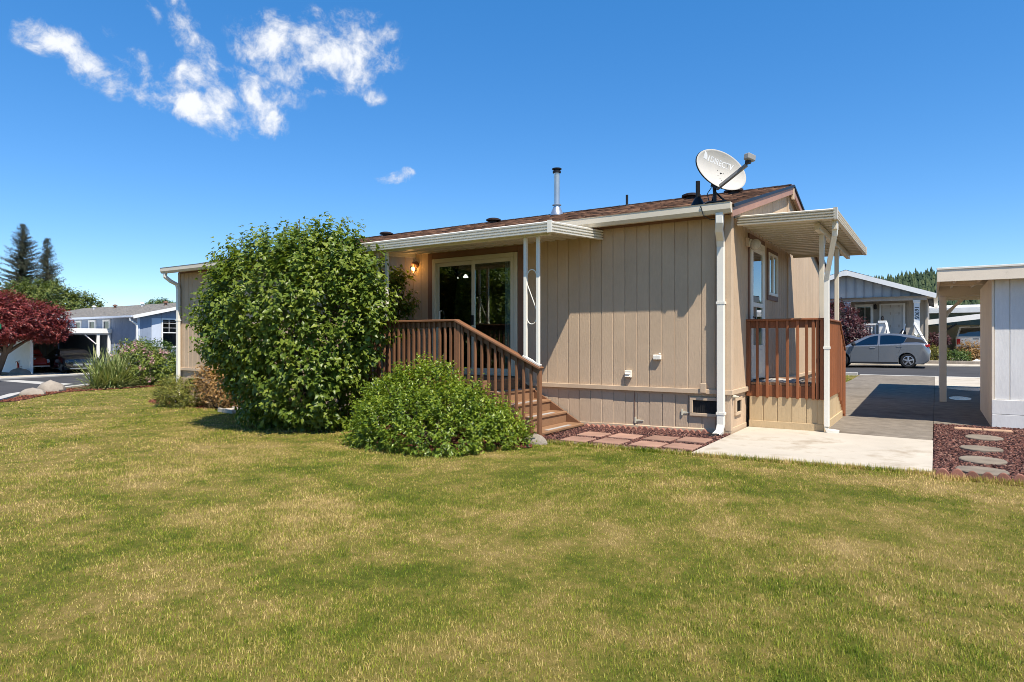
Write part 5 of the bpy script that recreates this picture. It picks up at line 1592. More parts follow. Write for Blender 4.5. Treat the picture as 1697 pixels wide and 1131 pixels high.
BIGB = [((-7.2, -2.05, 2.0), (1.55, 1.40, 1.42)), ((-7.95, -2.0, 1.72), (1.38, 1.25, 1.22)), ((-6.45, -2.15, 1.95), (0.98, 1.0, 1.30)), ((-6.6, -2.25, 0.95), (1.1, 0.9, 1.1)), ((-7.4, -2.15, 0.7), (1.0, 0.85, 0.9)), ((-6.15, -0.80, 2.05), (0.55, 0.60, 0.80)), ((-8.4, -1.75, 2.3), (0.85, 0.9, 0.65)), ((-5.75, -2.15, 1.62), (0.72, 0.46, 1.08)), ((-5.75, -2.1, 2.3), (0.45, 0.4, 0.5)), ((-6.05, -2.15, 2.85), (0.55, 0.42, 0.5)), ((-5.62, -2.1, 2.72), (0.42, 0.33, 0.42)), ((-5.32, -2.05, 1.85), (0.50, 0.36, 0.85)), ((-6.0, -2.25, 0.7), (0.6, 0.6, 0.8)), ((-8.45, -1.7, 1.55), (0.7, 0.75, 0.6))]
foliage(big, 'foliage', GREENL, shoots(BIGB, 5200, 31, 0.42, 15, 0.110, 0.3, 0.9, 0.75, 0.13, 0.22, rej_big, 0.02, 0.62, 0.42, 0.2, 0.25))
branches(big, (-7.3, -1.6, g(-7.3, 0) - 0.05), [(-7.3 + 0.9 * math.cos(a), -1.6 + 0.7 * math.sin(a), 2.2 + 0.5 * math.sin(3 * a)) for a in np.linspace(0, 2 * PI, 11)[:-1]], 0.04, M_BARK, 3)
# a few tall whips over the top
tw = MB(); wp = []
rr_ = random.Random(4)
for k in range(26):
    a = rr_.uniform(0, 2 * PI); r = rr_.uniform(0.1, 1.15)
    b0 = Vector((-7.3 + 1.35 * r * math.cos(a), -2.0 + 0.75 * r * math.sin(a), 3.18 - 0.45 * r * r))
    b1 = b0 + Vector((rr_.uniform(-0.1, 0.1), rr_.uniform(-0.1, 0.1), rr_.uniform(0.25, 0.5)))
    if b1.y > -0.7: continue
    tw.tube([b0, b0.lerp(b1, 0.5) + Vector((0.02, 0, 0)), b1], 0.006, 5); wp.append((b0, b1))
two = tw.build('twigs', M_BARK, big); two['kind'] = 'stuff'
P_ = []; Dd = []; Nn = []; Ss = []
for b0, b1 in wp:
    for k in range(11):
        q = (k + 1) / 11; a = k * 2.4
        P_.append(b0.lerp(b1, q)); Dd.append(Vector((math.cos(a), math.sin(a), 0.1))); Nn.append(Vector((0.2 * math.cos(a), 0.2 * math.sin(a), 1))); Ss.append(0.10 - 0.03 * q)
v, f = leaves_np(np.array(P_, float), np.array(Dd, float), np.array(Nn, float), np.array(Ss), 0.6, 0.2, 0.5)
foliage(big, 'shoot_leaves', GREENL, (v, f, np.repeat(rng.random(len(P_)), 5)))

SHRUBL = leafmat('shrub_leaf', [(0.10, (0.050, 0.09, 0.010)), (0.42, (0.135, 0.205, 0.018)), (0.75, (0.25, 0.315, 0.032)), (0.97, (0.42, 0.45, 0.08))], 0.32, 0.36, 0.5)
shr = thing('low_shrub', 'low spreading bright green shrub in front of the deck railing', 'shrub', (-3.5, -2.5, g(-3.5, 0)))
SHB = [((-3.80, -2.22, 0.30), (0.78, 0.62, 0.78)), ((-3.05, -2.52, 0.16), (0.85, 0.72, 0.60)), ((-3.55, -2.85, 0.14), (0.85, 0.66, 0.58)), ((-4.30, -2.40, 0.22), (0.62, 0.60, 0.66)), ((-2.62, -2.42, 0.04), (0.62, 0.58, 0.46)), ((-3.0, -3.0, 0.05), (0.72, 0.52, 0.42)), ((-3.9, -2.95, 0.02), (0.66, 0.5, 0.5))]
foliage(shr, 'foliage', SHRUBL, shoots(SHB, 5200, 41, 0.24, 14, 0.062, 0.3, 0.85, 0.7, 0.10, 0.15, lambda p: (p[:, 1] > -1.54), 0.01, 0.5, 0.25, 0.2, 0.05))
branches(shr, (-3.5, -2.5, g(-3.5, 0) - 0.05), [(-3.5 + 0.8 * math.cos(a), -2.5 + 0.5 * math.sin(a), 0.55 + 0.2 * math.sin(2 * a)) for a in np.linspace(0, 2 * PI, 14)[:-1]], 0.016, M_BARK, 5)
shoot_pts = [(-3.45, -1.72, 0.5), (-3.2, -1.75, 0.45), (-3.95, -1.75, 0.75)]
for i, p in enumerate(shoot_pts):
    b0 = Vector(p); b1 = b0 + Vector((0.03, 0.02, 0.42))
    mb = MB(); mb.tube([b0, b1], 0.005, 5); mb.build('twig', M_BARK, shr)
    q = np.linspace(0.1, 1, 12)
    P_ = np.array([b0.lerp(b1, k) for k in q]); a = np.arange(12) * 2.4
    Dd = np.stack([np.cos(a), np.sin(a), 0.3 + 0 * a], 1); Nn = np.tile(np.array([[0, 0, 1.0]]), (12, 1)) + Dd * 0.2
    v, f = leaves_np(P_, Dd, Nn, np.full(12, 0.06), 0.5, 0.2, 0.3); foliage(shr, 'shoot_leaves', SHRUBL, (v, f, np.repeat(rng.random(12), 5)))

BOXL = leafmat('low_shrub_leaf', [(0.1, (0.07, 0.08, 0.012)), (0.45, (0.17, 0.18, 0.026)), (0.75, (0.28, 0.27, 0.045)), (0.97, (0.36, 0.18, 0.06))], 0.5, 0.2)
ORGL = leafmat('orange_shrub_leaf', [(0.08, (0.11, 0.075, 0.028)), (0.4, (0.28, 0.165, 0.055)), (0.7, (0.45, 0.26, 0.09)), (0.97, (0.58, 0.40, 0.18))], 0.5, 0.25)
REDL = leafmat('dark_red_leaf', [(0.08, (0.05, 0.010, 0.012)), (0.45, (0.16, 0.026, 0.026)), (0.75, (0.27, 0.050, 0.040)), (0.97, (0.38, 0.12, 0.08))], 0.45, 0.25)
PURL = leafmat('purple_leaf', [(0.08, (0.018, 0.007, 0.012)), (0.45, (0.055, 0.016, 0.024)), (0.75, (0.11, 0.030, 0.036)), (0.97, (0.20, 0.06, 0.055))], 0.45, 0.2)
RHOL = leafmat('rhododendron_leaf', [(0.1, (0.05, 0.085, 0.012)), (0.45, (0.135, 0.18, 0.025)), (0.75, (0.23, 0.27, 0.04)), (0.97, (0.34, 0.34, 0.07))], 0.4, 0.2)
PINK = leafmat('pink_petal', [(0.1, (0.42, 0.19, 0.22)), (0.6, (0.62, 0.36, 0.38)), (0.95, (0.78, 0.60, 0.58))], 0.6, 0.3)
DKGL = leafmat('dark_shrub_leaf', [(0.1, (0.028, 0.065, 0.012)), (0.5, (0.075, 0.13, 0.022)), (0.95, (0.15, 0.21, 0.04))], 0.45, 0.2)


def shrub(name, label, c, blobs, m, n, leaf, seed, shoot=0.2, per=10, cat='shrub', stems=6, **kw):
    o = thing(name, label, cat, (c[0], c[1], g(c[0], c[1])))
    foliage(o, 'foliage', m, shoots(blobs, n, seed, shoot, per, leaf, zmin=0.02, **kw))
    top = max(b[0][2] for b in blobs); rx = blobs[0][1][0] * 0.6
    branches(o, (c[0], c[1], g(c[0], c[1]) - 0.05), [(c[0] + rx * math.cos(a), c[1] + rx * math.sin(a), top) for a in np.linspace(0, 2 * PI, stems + 1)[:-1]], 0.015, M_BARK, seed)
    return o


zg = g(-14.1, 0)
shrub('low_shrub', 'low olive green shrub with reddish tips at the left house corner', (-13.6, -0.5), [((-13.95, -0.5, zg + 0.32), (0.52, 0.42, 0.42)), ((-13.1, -0.55, zg + 0.33), (0.55, 0.42, 0.42))], BOXL, 900, 0.05, 51, 0.16, 10)
zg = g(-12.6, 0)
shrub('orange_shrub', 'orange-tan leafed shrub between the olive shrub and the tall bush', (-12.0, -0.5), [((-12.25, -0.42, zg + 0.55), (0.50, 0.36, 0.62)), ((-11.55, -0.45, zg + 0.5), (0.5, 0.36, 0.55))], ORGL, 560, 0.075, 52, 0.26, 9)
zg = g(-10.9, 0)
shrub('dry_shrub', 'sparse dry tan shrub at the foot of the tall bush', (-10.9, -0.55), [((-10.9, -0.55, zg + 0.30), (0.5, 0.32, 0.36))], ORGL, 150, 0.045, 53, 0.28, 8)
zg = g(-9.9, 0)
shrub('young_plant', 'small light green plant behind the coiled hose', (-9.75, -0.35), [((-9.75, -0.35, zg + 0.30), (0.42, 0.25, 0.36))], RHOL, 130, 0.07, 54, 0.25, 8)
zg = g(-26.4, 0)
rho = shrub('rhododendron', 'large rhododendron with pale pink flowers by the lawn edge', (-26.3, 5.0), [((-26.3, 4.9, zg + 0.85), (1.05, 0.95, 0.95)), ((-27.2, 5.2, zg + 1.0), (0.9, 0.9, 0.95)), ((-25.6, 5.5, zg + 0.7), (0.75, 0.8, 0.8))], RHOL, 1200, 0.15, 55, 0.35, 9, 'bush', width=0.36)
fr = np.random.default_rng(8); fl = []
for k in range(70):
    d = unit(fr.normal(size=3)); d[1] = -abs(d[1])
    b = [((-26.3, 4.9, zg + 0.85), (1.05, 0.95, 0.95)), ((-27.2, 5.2, zg + 1.0), (0.9, 0.9, 0.95)), ((-25.6, 5.5, zg + 0.7), (0.75, 0.8, 0.8))][k % 3]
    fl.append(np.array(b[0]) + d * np.array(b[1]) * 1.04)
fl = np.array([p for p in fl if p[2] > zg + 0.3])
nf = len(fl)
P_ = np.repeat(fl, 16, 0) + fr.normal(0, 0.055, (nf * 16, 3)); Dd = unit(fr.normal(size=(nf * 16, 3))); Nn = unit(fr.normal(size=(nf * 16, 3)))
v, f = leaves_np(P_, Dd, Nn, np.full(nf * 16, 0.085), 0.8, 0.2, 0.2); foliage(rho, 'blossom', PINK, (v, f, np.repeat(fr.random(nf * 16), 5)))
zg = -0.6
shrub('round_shrub', 'clipped round dark green shrub behind the rhododendron', (-29.6, 7.2), [((-29.6, 7.2, zg + 0.95), (1.15, 1.1, 1.05))], DKGL, 900, 0.10, 56, 0.25, 9)
shrub('low_hedge', 'low green hedge beside the white downspout of the blue house', (-27.6, 7.8), [((-27.6, 7.8, zg + 0.4), (1.2, 0.6, 0.55))], DKGL, 350, 0.09, 57, 0.22, 8)

# strappy yucca: long sword leaves out of one crown
yu = thing('yucca', 'spiky grey-green yucca clump at the lawn edge by the street', 'yucca', (-25.75, 3.35, g(-25.75, 3.35)))
yr = np.random.default_rng(12); V = []; F = []; R = []; k0 = 0
for k in range(760):
    c0 = np.array([-25.75 + yr.normal(0, 0.30), 3.35 + yr.normal(0, 0.26), g(-25.75, 0) + 0.02])
    a = yr.uniform(0, 2 * PI); el = 1.5 * yr.random() ** 1.25 + 0.08; L_ = yr.uniform(1.0, 1.75) * (0.75 + 0.35 * math.sin(el)); w = yr.uniform(0.022, 0.042)
    h = np.array([math.cos(a), math.sin(a), 0]); s_ = np.array([-math.sin(a), math.cos(a), 0])
    n = 5; ring = []
    for j in range(n):
        q = j / (n - 1)
        p = c0 + h * L_ * (q * math.cos(el) + 0.12 * q * q) + np.array([0, 0, 1]) * L_ * (q * math.sin(el) - 0.30 * q * q * math.cos(el))
        ww = w * (1 - q) ** 0.6 * (0.6 + q if q < 0.4 else 1)
        ring += [p - s_ * ww, p + s_ * ww]
    V += ring
    for j in range(n - 1): b = k0 + 2 * j; F += [(b, b + 1, b + 3), (b, b + 3, b + 2)]
    R += [yr.random() * 0.7 + 0.3 * (1 - el / 1.5) if True else 0] * (2 * n); k0 += 2 * n
YUL = leafmat('yucca_leaf', [(0.1, (0.10, 0.16, 0.04)), (0.45, (0.24, 0.29, 0.085)), (0.75, (0.40, 0.38, 0.16)), (0.97, (0.52, 0.44, 0.25))], 0.5, 0.15)
foliage(yu, 'sword_leaves', YUL, (np.array(V), np.array(F), np.array(R)))
mb = MB(); mb.lathe((-25.75, 3.35, g(-25.75, 0) - 0.05), [(0.30, 0), (0.28, 0.2), (0.1, 0.32)], 10); mb.build('crown', M_BARK, yu)

# ------------------------------------------------------------------ trees
def broad_tree(name, label, x, y, h_trunk, blobs, m, n, leaf, seed, r0=0.16, lean=(0, 0), per=10, shoot=0.6, cat='tree', ground=None, **kw):
    z = g(x, y) if ground is None else ground
    o = thing(name, label, cat, (x, y, z))
    foliage(o, 'crown', m, shoots(blobs, n, seed, shoot, per, leaf, **kw))
    mb = MB(); base = Vector((x, y, z - 0.1)); fork = Vector((x + lean[0], y + lean[1], z + h_trunk))
    mb.tube([base, base.lerp(fork, 0.12), base.lerp(fork, 0.55) + Vector((0.03, 0, 0)), fork], [r0 * 1.5, r0 * 1.1, r0 * 0.9, r0 * 0.75], 9)
    mb.build('trunk', M_BARK, o, smooth=True)
    branches(o, fork - Vector((0, 0, 0.1)), [Vector(b[0]) + Vector((0.2 * math.sin(i * 2.2), 0.2 * math.cos(i * 2.2), 0.1)) for i, b in enumerate(blobs)], r0 * 0.6, M_BARK, seed, 'limb')
    return o


mz = -0.6
MAPB = [((-41.6, 5.0, mz + 3.5), (1.75, 1.6, 1.15)), ((-40.4, 6.2, mz + 3.1), (1.5, 1.5, 1.05)), ((-43.2, 4.0, mz + 3.4), (1.6, 1.5, 1.1)), ((-40.6, 4.6, mz + 2.55), (1.4, 1.2, 0.75)), ((-42.4, 3.2, mz + 2.6), (1.5, 1.3, 0.9)), ((-39.9, 6.8, mz + 2.5), (0.9, 0.9, 0.6))]
broad_tree('red_maple', 'spreading red-leafed maple in front of the white carport wall', -41.9, 4.75, 1.35, MAPB, REDL, 5200, 0.15, 61, 0.20, (0.5, 0.35), 10, 0.45, lumpy=0.2)
mz = g(-1.9, 28.2)
broad_tree('purple_maple', 'dark purple Japanese maple beside the porch of the grey house', -2.1, 28.2, 0.7, [((-2.0, 28.2, mz + 2.15), (1.25, 1.1, 1.1)), ((-1.35, 28.0, mz + 1.5), (1.05, 0.9, 0.9)), ((-2.9, 28.3, mz + 1.6), (1.0, 0.9, 0.9)), ((-1.9, 27.9, mz + 0.9), (1.2, 0.9, 0.6))], PURL, 2200, 0.12, 62, 0.08, (0.1, 0.1), 9, 0.35, lumpy=0.2)
TREEL = leafmat('street_tree_leaf', [(0.1, (0.028, 0.055, 0.010)), (0.45, (0.080, 0.115, 0.018)), (0.75, (0.155, 0.18, 0.030)), (0.97, (0.24, 0.25, 0.06))], 0.5, 0.2)


c0 = Vector((-74.09, 19.09, 0.00))
broad_tree('maple_tree', 'broad green tree behind the red maple and the blue house', c0.x, c0.y, 3.0, [((c0.x, c0.y, 4.9), (3.6, 3.2, 2.7)), ((c0.x + 1.9, c0.y + 2.0, 4.6), (2.6, 2.6, 2.1)), ((c0.x - 2.6, c0.y - 2.4, 4.4), (2.8, 2.6, 2.3)), ((c0.x + 0.3, c0.y, 2.4), (3.4, 2.6, 1.8)), ((c0.x + 2.6, c0.y + 2.6, 2.6), (1.9, 1.9, 1.5))], TREEL, 5200, 0.27, 63, 0.3, (0, 0), 10, 0.8, lumpy=0.22, ground=-0.7)
c1 = Vector((-72.89, 30.65, 0.00))
broad_tree('round_tree', 'small round dark tree showing above the blue house roof', c1.x, c1.y, 2.6, [((c1.x, c1.y, 4.7), (1.9, 1.9, 1.55)), ((c1.x + 0.9, c1.y, 4.4), (1.2, 1.2, 1.1))], DKGL, 1500, 0.22, 64, 0.2, (0, 0), 9, 0.5, ground=-0.7)

CONL = leafmat('spruce_needle', [(0.1, (0.012, 0.019, 0.010)), (0.5, (0.035, 0.042, 0.020)), (0.95, (0.085, 0.082, 0.042))], 0.7, 0.05)


def spruce(label, base, h, spread, seed, nb=230):
    r = np.random.default_rng(seed)
    o = thing('spruce_tree', label, 'tree', tuple(base), 'tall spruces beyond the street')
    mb = MB(); mb.tube([base - Vector((0, 0, 0.3)), base + Vector((0.1, 0, h * 0.5)), base + Vector((0, 0, h))], [h * 0.018, h * 0.011, 0.02], 8); mb.build('trunk', M_BARK, o, smooth=True)
    B = []; D = []; N = []; S = []
    bm_ = MB()
    for k in range(nb):
        q = (k + r.uniform(0, 1)) / nb; q = q ** 0.85
        z = h * (0.08 + 0.91 * q); a = r.uniform(0, 2 * PI)
        L_ = spread * (1 - q) ** 0.85 * r.uniform(0.5, 1.15) + 0.25
        hd = np.array([math.cos(a), math.sin(a), 0]); sag = r.uniform(0.05, 0.35); rise = -0.10 + 0.55 * q
        p0 = np.array(base) + np.array([0, 0, z])
        m_ = max(3, int(L_ / 0.20))
        pe = p0 + hd * L_ + np.array([0, 0, L_ * (rise - sag + 0.28)])
        if L_ > 0.8: bm_.tube([Vector(p0), Vector(p0 + hd * L_ * 0.5 + np.array([0, 0, L_ * 0.5 * (rise - sag * 0.5)])), Vector(pe)], [0.04, 0.025, 0.01], 4)
        for j in range(m_):
            t_ = (j + 0.5) / m_
            p = p0 + hd * L_ * t_ + np.array([0, 0, L_ * (t_ * (rise - sag * t_) + 0.28 * t_ ** 3)])
            for s_ in (-1, 0, 1):
                d = hd * 0.75 + np.array([-hd[1], hd[0], 0]) * s_ * 0.9 + np.array([0, 0, r.uniform(-0.45, 0.15)])
                B.append(p + r.normal(0, 0.05, 3)); D.append(d); N.append(np.array([0, 0, 1.0]) + r.normal(0, 0.25, 3)); S.append((0.30 + 0.35 * (1 - t_)) * (0.55 + 0.45 * (1 - q)) * r.uniform(0.8, 1.4))
    bm_.build('limb', M_BARK, o)
    v, f = leaves_np(np.array(B), np.array(D), np.array(N), np.array(S), 0.34, 0.1, 0.35)
    foliage(o, 'crown', CONL, (v, f, np.repeat(r.random(len(B)), 5)))


p1 = Vector((-94.76, 24.62, -0.70))
spruce('taller broad spruce beyond the red maple', p1, 17.1, 5.4, 71, 430)
p2 = Vector((-96.68, 28.15, -0.70))
spruce('shorter slim spruce to the right of the taller one', p2, 15.9, 3.7, 72, 350)
# trees across the lawn behind the photographer: seen only as reflections in the patio door glass
for i, (x, y, s_) in enumerate(((-15.5, -23.5, 1.0), (-20, -20.5, 1.1), (-11, -27, 1.05), (-24.5, -28, 1.2))):
    broad_tree('yard_tree', 'leafy green tree seen only as a reflection in the sliding door glass', x, y, 2.0, [((x, y, 4.6 * s_), (2.6 * s_, 2.6 * s_, 2.3 * s_)), ((x + 1.2, y + 0.8, 3.2), (2.0, 2.0, 1.7)), ((x - 1.3, y - 0.4, 3.4), (2.0, 2.1, 1.8))], TREEL, 800, 0.26, 80 + i, 0.22, (0, 0), 9, 0.8)['group'] = 'trees across the street behind the viewer'

# ------------------------------------------------------------------ blue house on the corner across the side street
M_BLUE = siding_mat('blue_grey_siding', (0.25, 0.30, 0.385), 0.03, 0.3)
M_BLUEL = mat('pale_blue_trim', (0.55, 0.60, 0.68), 0.5, 0.06)
M_GROOF = mat('grey_shingle', (0.20, 0.185, 0.165), 0.9, 0.3, 3, 30, 0.5, 0.01)
M_WTRIM = mat('white_paint', (0.78, 0.77, 0.74), 0.45, 0.05, bump=0.03)
M_SCREEN = glassmat('far_window_glass', (0.25, 0.28, 0.3))
BZ = -0.6
BX, BY0, BY1, BXL = -38.85, 11.0, 19.6, -56.0
BR = (BY0 + BY1) / 2


def bz(y): return BZ + 3.55 + (min(y, BY0 + BY1 - y) - BY0 + 0.4) * 0.235


blue = thing('blue_house', 'blue-grey single-storey house with grey shingle roof beyond the side street', 'house', (BX - 8, BR, BZ))
mb = MB(); mb.box(BXL, BX - 0.2, BY0 + 0.03, BY1, BZ - 0.1, BZ + 3.5); mb.prism([(BY0 + 0.03, BZ - 0.1), (BY1, BZ - 0.1), (BY1, BZ + 3.5), (BR, bz(BR) - 0.12), (BY0 + 0.03, BZ + 3.5)], 'x', BX - 0.19, BX - 0.03)
bw = mb.build('wall', M_BLUE, blue)
seg = groove_board(0.3, BZ - 0.1, BZ + 3.5, M_BLUE)
for i in range(40):
    x = BX - 0.3 * (i + 1)
    piece('siding_board', seg, bw, (x, BY0, 0))
for i in range(28):
    y = BY0 + 0.3 * i
    if y + 0.3 > BY1: break
    me = groove_board(0.3, BZ - 0.1, bz(y) - 0.1, M_BLUE, z1b=bz(y + 0.3) - 0.1)
    piece('siding_board', me, bw, (BX, y, 0), rot=(0, 0, PI / 2))
mb = MB()
for ya in (BY0 - 0.4, BY1 + 0.4):
    mb.add([(BXL, ya, bz(ya)), (BX + 0.35, ya, bz(ya)), (BX + 0.35, BR, bz(BR)), (BXL, BR, bz(BR)), (BXL, ya, bz(ya) - 0.08), (BX + 0.35, ya, bz(ya) - 0.08), (BX + 0.35, BR, bz(BR) - 0.08), (BXL, BR, bz(BR) - 0.08)], [(0, 1, 2, 3), (7, 6, 5, 4), (0, 4, 5, 1), (1, 5, 6, 2), (2, 6, 7, 3), (3, 7, 4, 0)])
br_ = mb.build('roof', M_GROOF, blue)
o = shingles('shingles', BXL, BX + 0.35, BY0 - 0.42, BR, bz, 0.22, 0.5, M_GROOF, br_, 31)
for x, yy in ((-41.5, 14.2), (-45, 14.4), (-48.5, 14.2), (-52, 14.3)):
    mb = MB(); mb.lathe((x, yy, bz(yy) - 0.05), [(0.09, 0), (0.09, 0.22), (0.16, 0.22), (0.16, 0.30), (0.05, 0.34)], 10); mb.build('roof_vent', M_WTRIM if x in (-45, -52) else M_BROWN, br_)
mb = MB(); mb.box(BXL, BX + 0.3, BY0 - 0.52, BY0 - 0.41, bz(BY0 - 0.4) - 0.12, bz(BY0 - 0.4) - 0.01); mb.build('gutter', M_BLUEL, blue)
mb = MB(); mb.box(BXL, BX + 0.3, BY0 - 0.40, BY0 - 0.001, bz(BY0 - 0.4) - 0.13, bz(BY0 - 0.4) - 0.10); mb.build('soffit', M_BLUEL, blue)
mb = MB()
for ya in (BY0 - 0.42, BY1 + 0.42): mb.bar((BX + 0.37, ya, bz(ya) - 0.10), (BX + 0.37, BR, bz(BR) - 0.10), 0.04, 0.2)
mb.build('rake_board', M_WTRIM, blue)
downspout('downspout', [(BX + 0.1, BY0 - 0.46, BZ + 3.4), (BX + 0.1, BY0 - 0.46, BZ + 3.25), (BX + 0.1, BY0 - 0.1, BZ + 3.0), (BX + 0.1, BY0 - 0.06, BZ + 2.8), (BX + 0.1, BY0 - 0.06, BZ), (BX + 0.1, BY0 - 0.06, BZ), (BX + 0.1, BY0 - 0.1, BZ)], 0.12, 0.09, M_WTRIM, blue)


def far_window(parent, face, c, w, z0, z1, frame=0.07, grid=(1, 1), gridtop=None, m=None, gm=None, y_sign=-1, nm='window', bm_=None):
    """face 'x': wall facing +x at x=c[0], centred on y=c[1]; face 'y': wall facing -y at y=c[1], centred on x=c[0]"""
    def bx(mb, a0, a1, d0, d1, q0, q1):
        if face == 'y': mb.box(c[0] + a0, c[0] + a1, c[1] - d1, c[1] - d0, q0, q1)
        else: mb.box(c[0] + d0, c[0] + d1, c[1] + a0, c[1] + a1, q0, q1)
    mb = MB(); h = w / 2
    bx(mb, -h, -h + frame, 0.001, 0.07, z0, z1); bx(mb, h - frame, h, 0.001, 0.07, z0, z1); bx(mb, -h + frame, h - frame, 0.001, 0.07, z1 - frame, z1); bx(mb, -h + frame, h - frame, 0.001, 0.07, z0, z0 + frame)
    fr_ = mb.build(nm, m or M_WTRIM, parent)
    mb = MB(); bx(mb, -h + frame, h - frame, 0.012, 0.02, z0 + frame, z1 - frame); mb.build('pane', gm or M_SCREEN, fr_)
    mb = MB(); bx(mb, -h + frame, h - frame, 0.002, 0.006, z0 + frame, z1 - frame); mb.build('backing', bm_ or M_DARK, fr_)
    mb = MB(); any_ = False
    for i in range(1, grid[0]):
        a = -h + w * i / grid[0]; bx(mb, a - 0.012, a + 0.012, 0.021, 0.04, z0 + frame if gridtop is None else gridtop, z1 - frame); any_ = True
    zlo = z0 if gridtop is None else gridtop
    for i in range(1, grid[1]):
        zz = zlo + (z1 - zlo) * i / grid[1]; bx(mb, -h + frame, h - frame, 0.021, 0.039, zz - 0.012, zz + 0.012); any_ = True
    if gridtop is not None: bx(mb, -h + frame, h - frame, 0.021, 0.05, gridtop - 0.03, gridtop + 0.03); any_ = True
    if any_: mb.build('glazing_bar', m or M_WTRIM, fr_)
    return fr_


for xx, w in ((-42.66, 0.95), (-44.62, 1.0), (-46.64, 0.85)):
    far_window(blue, 'y', (xx, BY0), w, BZ + 2.38, BZ + 3.36, frame=0.12, m=M_WTRIM)
far_window(blue, 'x', (BX, BY0 + 2.22), 1.5, BZ + 1.55, BZ + 3.42, frame=0.09, grid=(3, 3), gridtop=BZ + 2.5)
mb = MB(); mb.box(BX + 0.001, BX + 0.05, BY0 + 0.86, BY0 + 1.44, BZ + 1.55, BZ + 3.42); mb.build('shutter', M_BLUEL, blue, bevel=0.01)
mb = MB(); mb.box(BX + 0.001, BX + 0.03, BY0 - 0.01, BY0 + 0.16, BZ, BZ + 3.4); mb.build('corner_board', M_BLUEL, blue)

bcp = thing('carport', 'white flat-roofed carport against the blue house sheltering two cars', 'carport', (-46, 8.5, BZ))
K0, K1, Y0_, Y1_ = -42.0, -49.8, 5.6, 10.97
zr = 2.12
mb = MB(); mb.box(K1, K0 - 0.05, Y0_, Y1_, zr - 0.12, zr - 0.02); mb.build('roof', M_WTRIM, bcp)
mb = MB(); mb.box(K0 - 0.045, K0, Y0_ - 0.04, Y1_, zr - 0.26, zr + 0.04); mb.build('front_fascia', M_WTRIM, bcp, bevel=0.006)
mb = MB(); mb.box(K1, K0 - 0.046, Y0_ - 0.04, Y0_ - 0.001, zr - 0.24, zr + 0.03); mb.build('side_fascia', M_WTRIM, bcp)
mb = MB(); mb.box(K0 - 0.22, K0 - 0.1, Y0_ + 0.05, Y1_ - 0.02, zr - 0.34, zr - 0.121); mb.build('beam', M_WTRIM, bcp)
for y in (Y0_ + 1.0, Y1_ - 0.1, Y1_ - 0.75):
    mb = MB(); mb.box(K0 - 0.23, K0 - 0.08, y - 0.075, y + 0.075, BZ, zr - 0.341); mb.build('post', M_WTRIM, bcp)
mb = MB(); mb.bar((K0 - 0.16, Y1_ - 0.85, zr - 0.95), (K0 - 0.16, Y1_ - 1.5, zr - 0.36), 0.06, 0.06); mb.build('brace', M_WTRIM, bcp)
mb = MB(); mb.box(K1, K0 - 2.6, Y0_ + 0.95, Y0_ + 1.0, BZ, zr - 0.13); mb.box(K0 - 2.6, K0 - 0.24, Y0_ + 0.95, Y0_ + 1.0, BZ, zr - 0.13); mb.build('side_wall', M_WTRIM, bcp)
mb = MB(); mb.box(K1, K1 + 0.06, Y0_, Y1_, BZ, zr - 0.13); mb.build('back_wall', mat('grey_board_wall', (0.40, 0.37, 0.32), 0.85, 0.2), bcp)
mb = MB()
for i in range(20): 
    y = Y0_ + 1.4 + i * 0.25
    if y > Y1_ - 0.2: break
    mb = MB(); mb.box(K1 + 0.061, K1 + 0.10, y, y + 0.13, BZ, zr - 0.14); mb.build('wall_batten', mat('tan_batten', (0.42, 0.36, 0.28), 0.8, 0.15), bcp)
for i in range(10):
    x = K0 - 0.6 - i * 0.75
    mb = MB(); mb.box(x - 0.04, x + 0.04, Y0_, Y1_, zr - 0.24, zr - 0.121); mb.build('joist', M_WTRIM, bcp)

# ------------------------------------------------------------------ cars
M_TYRE = mat('tyre_rubber', (0.018, 0.018, 0.018), 0.85, 0.2, bump=0.1)
M_RIM = mat('wheel_alloy', (0.45, 0.45, 0.46), 0.3, 0.1, metallic=0.7, bump=0)
M_RIMD = mat('wheel_dark', (0.04, 0.04, 0.042), 0.4, 0.1, bump=0)
M_TAIL = mat('red_lens', (0.35, 0.012, 0.018), 0.15, 0.1, bump=0)
M_HEAD = mat('head_lamp_lens', (0.6, 0.6, 0.62), 0.1, 0.05, bump=0)
M_PLASTIC = mat('black_plastic', (0.02, 0.02, 0.021), 0.5, 0.1, bump=0)
M_CARGL = glassmat('car_glass', (0.38, 0.42, 0.42))


def carpaint(name, col, rough=0.28, metallic=0.35):
    return mat(name, col, rough, 0.04, 2, 300, 0, coat=0.6, metallic=metallic, spec=0.5)


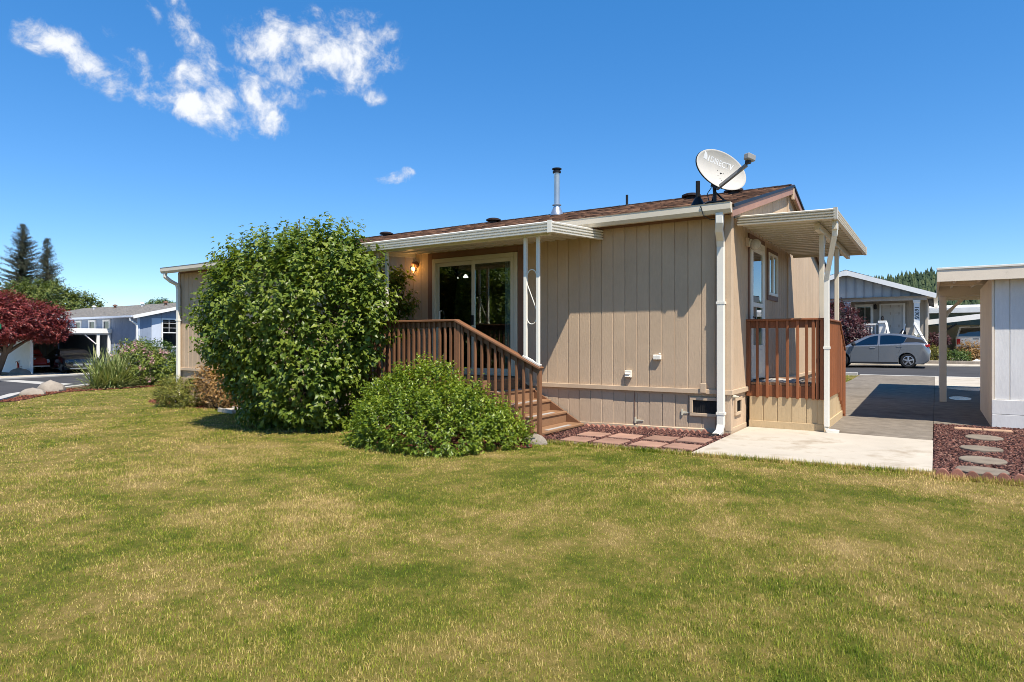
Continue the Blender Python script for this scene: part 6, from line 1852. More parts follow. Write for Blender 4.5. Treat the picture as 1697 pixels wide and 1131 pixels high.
def wheel(parent, x, y, z, r, w, side, spokes=5, dark=False, hub=False):
    """side -1: outer face towards -y (local)"""
    o = thing_part('wheel', parent)
    mb = MB(); mb.lathe((x, y - w / 2, z), [(r * 0.66, 0.0), (r * 0.9, 0.0), (r, w * 0.18), (r, w * 0.82), (r * 0.9, w), (r * 0.66, w)], 28, (0, 1, 0))
    off = off_of(parent)
    ty = mb.build('wheel', M_TYRE, parent, smooth=True, angle=35)
    yf = y + side * (w * 0.5 + 0.012)
    mb = MB(); mb.lathe((x, yf - side * 0.05, z), [(r * 0.665, 0.0), (r * 0.665, 0.04), (r * 0.60, 0.045), (r * 0.60, 0.0)], 24, (0, side, 0)); mb.lathe((x, yf - side * 0.03, z), [(r * 0.17, 0), (r * 0.17, 0.03), (r * 0.1, 0.036)], 14, (0, side, 0))
    for k in range(spokes):
        a = 2 * PI * k / spokes + 0.3
        p0 = Vector((x + r * 0.12 * math.cos(a), yf - side * 0.012, z + r * 0.12 * math.sin(a))); p1 = Vector((x + r * 0.62 * math.cos(a), yf - side * 0.02, z + r * 0.62 * math.sin(a)))
        mb.bar(p0, p1, r * (0.20 if spokes < 8 else 0.10), 0.02, (0, 1, 0))
    mb.build('rim', M_RIM, ty, smooth=False)
    mb = MB(); mb.lathe((x, yf - side * 0.07, z), [(r * 0.65, 0.0), (r * 0.65, 0.01)], 20, (0, side, 0)); mb.build('brake_disc', M_RIMD, ty)


def thing_part(name, parent): return None


def arch_outline(bottom, top, wheels, r, zc):
    """closed side outline (x,z): bottom edge left->right with half-round wheel arches, then the top line right->left"""
    pts = []
    xs = bottom
    pts.append(xs[0])
    for wx in wheels:
        zb = xs[0][1] if False else bottom[1][1]
        dz = max(min((zb - zc) / r, 0.99), -0.99); a0 = math.asin(dz)
        for q in np.linspace(PI - a0, a0, 13): pts.append((wx + r * math.cos(q), zc + r * math.sin(q)))
    pts.append(xs[-1])
    return pts + top


def car_shell(name, outline, half, m, parent, tuck=0.10, crown=None):
    """outline swept across the car, edges tucked in so that the flanks are rounded"""
    cx = sum(p[0] for p in outline) / len(outline); zmax = max(p[1] for p in outline); zmin = min(p[1] for p in outline)
    mb = MB(); rings = []
    for yy, ins in ((-half, 1.0), (-half + 0.035, 0.45), (-half + 0.11, 0.12), (-half * 0.55, 0.0), (0, -0.12), (half * 0.55, 0.0), (half - 0.11, 0.12), (half - 0.035, 0.45), (half, 1.0)):
        ring = []
        for x, z in outline:
            f = (z - zmin) / (zmax - zmin)
            zz = z - tuck * 0.55 * max(ins, -0.3) * max(0, f - 0.55) * 2.0
            xx = cx + (x - cx) * (1 - 0.045 * max(ins, 0))
            ring.append((xx, yy, zz))
        rings.append(ring)
    mb.loft(rings)
    return mb.build(name, m, parent, smooth=True, angle=38)


def greenhouse(outline, half, belt, lean, mglass, mpaint, parent, side_windows, shields, roof_idx=None):
    """cabin with tumblehome: y narrows with height; glass is set as slightly proud panels"""
    def yy(z): return half - max(0, z - belt) * lean
    mb = MB()
    n = len(outline)
    L_ = [(x, -yy(z), z) for x, z in outline]; R_ = [(x, yy(z), z) for x, z in outline]
    mid1 = [(x, -yy(z) * 0.5, z + 0.018 * (1 if z > belt + 0.1 else 0)) for x, z in outline]; mid2 = [(x, yy(z) * 0.5, z + 0.018 * (1 if z > belt + 0.1 else 0)) for x, z in outline]
    mb.loft([L_, mid1, mid2, R_])
    mb.build('cabin', mpaint, parent, smooth=True, angle=30)
    for poly in side_windows:
        for s in (-1, 1):
            mb = MB(); k = len(poly)
            a = [(x, s * (yy(z) + 0.002), z) for x, z in poly]; b = [(x, s * (yy(z) + 0.007), z) for x, z in poly]
            mb.loft([a, b]); mb.build('side_window', mglass, parent)
    for (xa, za, xb, zb, nm) in shields:
        mb = MB()
        d = Vector((xb - xa, 0, zb - za)).normalized(); nn = Vector((-d.z, 0, d.x))
        if nn.z < 0: nn = -nn
        pts = []
        for t_, ss in ((0.06, 0.90), (0.94, 0.86)):
            x = xa + (xb - xa) * t_; z = za + (zb - za) * t_
            for yf in (-1, -0.5, 0.5, 1):
                bul = 0.012 * (1 - yf * yf)
                pts.append((x + nn.x * (0.006 + bul), yy(z) * ss * yf, z + nn.z * (0.006 + bul) + 0.018 * (1 - abs(yf)) ))
        mb.add(pts, [(0, 1, 5, 4), (1, 2, 6, 5), (2, 3, 7, 6)]); mb.build(nm, mglass, parent)


def side_panel(parent, name, poly, half, m, thick=0.006, zoff=0.0):
    for s in (-1, 1):
        mb = MB(); a = [(x, s * (half - 0.004), z) for x, z in poly]; b = [(x, s * (half + thick), z) for x, z in poly]
        mb.loft([a, b]); mb.build(name, m, parent)


# grey hatchback parked along the far kerb, nose to the left (-x)
def hatchback(root):
    P = carpaint('grey_car_paint', (0.22, 0.232, 0.25), 0.24, 0.5)
    half = 0.885
    wh = (-1.30, 1.40)
    top = [(2.20, 0.34), (2.235, 0.62), (2.20, 0.86), (2.10, 1.06), (1.95, 1.10), (1.0, 1.06), (0.0, 1.01), (-0.9, 0.985), (-1.25, 0.955), (-1.75, 0.85), (-2.08, 0.72), (-2.22, 0.56), (-2.22, 0.40), (-2.16, 0.24)]
    out = arch_outline([(-2.10, 0.20), (-1.9, 0.19), (2.06, 0.22)], top, wh, 0.365, 0.33)
    car_shell('body', out, half, P, root)
    gh = [(-1.12, 0.95), (-0.72, 1.20), (-0.30, 1.41), (0.10, 1.515), (0.55, 1.55), (1.05, 1.53), (1.55, 1.45), (1.90, 1.35), (2.02, 1.18), (2.10, 1.0), (1.0, 1.0), (0, 0.95)]
    w1 = [(-0.78, 1.02), (-0.42, 1.24), (-0.10, 1.40), (0.18, 1.462), (0.22, 1.455), (0.20, 1.06)]
    w2 = [(0.30, 1.065), (0.31, 1.462), (0.62, 1.475), (1.02, 1.452), (1.34, 1.37), (1.22, 1.14), (1.12, 1.10)]
    greenhouse(gh, half - 0.055, 1.0, 0.42, M_CARGL, P, root, [w1, w2], [(-1.05, 0.99, -0.06, 1.475, 'windscreen'), (2.085, 1.06, 1.915, 1.335, 'rear_window')])
    for s in (-1, 1):
        mb = MB(); po = [(1.36, 1.375), (1.92, 1.27), (2.03, 1.12), (1.72, 1.16), (1.24, 1.15)]
        yv = lambda z: half - 0.055 - (z - 1.0) * 0.42
        mb.loft([[(x, s * (yv(z) + 0.002), z) for x, z in po], [(x, s * (yv(z) + 0.008), z) for x, z in po]]); mb.build('rear_pillar', M_PLASTIC, root)
        mb = MB(); po = [(1.62, 0.985), (2.19, 1.06), (2.205, 0.945), (1.9, 0.93)]
        mb.loft([[(x, s * (half - 0.10), z) for x, z in po], [(x, s * (half - 0.012), z) for x, z in po]]); mb.build('tail_light', M_TAIL, root, bevel=0.01)
        mb = MB(); po = [(-2.19, 0.70), (-1.78, 0.86), (-1.55, 0.88), (-1.75, 0.76)]
        mb.loft([[(x, s * (half - 0.16), z) for x, z in po], [(x, s * (half - 0.02), z) for x, z in po]]); mb.build('headlight', M_HEAD, root, bevel=0.01)
        mb = MB(); mb.lathe((-0.78, s * (half + 0.02), 1.06), [(0.03, 0.0), (0.09, 0.02), (0.09, 0.10), (0.05, 0.14)], 10, (0.3, s, 0.25)); mb.build('mirror', M_PLASTIC, root, smooth=True)
        for xh, zh in ((-0.0, 0.90), (1.06, 0.965)):
            mb = MB(); mb.bar((xh - 0.11, s * (half + 0.012), zh), (xh + 0.11, s * (half + 0.012), zh + 0.01), 0.02, 0.03); mb.build('door_handle', M_RIM, root, bevel=0.006)
        for xs_ in (-0.93, 0.25, 1.10):
            mb = MB()
            if xs_ == 1.10: pts = [(1.12, 1.10), (1.10, 0.85), (1.02, 0.66)]
            elif xs_ == 0.25: pts = [(0.25, 1.05), (0.25, 0.28)]
            else: pts = [(-0.80, 1.0), (-0.90, 0.6), (-0.86, 0.28)]
            mb.tube([(x, s * (half - 0.001), z) for x, z in pts], 0.005, 4); mb.build('door_seam', M_PLASTIC, root)
        mb = MB(); mb.bar((-0.92, s * (half - 0.01), 0.225), (1.02, s * (half - 0.01), 0.245), 0.05, 0.06); mb.build('sill', M_PLASTIC, root, bevel=0.01)
        for x in wh:
            wheel(root, x, s * (half - 0.115), 0.325, 0.325, 0.21, s)
            mb = MB(); mb.lathe((x, s * (half - 0.36), 0.33), [(0.36, 0.0), (0.36, 0.02)], 18, (0, s, 0)); mb.build('wheel_well', M_PLASTIC, root)
    mb = MB(); mb.box(-2.0, 2.0, -0.62, 0.62, 0.16, 0.30); mb.build('underbody', M_PLASTIC, root)
    mb = MB(); mb.bar((1.82, -0.55, 1.46), (1.82, 0.55, 1.46), 0.22, 0.03); mb.build('spoiler', P, root, bevel=0.01)
    mb = MB(); mb.box(2.215, 2.235, -0.26, 0.26, 0.66, 0.78); mb.build('number_plate', M_WTRIM, root)


def saloon(root):
    P = carpaint('black_car_paint', (0.014, 0.015, 0.02), 0.16, 0.2)
    half = 0.93; wh = (-1.45, 1.42)
    top = [(2.36, 0.36), (2.42, 0.62), (2.36, 0.84), (2.0, 0.95), (1.4, 1.0), (0.6, 1.03), (-0.2, 1.02), (-1.0, 1.02), (-1.7, 1.03), (-2.3, 1.0), (-2.42, 0.86), (-2.42, 0.45), (-2.32, 0.25)]
    out = arch_outline([(-2.26, 0.22), (-2.0, 0.2), (2.26, 0.22)], top, wh, 0.38, 0.34)
    car_shell('body', out, half, P, root)
    gh = [(1.02, 1.0), (0.62, 1.20), (0.22, 1.38), (-0.15, 1.445), (-0.6, 1.455), (-1.05, 1.41), (-1.55, 1.24), (-1.95, 1.06), (-1.9, 1.0), (-0.5, 0.98)]
    greenhouse(gh, half - 0.07, 1.02, 0.46, glassmat('blue_reflecting_glass', (0.12, 0.16, 0.2), ior=3.2), P, root, [[(0.66, 1.05), (0.2, 1.31), (-0.12, 1.395), (-0.18, 1.39), (-0.18, 1.06)], [(-0.26, 1.06), (-0.26, 1.392), (-0.62, 1.40), (-1.0, 1.36), (-1.5, 1.10)]], [(1.0, 1.02, 0.10, 1.42, 'windscreen'), (-1.9, 1.08, -1.15, 1.40, 'rear_window')])
    for s in (-1, 1):
        mb = MB(); mb.add([(2.385, s * 0.42, 0.62), (2.37, s * 0.42, 0.76), (2.20, s * 0.86, 0.80), (2.24, s * 0.86, 0.68), (2.405, s * 0.42, 0.62), (2.39, s * 0.42, 0.77), (2.20, s * 0.89, 0.81), (2.25, s * 0.885, 0.67)], [(0, 1, 2, 3), (4, 7, 6, 5), (0, 4, 5, 1), (1, 5, 6, 2), (2, 6, 7, 3), (3, 7, 4, 0)]); mb.build('headlight', M_HEAD, root)
        mb = MB(); mb.box(2.405, 2.425, s * 0.30 - 0.24, s * 0.30 + 0.24, 0.47, 0.58); mb.build('grille', M_RIM, root)
        mb = MB(); mb.lathe((0.72, s * (half + 0.02), 1.06), [(0.03, 0.0), (0.08, 0.02), (0.08, 0.1), (0.04, 0.14)], 10, (0.1, s, 0.2)); mb.build('mirror', P, root, smooth=True)
        mb = MB(); mb.box(-2.425, -2.38, s * 0.66 - 0.2, s * 0.66 + 0.2, 0.72, 0.88); mb.build('tail_light', M_TAIL, root)
        mb = MB(); mb.bar((-1.0, s * (half - 0.005), 0.26), (1.0, s * (half - 0.005), 0.26), 0.03, 0.05); mb.build('sill', M_RIM, root)
        for x in wh:
            wheel(root, x, s * (half - 0.12), 0.34, 0.34, 0.23, s, 10)
            mb = MB(); mb.lathe((x, s * (half - 0.38), 0.34), [(0.37, 0.0), (0.37, 0.02)], 18, (0, s, 0)); mb.build('wheel_well', M_PLASTIC, root)
    mb = MB(); mb.box(2.40, 2.44, -0.7, 0.7, 0.27, 0.33); mb.build('bumper_trim', M_RIM, root)


def beetle(root):
    P = carpaint('red_car_paint', (0.36, 0.022, 0.016), 0.25, 0.1)
    half = 0.62; wh = (-1.2, 1.2)
    def arc(x0, x1, z0, h, n): return [(x0 + (x1 - x0) * k / n, z0 + h * math.sin(PI * k / n)) for k in range(n + 1)]
    body = [(-1.85, 0.35), (1.80, 0.35), (1.98, 0.55), (1.85, 0.78), (1.45, 0.95), (0.85, 1.02), (-0.8, 1.02), (-1.4, 0.95), (-1.85, 0.72), (-1.98, 0.5)]
    car_shell('body', body, half, P, root, 0.14)
    gh = [(0.82, 0.98), (0.55, 1.25), (0.15, 1.45), (-0.3, 1.50), (-0.8, 1.40), (-1.25, 1.18), (-1.6, 0.92), (-0.6, 0.95)]
    greenhouse(gh, half - 0.02, 1.0, 0.25, M_CARGL, P, root, [[(0.55, 1.06), (0.32, 1.30), (0.05, 1.40), (-0.25, 1.42), (-0.25, 1.06)], [(-0.33, 1.06), (-0.33, 1.42), (-0.7, 1.36), (-1.0, 1.08)]], [(0.82, 1.0, 0.2, 1.44, 'windscreen'), (-1.5, 1.0, -0.9, 1.38, 'rear_window')])
    for s in (-1, 1):
        for x in wh:
            mb = MB(); mb.loft([[(x + 0.52 * math.cos(q), s * (half - 0.05), 0.30 + 0.50 * math.sin(q)) for q in np.linspace(0.05, PI - 0.05, 12)], [(x + 0.44 * math.cos(q), s * (half + 0.20), 0.30 + 0.42 * math.sin(q)) for q in np.linspace(0.05, PI - 0.05, 12)], [(x + 0.36 * math.cos(q), s * (half + 0.22), 0.30 + 0.33 * math.sin(q)) for q in np.linspace(0.05, PI - 0.05, 12)]], False, False); mb.build('fender', P, root, smooth=True)
            wheel(root, x, s * (half + 0.09), 0.32, 0.32, 0.17, s, 5)
        mb = MB(); mb.lathe((1.62, s * (half + 0.06), 0.68), [(0.12, 0.0), (0.12, 0.06), (0.08, 0.09)], 14, (1, 0, 0.25)); mb.build('headlight', M_HEAD, root, smooth=True)
    mb = MB(); mb.box(1.98, 2.05, -0.75, 0.75, 0.36, 0.44); mb.build('bumper', M_RIM, root, bevel=0.015)
    mb = MB(); mb.lathe((1.80, 0, 0.86), [(0.06, 0), (0.06, 0.01)], 12, (1, 0, 0.5)); mb.build('bonnet_badge', M_RIM, root)


def pickup(root):
    """white pickup seen from behind: local x forward"""
    P = carpaint('white_truck_paint', (0.72, 0.71, 0.70), 0.3, 0.0)
    half = 0.98; wh = (-1.75, 1.85)
    top = [(2.85, 0.45), (2.9, 0.8), (2.75, 1.1), (1.5, 1.2), (0.9, 1.22), (-2.7, 1.22), (-2.78, 1.20), (-2.78, 0.62)]
    out = arch_outline([(-2.75, 0.50), (-2.5, 0.48), (2.8, 0.42)], top, wh, 0.46, 0.42)
    car_shell('body', out, half, P, root, 0.05)
    gh = [(1.35, 1.2), (0.75, 1.62), (0.4, 1.86), (-0.6, 1.90), (-0.92, 1.86), (-1.0, 1.2)]
    greenhouse(gh, half - 0.06, 1.22, 0.25, glassmat('dark_truck_glass', (0.1, 0.11, 0.11)), P, root, [[(1.0, 1.30), (0.45, 1.74), (0.2, 1.78), (0.2, 1.30)], [(0.1, 1.30), (0.1, 1.78), (-0.75, 1.79), (-0.8, 1.30)]], [(1.3, 1.24, 0.45, 1.84, 'windscreen'), (-0.995, 1.24, -0.93, 1.84, 'rear_window')])
    mb = MB(); mb.box(-2.795, -2.755, -0.72, 0.72, 0.66, 1.19); tg = mb.build('tailgate', P, root, bevel=0.012)
    mb = MB(); mb.box(-2.81, -2.796, -0.14, 0.14, 1.08, 1.13); mb.build('handle', M_PLASTIC, tg)
    mb = MB(); mb.box(-2.96, -2.80, -0.92, 0.92, 0.42, 0.62); mb.build('bumper', M_PLASTIC, root, bevel=0.02)
    mb = MB(); mb.box(-2.97, -2.961, -0.17, 0.17, 0.47, 0.58); mb.build('number_plate', M_WTRIM, root)
    for s in (-1, 1):
        mb = MB(); mb.box(-2.80, -2.74, s * 0.85 - 0.09, s * 0.85 + 0.09, 0.78, 1.12); mb.build('tail_light', M_TAIL, root, bevel=0.01)
        for x in wh: wheel(root, x, s * (half - 0.14), 0.40, 0.40, 0.27, s, 6)
    mb = MB(); mb.box(-2.6, 2.6, -0.6, 0.6, 0.30, 0.5); mb.build('underbody', M_PLASTIC, root)
    mb = MB(); mb.box(-0.95, -0.85, -0.22, 0.22, 1.87, 1.93); mb.build('brake_lamp', M_PLASTIC, root)


def place_car(fn, name, label, cat, x, y, rz, z=None, group=None):
    o = thing(name, label, cat, (0, 0, 0), group)
    fn(o)
    o.location = (x, y, g(x, y) + 0.004 if z is None else z)
    o.rotation_euler = (0, 0, rz)
    return o


place_car(hatchback, 'parked_car', 'grey hatchback parked at the kerb in front of the grey house', 'car', 0.05, 25.0, 0.0, z=g(0, 25.0) + 0.004)
place_car(saloon, 'parked_car', 'black saloon car parked nose-out under the white carport', 'car', -42.9, 9.05, rad(-8), z=-0.59 + 0.016)
place_car(beetle, 'parked_car', 'small round red car in the carport beside the black saloon', 'car', -45.2, 7.55, rad(-10), z=-0.59 + 0.016)

# ------------------------------------------------------------------ grey house across the street
M_GREYS = siding_mat('grey_board_siding', (0.46, 0.44, 0.42), 0.02, 0.2)
M_TAUPE = mat('taupe_board', (0.37, 0.335, 0.29), 0.7, 0.08)
GX, GY, GZ = -1.55, 29.3, g(0, 30)     # gable centre, porch front plane
GH = 3.95
gh_ = thing('grey_house', 'grey gabled house with a white-railed porch across the street', 'house', (GX, GY + 6, GZ))
EV = 3.68; PK = 5.02 + 0.05


def gz_(x): return PK - abs(x - GX) * (PK - EV) / GH


mb = MB(); mb.prism([(GX - GH + 0.3, GZ - 0.3), (GX + GH - 0.3, GZ - 0.3), (GX + GH - 0.3, EV), (GX, PK - 0.1), (GX - GH + 0.3, EV)], 'y', GY + 2.3, GY + 14); mb.build('wall', M_TAUPE, gh_)
mb = MB(); mb.prism([(GX - GH + 0.25, EV - 0.03), (GX + GH - 0.25, EV - 0.03), (GX, PK - 0.12)], 'y', GY, GY + 0.10)
gw = mb.build('gable_wall', M_GREYS, gh_)
M_BATTEN = mat('grey_batten', (0.30, 0.29, 0.285), 0.7, 0.06)
for i in range(-8, 9):
    x = GX + i * 0.42
    if abs(i) > 7: continue
    z1 = gz_(x) - 0.2
    if z1 < EV + 0.1: continue
    mb = MB(); mb.box(x - 0.035, x + 0.035, GY - 0.05, GY - 0.001, EV - 0.0, z1); mb.build('batten', M_BATTEN, gw)
mb = MB(); mb.box(GX - GH + 0.3, GX + GH - 0.3, GY - 0.03, GY + 0.13, EV - 0.22, EV - 0.031); mb.build('porch_beam', M_GREYS, gh_)
mb = MB()
for s in (-1, 1):
    xa = GX + s * (GH + 0.05)
    mb.add([(xa, GY - 0.4, EV - 0.02), (GX, GY - 0.4, PK), (GX, GY + 14.3, PK), (xa, GY + 14.3, EV - 0.02), (xa, GY - 0.4, EV + 0.08), (GX, GY - 0.4, PK + 0.1), (GX, GY + 14.3, PK + 0.1), (xa, GY + 14.3, EV + 0.08)], [(0, 3, 2, 1), (4, 5, 6, 7), (0, 1, 5, 4), (1, 2, 6, 5), (2, 3, 7, 6), (3, 0, 4, 7)])
mb.build('roof', mat('black_shingle', (0.022, 0.022, 0.024), 0.9, 0.25), gh_)
for s in (-1, 1):
    mb = MB(); mb.bar((GX + s * (GH + 0.1), GY - 0.43, EV - 0.06), (GX, GY - 0.43, PK - 0.06), 0.05, 0.24); mb.build('rake_board', M_WTRIM, gh_)
    mb = MB(); mb.box(GX + s * GH - 0.02, GX + s * GH + 0.16 * s + (0.02 if s > 0 else 0), GY - 0.42, GY + 14, EV - 0.10, EV + 0.05); mb.build('gutter', M_WTRIM, gh_)
mb = MB(); mb.add([(GX - GH, GY - 0.38, EV - 0.035), (GX + GH, GY - 0.38, EV - 0.035), (GX + GH, GY + 2.3, EV - 0.035), (GX - GH, GY + 2.3, EV - 0.035)], [(0, 1, 2, 3)]); mb.build('porch_ceiling', M_TAUPE, gh_)
FZ = 1.36
mb = MB(); mb.prism([(GX - 0.10, PK - 0.23), (GX + 0.10, PK - 0.23), (GX + 0.10, PK + 0.02), (GX, PK + 0.055), (GX - 0.10, PK + 0.02)], 'y', GY - 0.462, GY - 0.40); mb.build('rake_cap', M_WTRIM, gh_)
mb = MB(); mb.box(GX - GH + 0.3, 1.75, GY - 0.1, GY + 2.3, FZ - 0.16, FZ); mb.build('porch_floor', M_TAUPE, gh_)
mb = MB(); mb.box(GX - GH + 0.3, 1.75, GY + 0.0, GY + 0.05, GZ - 0.3, FZ - 0.161); mb.build('porch_skirting', M_GREYS, gh_)
for x in (-1.50, 1.66, -4.9):
    mb = MB(); mb.box(x - 0.125, x + 0.125, GY - 0.1, GY + 0.15, (2.30 if x < -1 else GZ), EV - 0.221); mb.box(x - 0.155, x + 0.155, GY - 0.13, GY + 0.18, EV - 0.36, EV - 0.222); mb.build('column', M_WTRIM, gh_, bevel=0.01)
lettering('16905', 0.27, 0, 0, 0, gh_, 'house_number', M_RIMD, lambda u, v: Vector((1.66 + 0.10 - v, GY - 0.104, 3.20 - u)) if False else Vector((1.58 + v, GY - 0.104, 3.14 - u)))
mb = MB(); mb.box(-4.9, 0.10, GY - 0.03, GY + 0.08, 2.20, 2.29); mb.build('rail_cap', M_WTRIM, gh_)
mb = MB(); mb.box(-4.9, 0.10, GY + 0.0, GY + 0.05, 1.45, 1.52); mb.build('bottom_rail', M_WTRIM, gh_)
bp = MB().box(-0.035, 0.035, 0.0, 0.045, 1.521, 2.199).mesh('baluster', M_WTRIM)
for i in range(30): piece('baluster', bp, gh_, (-4.75 + i * 0.163, GY + 0.002, 0))
mb = MB(); mb.box(0.0, 0.28, GY - 0.16, GY + 0.14, GZ, 2.30); mb.box(-0.06, 0.34, GY - 0.22, GY + 0.2, 2.301, 2.42); mb.build('newel_post', M_WTRIM, gh_, bevel=0.01)
mb = MB(); mb.lathe((0.14, GY - 0.01, 2.43), [(0.07, 0), (0.09, 0.1), (0.06, 0.2), (0.02, 0.25)], 10); mb.build('finial_lantern', M_BLACK, gh_)
mb = MB(); mb.bar((0.32, GY - 0.16, 2.28), (0.60, GY - 1.6, 1.1), 0.10, 0.12); mb.bar((0.32, GY - 0.16, 1.6), (0.60, GY - 1.6, 0.5), 0.06, 0.2); mb.build('stair_rail', M_WTRIM, gh_)
mb = MB(); mb.bar((1.56, GY - 0.16, 2.25), (2.15, GY - 1.6, 1.05), 0.10, 0.12); mb.bar((1.56, GY - 0.16, 1.7), (2.15, GY - 1.6, 0.5), 0.06, 0.2); mb.build('stair_rail', M_WTRIM, gh_)
for k in range(5):
    mb = MB(); mb.box(0.36, 1.7, GY - 0.2 - 0.28 * (k + 1), GY - 0.2 - 0.28 * k, GZ - 0.1, FZ - 0.17 * (k + 1)); mb.build('step', M_TAUPE, gh_)
mb = MB(); mb.box(1.20, 1.56, GY - 0.12, GY + 0.10, 1.37, 2.05); mb.build('porch_wall', M_TAUPE, gh_)
# porch back wall: battens, door, window, lantern
WY = GY + 2.3
for i in range(18):
    x = GX - 3.4 + i * 0.41
    mb = MB(); mb.box(x - 0.025, x + 0.025, WY - 0.05, WY - 0.001, FZ, EV - 0.05); mb.build('batten', M_TAUPE, gh_)
mb = MB(); mb.box(-0.14, -0.05, WY - 0.09, WY - 0.021, FZ, 3.43); mb.box(0.99, 1.08, WY - 0.09, WY - 0.021, FZ, 3.43); mb.box(-0.0495, 0.9895, WY - 0.06, WY - 0.021, 3.35, 3.43); mb.build('door_frame', M_WTRIM, gh_)
mb = MB(); mb.box(-0.049, 0.989, WY - 0.045, WY - 0.021, FZ + 0.02, 3.349); dr = mb.build('door', mat('pale_grey_door', (0.55, 0.53, 0.50), 0.5, 0.05), gh_, bevel=0.005)
for ix in (0, 1):
    for (z0, z1) in ((FZ + 0.2, FZ + 0.75), (FZ + 0.9, FZ + 1.45), (FZ + 1.58, FZ + 1.85)):
        mb = MB(); x0 = 0.07 + ix * 0.46; mb.box(x0, x0 + 0.33, WY - 0.053, WY - 0.0455, z0, z1); mb.build('door_panel', MATS['pale_grey_door'], dr, bevel=0.006)
far_window(gh_, 'y', (-0.90, WY - 0.021), 0.92, 2.10, 3.42, frame=0.13, gm=glassmat('screened_glass', (0.6, 0.64, 0.61), ior=1.22), bm_=mat('grey_green_screen', (0.36, 0.42, 0.38), 0.8))
mb = MB(); mb.lathe((-0.33, WY - 0.12, 3.12), [(0.03, 0), (0.075, 0.04), (0.09, 0.2), (0.05, 0.27), (0.02, 0.32)], 10); mb.bar((-0.33, WY - 0.12, 3.40), (-0.33, WY - 0.022, 3.38), 0.02, 0.02); mb.build('wall_lantern', M_BLACK, gh_)
pb_ = thing('porch_bundle', 'dark bundle with a pale strap lying on the grey house porch', 'bag', (1.05, GY + 0.25, FZ), None)
mb = MB(); mb.lathe((1.05, GY + 0.25, FZ), [(0.26, 0.0), (0.33, 0.12), (0.26, 0.32), (0.12, 0.48), (0.04, 0.62)], 10); mb.build('sack', mat('dark_cloth', (0.03, 0.032, 0.04), 0.8, 0.3), pb_, smooth=True)
mb = MB(); mb.tube([(1.0, GY - 0.1, FZ + 0.05), (1.04, GY - 0.05, FZ + 0.4), (1.1, GY + 0.25, FZ + 0.62), (1.15, GY + 0.3, FZ + 0.9)], 0.03, 6); mb.build('strap', M_WTRIM, pb_)

# ------------------------------------------------------------------ carport and pickup beyond, more roofs, planting by the kerb
cp2 = thing('carport', 'white gabled carport over a pickup beyond the grey house', 'carport', (4.8, 38, g(4, 38)))
CXm, CY_ = 4.9, 36.0
gz2 = g(4, 38)


def c2(x): return 2.86 - abs(x - CXm) * 0.12


mb = MB(); mb.prism([(1.5, c2(1.5)), (CXm, c2(CXm)), (8.5, c2(8.5)), (8.5, c2(8.5) + 0.08), (CXm, c2(CXm) + 0.08), (1.5, c2(1.5) + 0.08)], 'y', CY_, CY_ + 8); mb.build('roof', M_WTRIM, cp2)
mb = MB(); mb.prism([(1.45, c2(1.45) - 0.2), (CXm, c2(CXm) - 0.2), (8.5, c2(8.5) - 0.2), (8.5, c2(8.5) + 0.10), (CXm, c2(CXm) + 0.10), (1.45, c2(1.45) + 0.10)], 'y', CY_ - 0.05, CY_ - 0.001); mb.build('fascia', M_WTRIM, cp2)
mb = MB(); mb.box(1.7, 8.4, CY_ + 6.6, CY_ + 6.7, gz2, 2.42); mb.build('back_wall', mat('beige_panel_wall', (0.70, 0.66, 0.58), 0.7, 0.1), cp2)
for i in range(22):
    mb = MB(); x = 1.8 + i * 0.3; mb.box(x, x + 0.03, CY_ + 6.58, CY_ + 6.599, gz2, 2.41); mb.build('wall_batten', MATS['beige_panel_wall'], cp2)
for x in (1.95, 8.2):
    mb = MB(); mb.box(x - 0.06, x + 0.06, CY_ + 0.1, CY_ + 0.22, gz2, c2(x) - 0.001); mb.build('post', M_WTRIM, cp2)
mb = MB(); mb.bar((2.35, CY_ + 0.3, 1.55), (3.5, CY_ + 0.3, 2.38), 0.08, 0.10); mb.build('brace', M_BLACK, cp2)
mb = MB(); mb.box(4.15, 4.5, CY_ + 6.5, CY_ + 6.579, 2.0, 2.28); mb.build('meter_box', M_BLACK, cp2)
mb = MB(); mb.box(4.51, 5.1, CY_ + 6.5, CY_ + 6.579, 2.0, 2.26); mb.build('shelf_box', M_BROWN, cp2)
h3 = thing('far_house', 'low white-roofed house behind the gabled carport', 'house', (5, 50, g(5, 50)))
mb = MB(); mb.box(-2, 14, 46, 54, 0, 3.35); mb.build('wall', mat('dark_green_wall', (0.10, 0.12, 0.09), 0.8, 0.15), h3)
mb = MB(); mb.prism([(45.6, 3.36), (54.4, 3.36), (54.4, 3.70), (50, 4.1), (45.6, 3.72)], 'x', -2.4, 14.4); mb.build('roof', mat('white_membrane_roof', (0.62, 0.62, 0.60), 0.6, 0.1), h3)
place_car(pickup, 'pickup_truck', 'white pickup truck with dark rear window under the gabled carport', 'pickup truck', 4.45, 39.9, rad(90), z=g(4, 38) + 0.01)
YELL = leafmat('yellow_shrub_leaf', [(0.1, (0.06, 0.075, 0.014)), (0.5, (0.19, 0.18, 0.035)), (0.95, (0.36, 0.30, 0.09))], 0.5, 0.25)
FY = STREET_Y1 + 1.9
sheet('planting_bed', [(1.9, STREET_Y1 + 1.25), (4.2, STREET_Y1 + 1.25), (4.5, FY + 1.6), (1.9, FY + 1.6)], 0.03, M_MULCHSOIL)
mb = MB()
edp = thing('garden_edging', 'brown timber edging round the kerbside planting bed', 'garden edging', (3, STREET_Y1 + 1.2, g(3, STREET_Y1 + 1.2)))
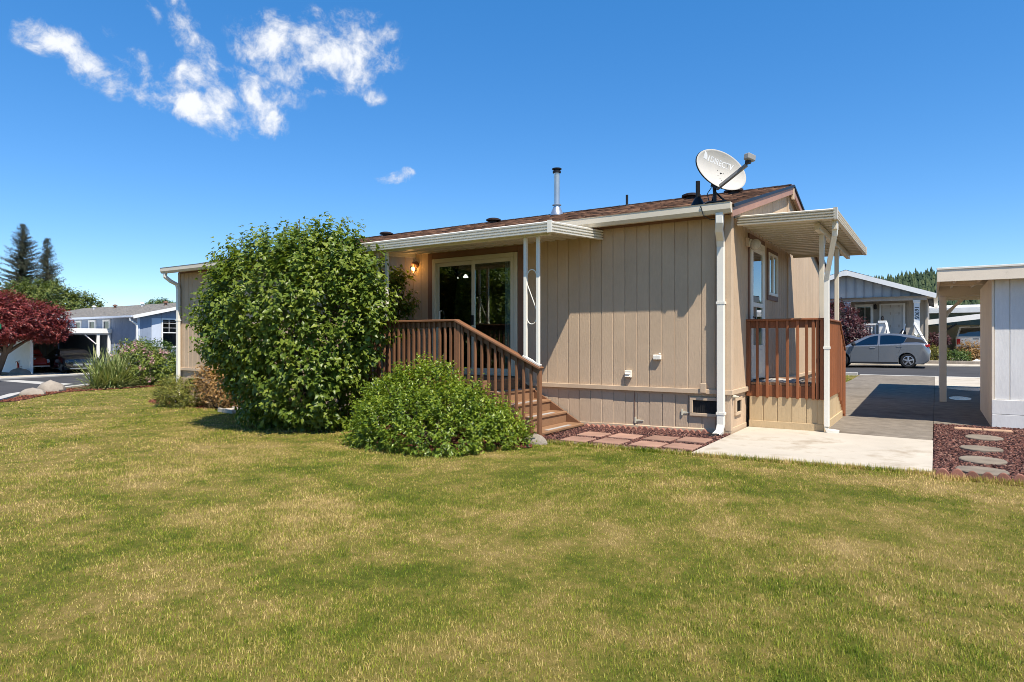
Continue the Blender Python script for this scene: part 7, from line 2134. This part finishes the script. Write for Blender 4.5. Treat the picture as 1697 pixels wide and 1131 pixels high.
for a, b in (((1.9, STREET_Y1 + 1.22), (4.25, STREET_Y1 + 1.22)), ((4.25, STREET_Y1 + 1.22), (4.55, FY + 1.6))):
    mb = MB(); mb.bar((a[0], a[1], g(*a) + 0.1), (b[0], b[1], g(*b) + 0.1), 0.14, 0.2); mb.build('timber', M_ROCK, edp, bevel=0.02)
z0 = g(2.6, FY)
shrub('yellow_shrub', 'yellow-green shrub behind the rear of the grey hatchback', (2.45, FY), [((2.45, FY, z0 + 0.42), (0.62, 0.5, 0.50)), ((1.75, FY + 0.3, z0 + 0.7), (0.4, 0.4, 0.75))], YELL, 450, 0.075, 91, 0.22, 9)
shrub('flowering_shrub', 'small green shrub with tan heads beside the kerb bed', (3.45, FY + 0.2), [((3.35, FY, z0 + 0.32), (0.55, 0.45, 0.36))], DKGL, 330, 0.07, 92, 0.2, 9)
shrub('orange_shrub', 'orange-tan shrub in front of the white pickup', (3.9, FY + 0.7), [((3.85, FY + 0.7, z0 + 0.62), (0.5, 0.45, 0.55))], ORGL, 300, 0.075, 93, 0.24, 9)
shrub('dark_bush', 'dark bushy plant under the eave of the gabled carport', (2.6, 35.2), [((2.55, 35.2, g(2, 35) + 0.95), (0.6, 0.5, 0.5))], mat_ if False else PURL, 220, 0.1, 94, 0.25, 8)
boulder(4.1, FY - 0.3, 0.28, 0.2, 0.25, 'white rock at the end of the kerbside planting bed', M_WTRIM, 9)

# ------------------------------------------------------------------ wooded hill
def hill_h(x, y):
    """a long ridge far across the valley, behind the grey house, falling away to the left"""
    d = min(1, max(0, (y - 380) / 480.0))
    a = min(1, max(0, (x / (y + 10.0) + 0.42) / 0.29)); a = a * a * (3 - 2 * a)
    a *= 1 - 0.25 * min(1.5, max(0, x / (y + 10.0) / 0.1))
    return -3 + (71 + 2 * math.sin(x * 0.013 + 0.4) + 3 * math.sin(x * 0.031)) * d ** 0.85 * a


mb = MB(); nx, ny = 60, 26; hv = []
for j in range(ny + 1):
    for i in range(nx + 1):
        x = -420 + 1500 * i / nx; y = 380 + 800 * j / ny
        hv.append((x, y, hill_h(x, y) - 1.0))
hf = [(j * (nx + 1) + i, j * (nx + 1) + i + 1, (j + 1) * (nx + 1) + i + 1, (j + 1) * (nx + 1) + i) for j in range(ny) for i in range(nx)]
mb.add(hv, hf)
ho = mb.build('hill', mat('forest_floor', (0.03, 0.04, 0.018), 0.95, 0.3, 0.03, 1, 0.3), None, smooth=True); ho['kind'] = 'structure'


def forest():
    r = np.random.default_rng(77); V = []; F = []; R = []; k0 = 0
    n = 9000
    x = r.uniform(-330, 480, n); y = 400 + 520 * r.random(n)
    for q in range(n):
        xx, yy = x[q], y[q]
        zz = hill_h(xx, yy) - 2.0
        h = r.uniform(9, 19) * (1.2 if r.random() < 0.06 else 1); w = h * r.uniform(0.17, 0.27); tone = r.random()
        nt_ = 5; m_ = 6; a0 = r.uniform(0, 6)
        for t_ in range(nt_):
            zb = zz + h * (0.04 + 0.88 * t_ / nt_); ztp = min(zz + h * (0.04 + 0.88 * (t_ + 2.0) / nt_), zz + h)
            rb = w * (1 - t_ / nt_) ** 0.75 + 0.2
            ring = [(xx + rb * f_ * math.cos(a0 + t_ + 2 * PI * s / m_), yy + rb * f_ * math.sin(a0 + t_ + 2 * PI * s / m_), zb - 0.12 * rb + 0.9 * (1 - f_)) for s, f_ in ((s, r.uniform(0.5, 1.2)) for s in range(m_))]
            V += ring + [(xx + r.uniform(-0.3, 0.3), yy, ztp)]
            F += [(k0 + s, k0 + (s + 1) % m_, k0 + m_) for s in range(m_)]
            R += [min(1, max(0, tone * 0.65 + 0.35 * r.random()))] * (m_ + 1); k0 += m_ + 1
    o = link('hillside_forest', np_mesh('hillside_forest', np.array(V), np.array(F), leafmat('fir_forest', [(0.05, (0.018, 0.034, 0.022)), (0.5, (0.038, 0.060, 0.032)), (0.95, (0.095, 0.115, 0.048))], 0.8, 0.0, 0.1, 0.012), np.array(R)))  # slight distance haze is put into these dark bluish greens
    o['kind'] = 'stuff'


forest()

# street sign at the left edge of the frame
sp = thing('street_sign', 'green street name sign on a pole at the left edge of the view', 'street sign', (-33.2, 3.3, -0.6))
sgx, sgy, sgz = (-34.2, 2.20, 2.17)
sp.location = (sgx, sgy, -0.6); OFF[sp.name] = Vector((sgx, sgy, -0.6))
mb = MB(); mb.tube([(sgx, sgy, -0.65), (sgx, sgy, sgz + 0.05)], 0.03, 8); mb.build('pole', M_GALV, sp)
M_SIGNG = mat('green_sign_sheet', (0.01, 0.16, 0.075), 0.4, 0.05, bump=0)
dv_ = Vector((0.835, 0.55, 0)); nv_ = Vector((0.55, -0.835, 0))
c_ = Vector((sgx, sgy, sgz - 0.12))
mb = MB(); mb.bar(c_ - dv_ * 0.50, c_ + dv_ * 0.40, 0.012, 0.24); mb.build('sign_plate', M_SIGNG, sp, bevel=0.002)

# ------------------------------------------------------------------ thin haze over the far distance
hz = MB(); hz.box(-900, 900, -60, 900, -3.0, 130)
hm = bpy.data.materials.new('haze_air'); hm.use_nodes = True
hn = hm.node_tree; hn.nodes.clear()
ho_ = hn.nodes.new('ShaderNodeOutputMaterial'); hv_ = hn.nodes.new('ShaderNodeVolumePrincipled')
hv_.inputs['Color'].default_value = (0.80, 0.88, 1.0, 1); hv_.inputs['Density'].default_value = 0.0
hv_.inputs['Anisotropy'].default_value = 0.2
hn.links.new(hv_.outputs[0], ho_.inputs['Volume'])
if 0.0 > 0:
    hzo = hz.build('haze', hm, None); hzo['kind'] = 'stuff'
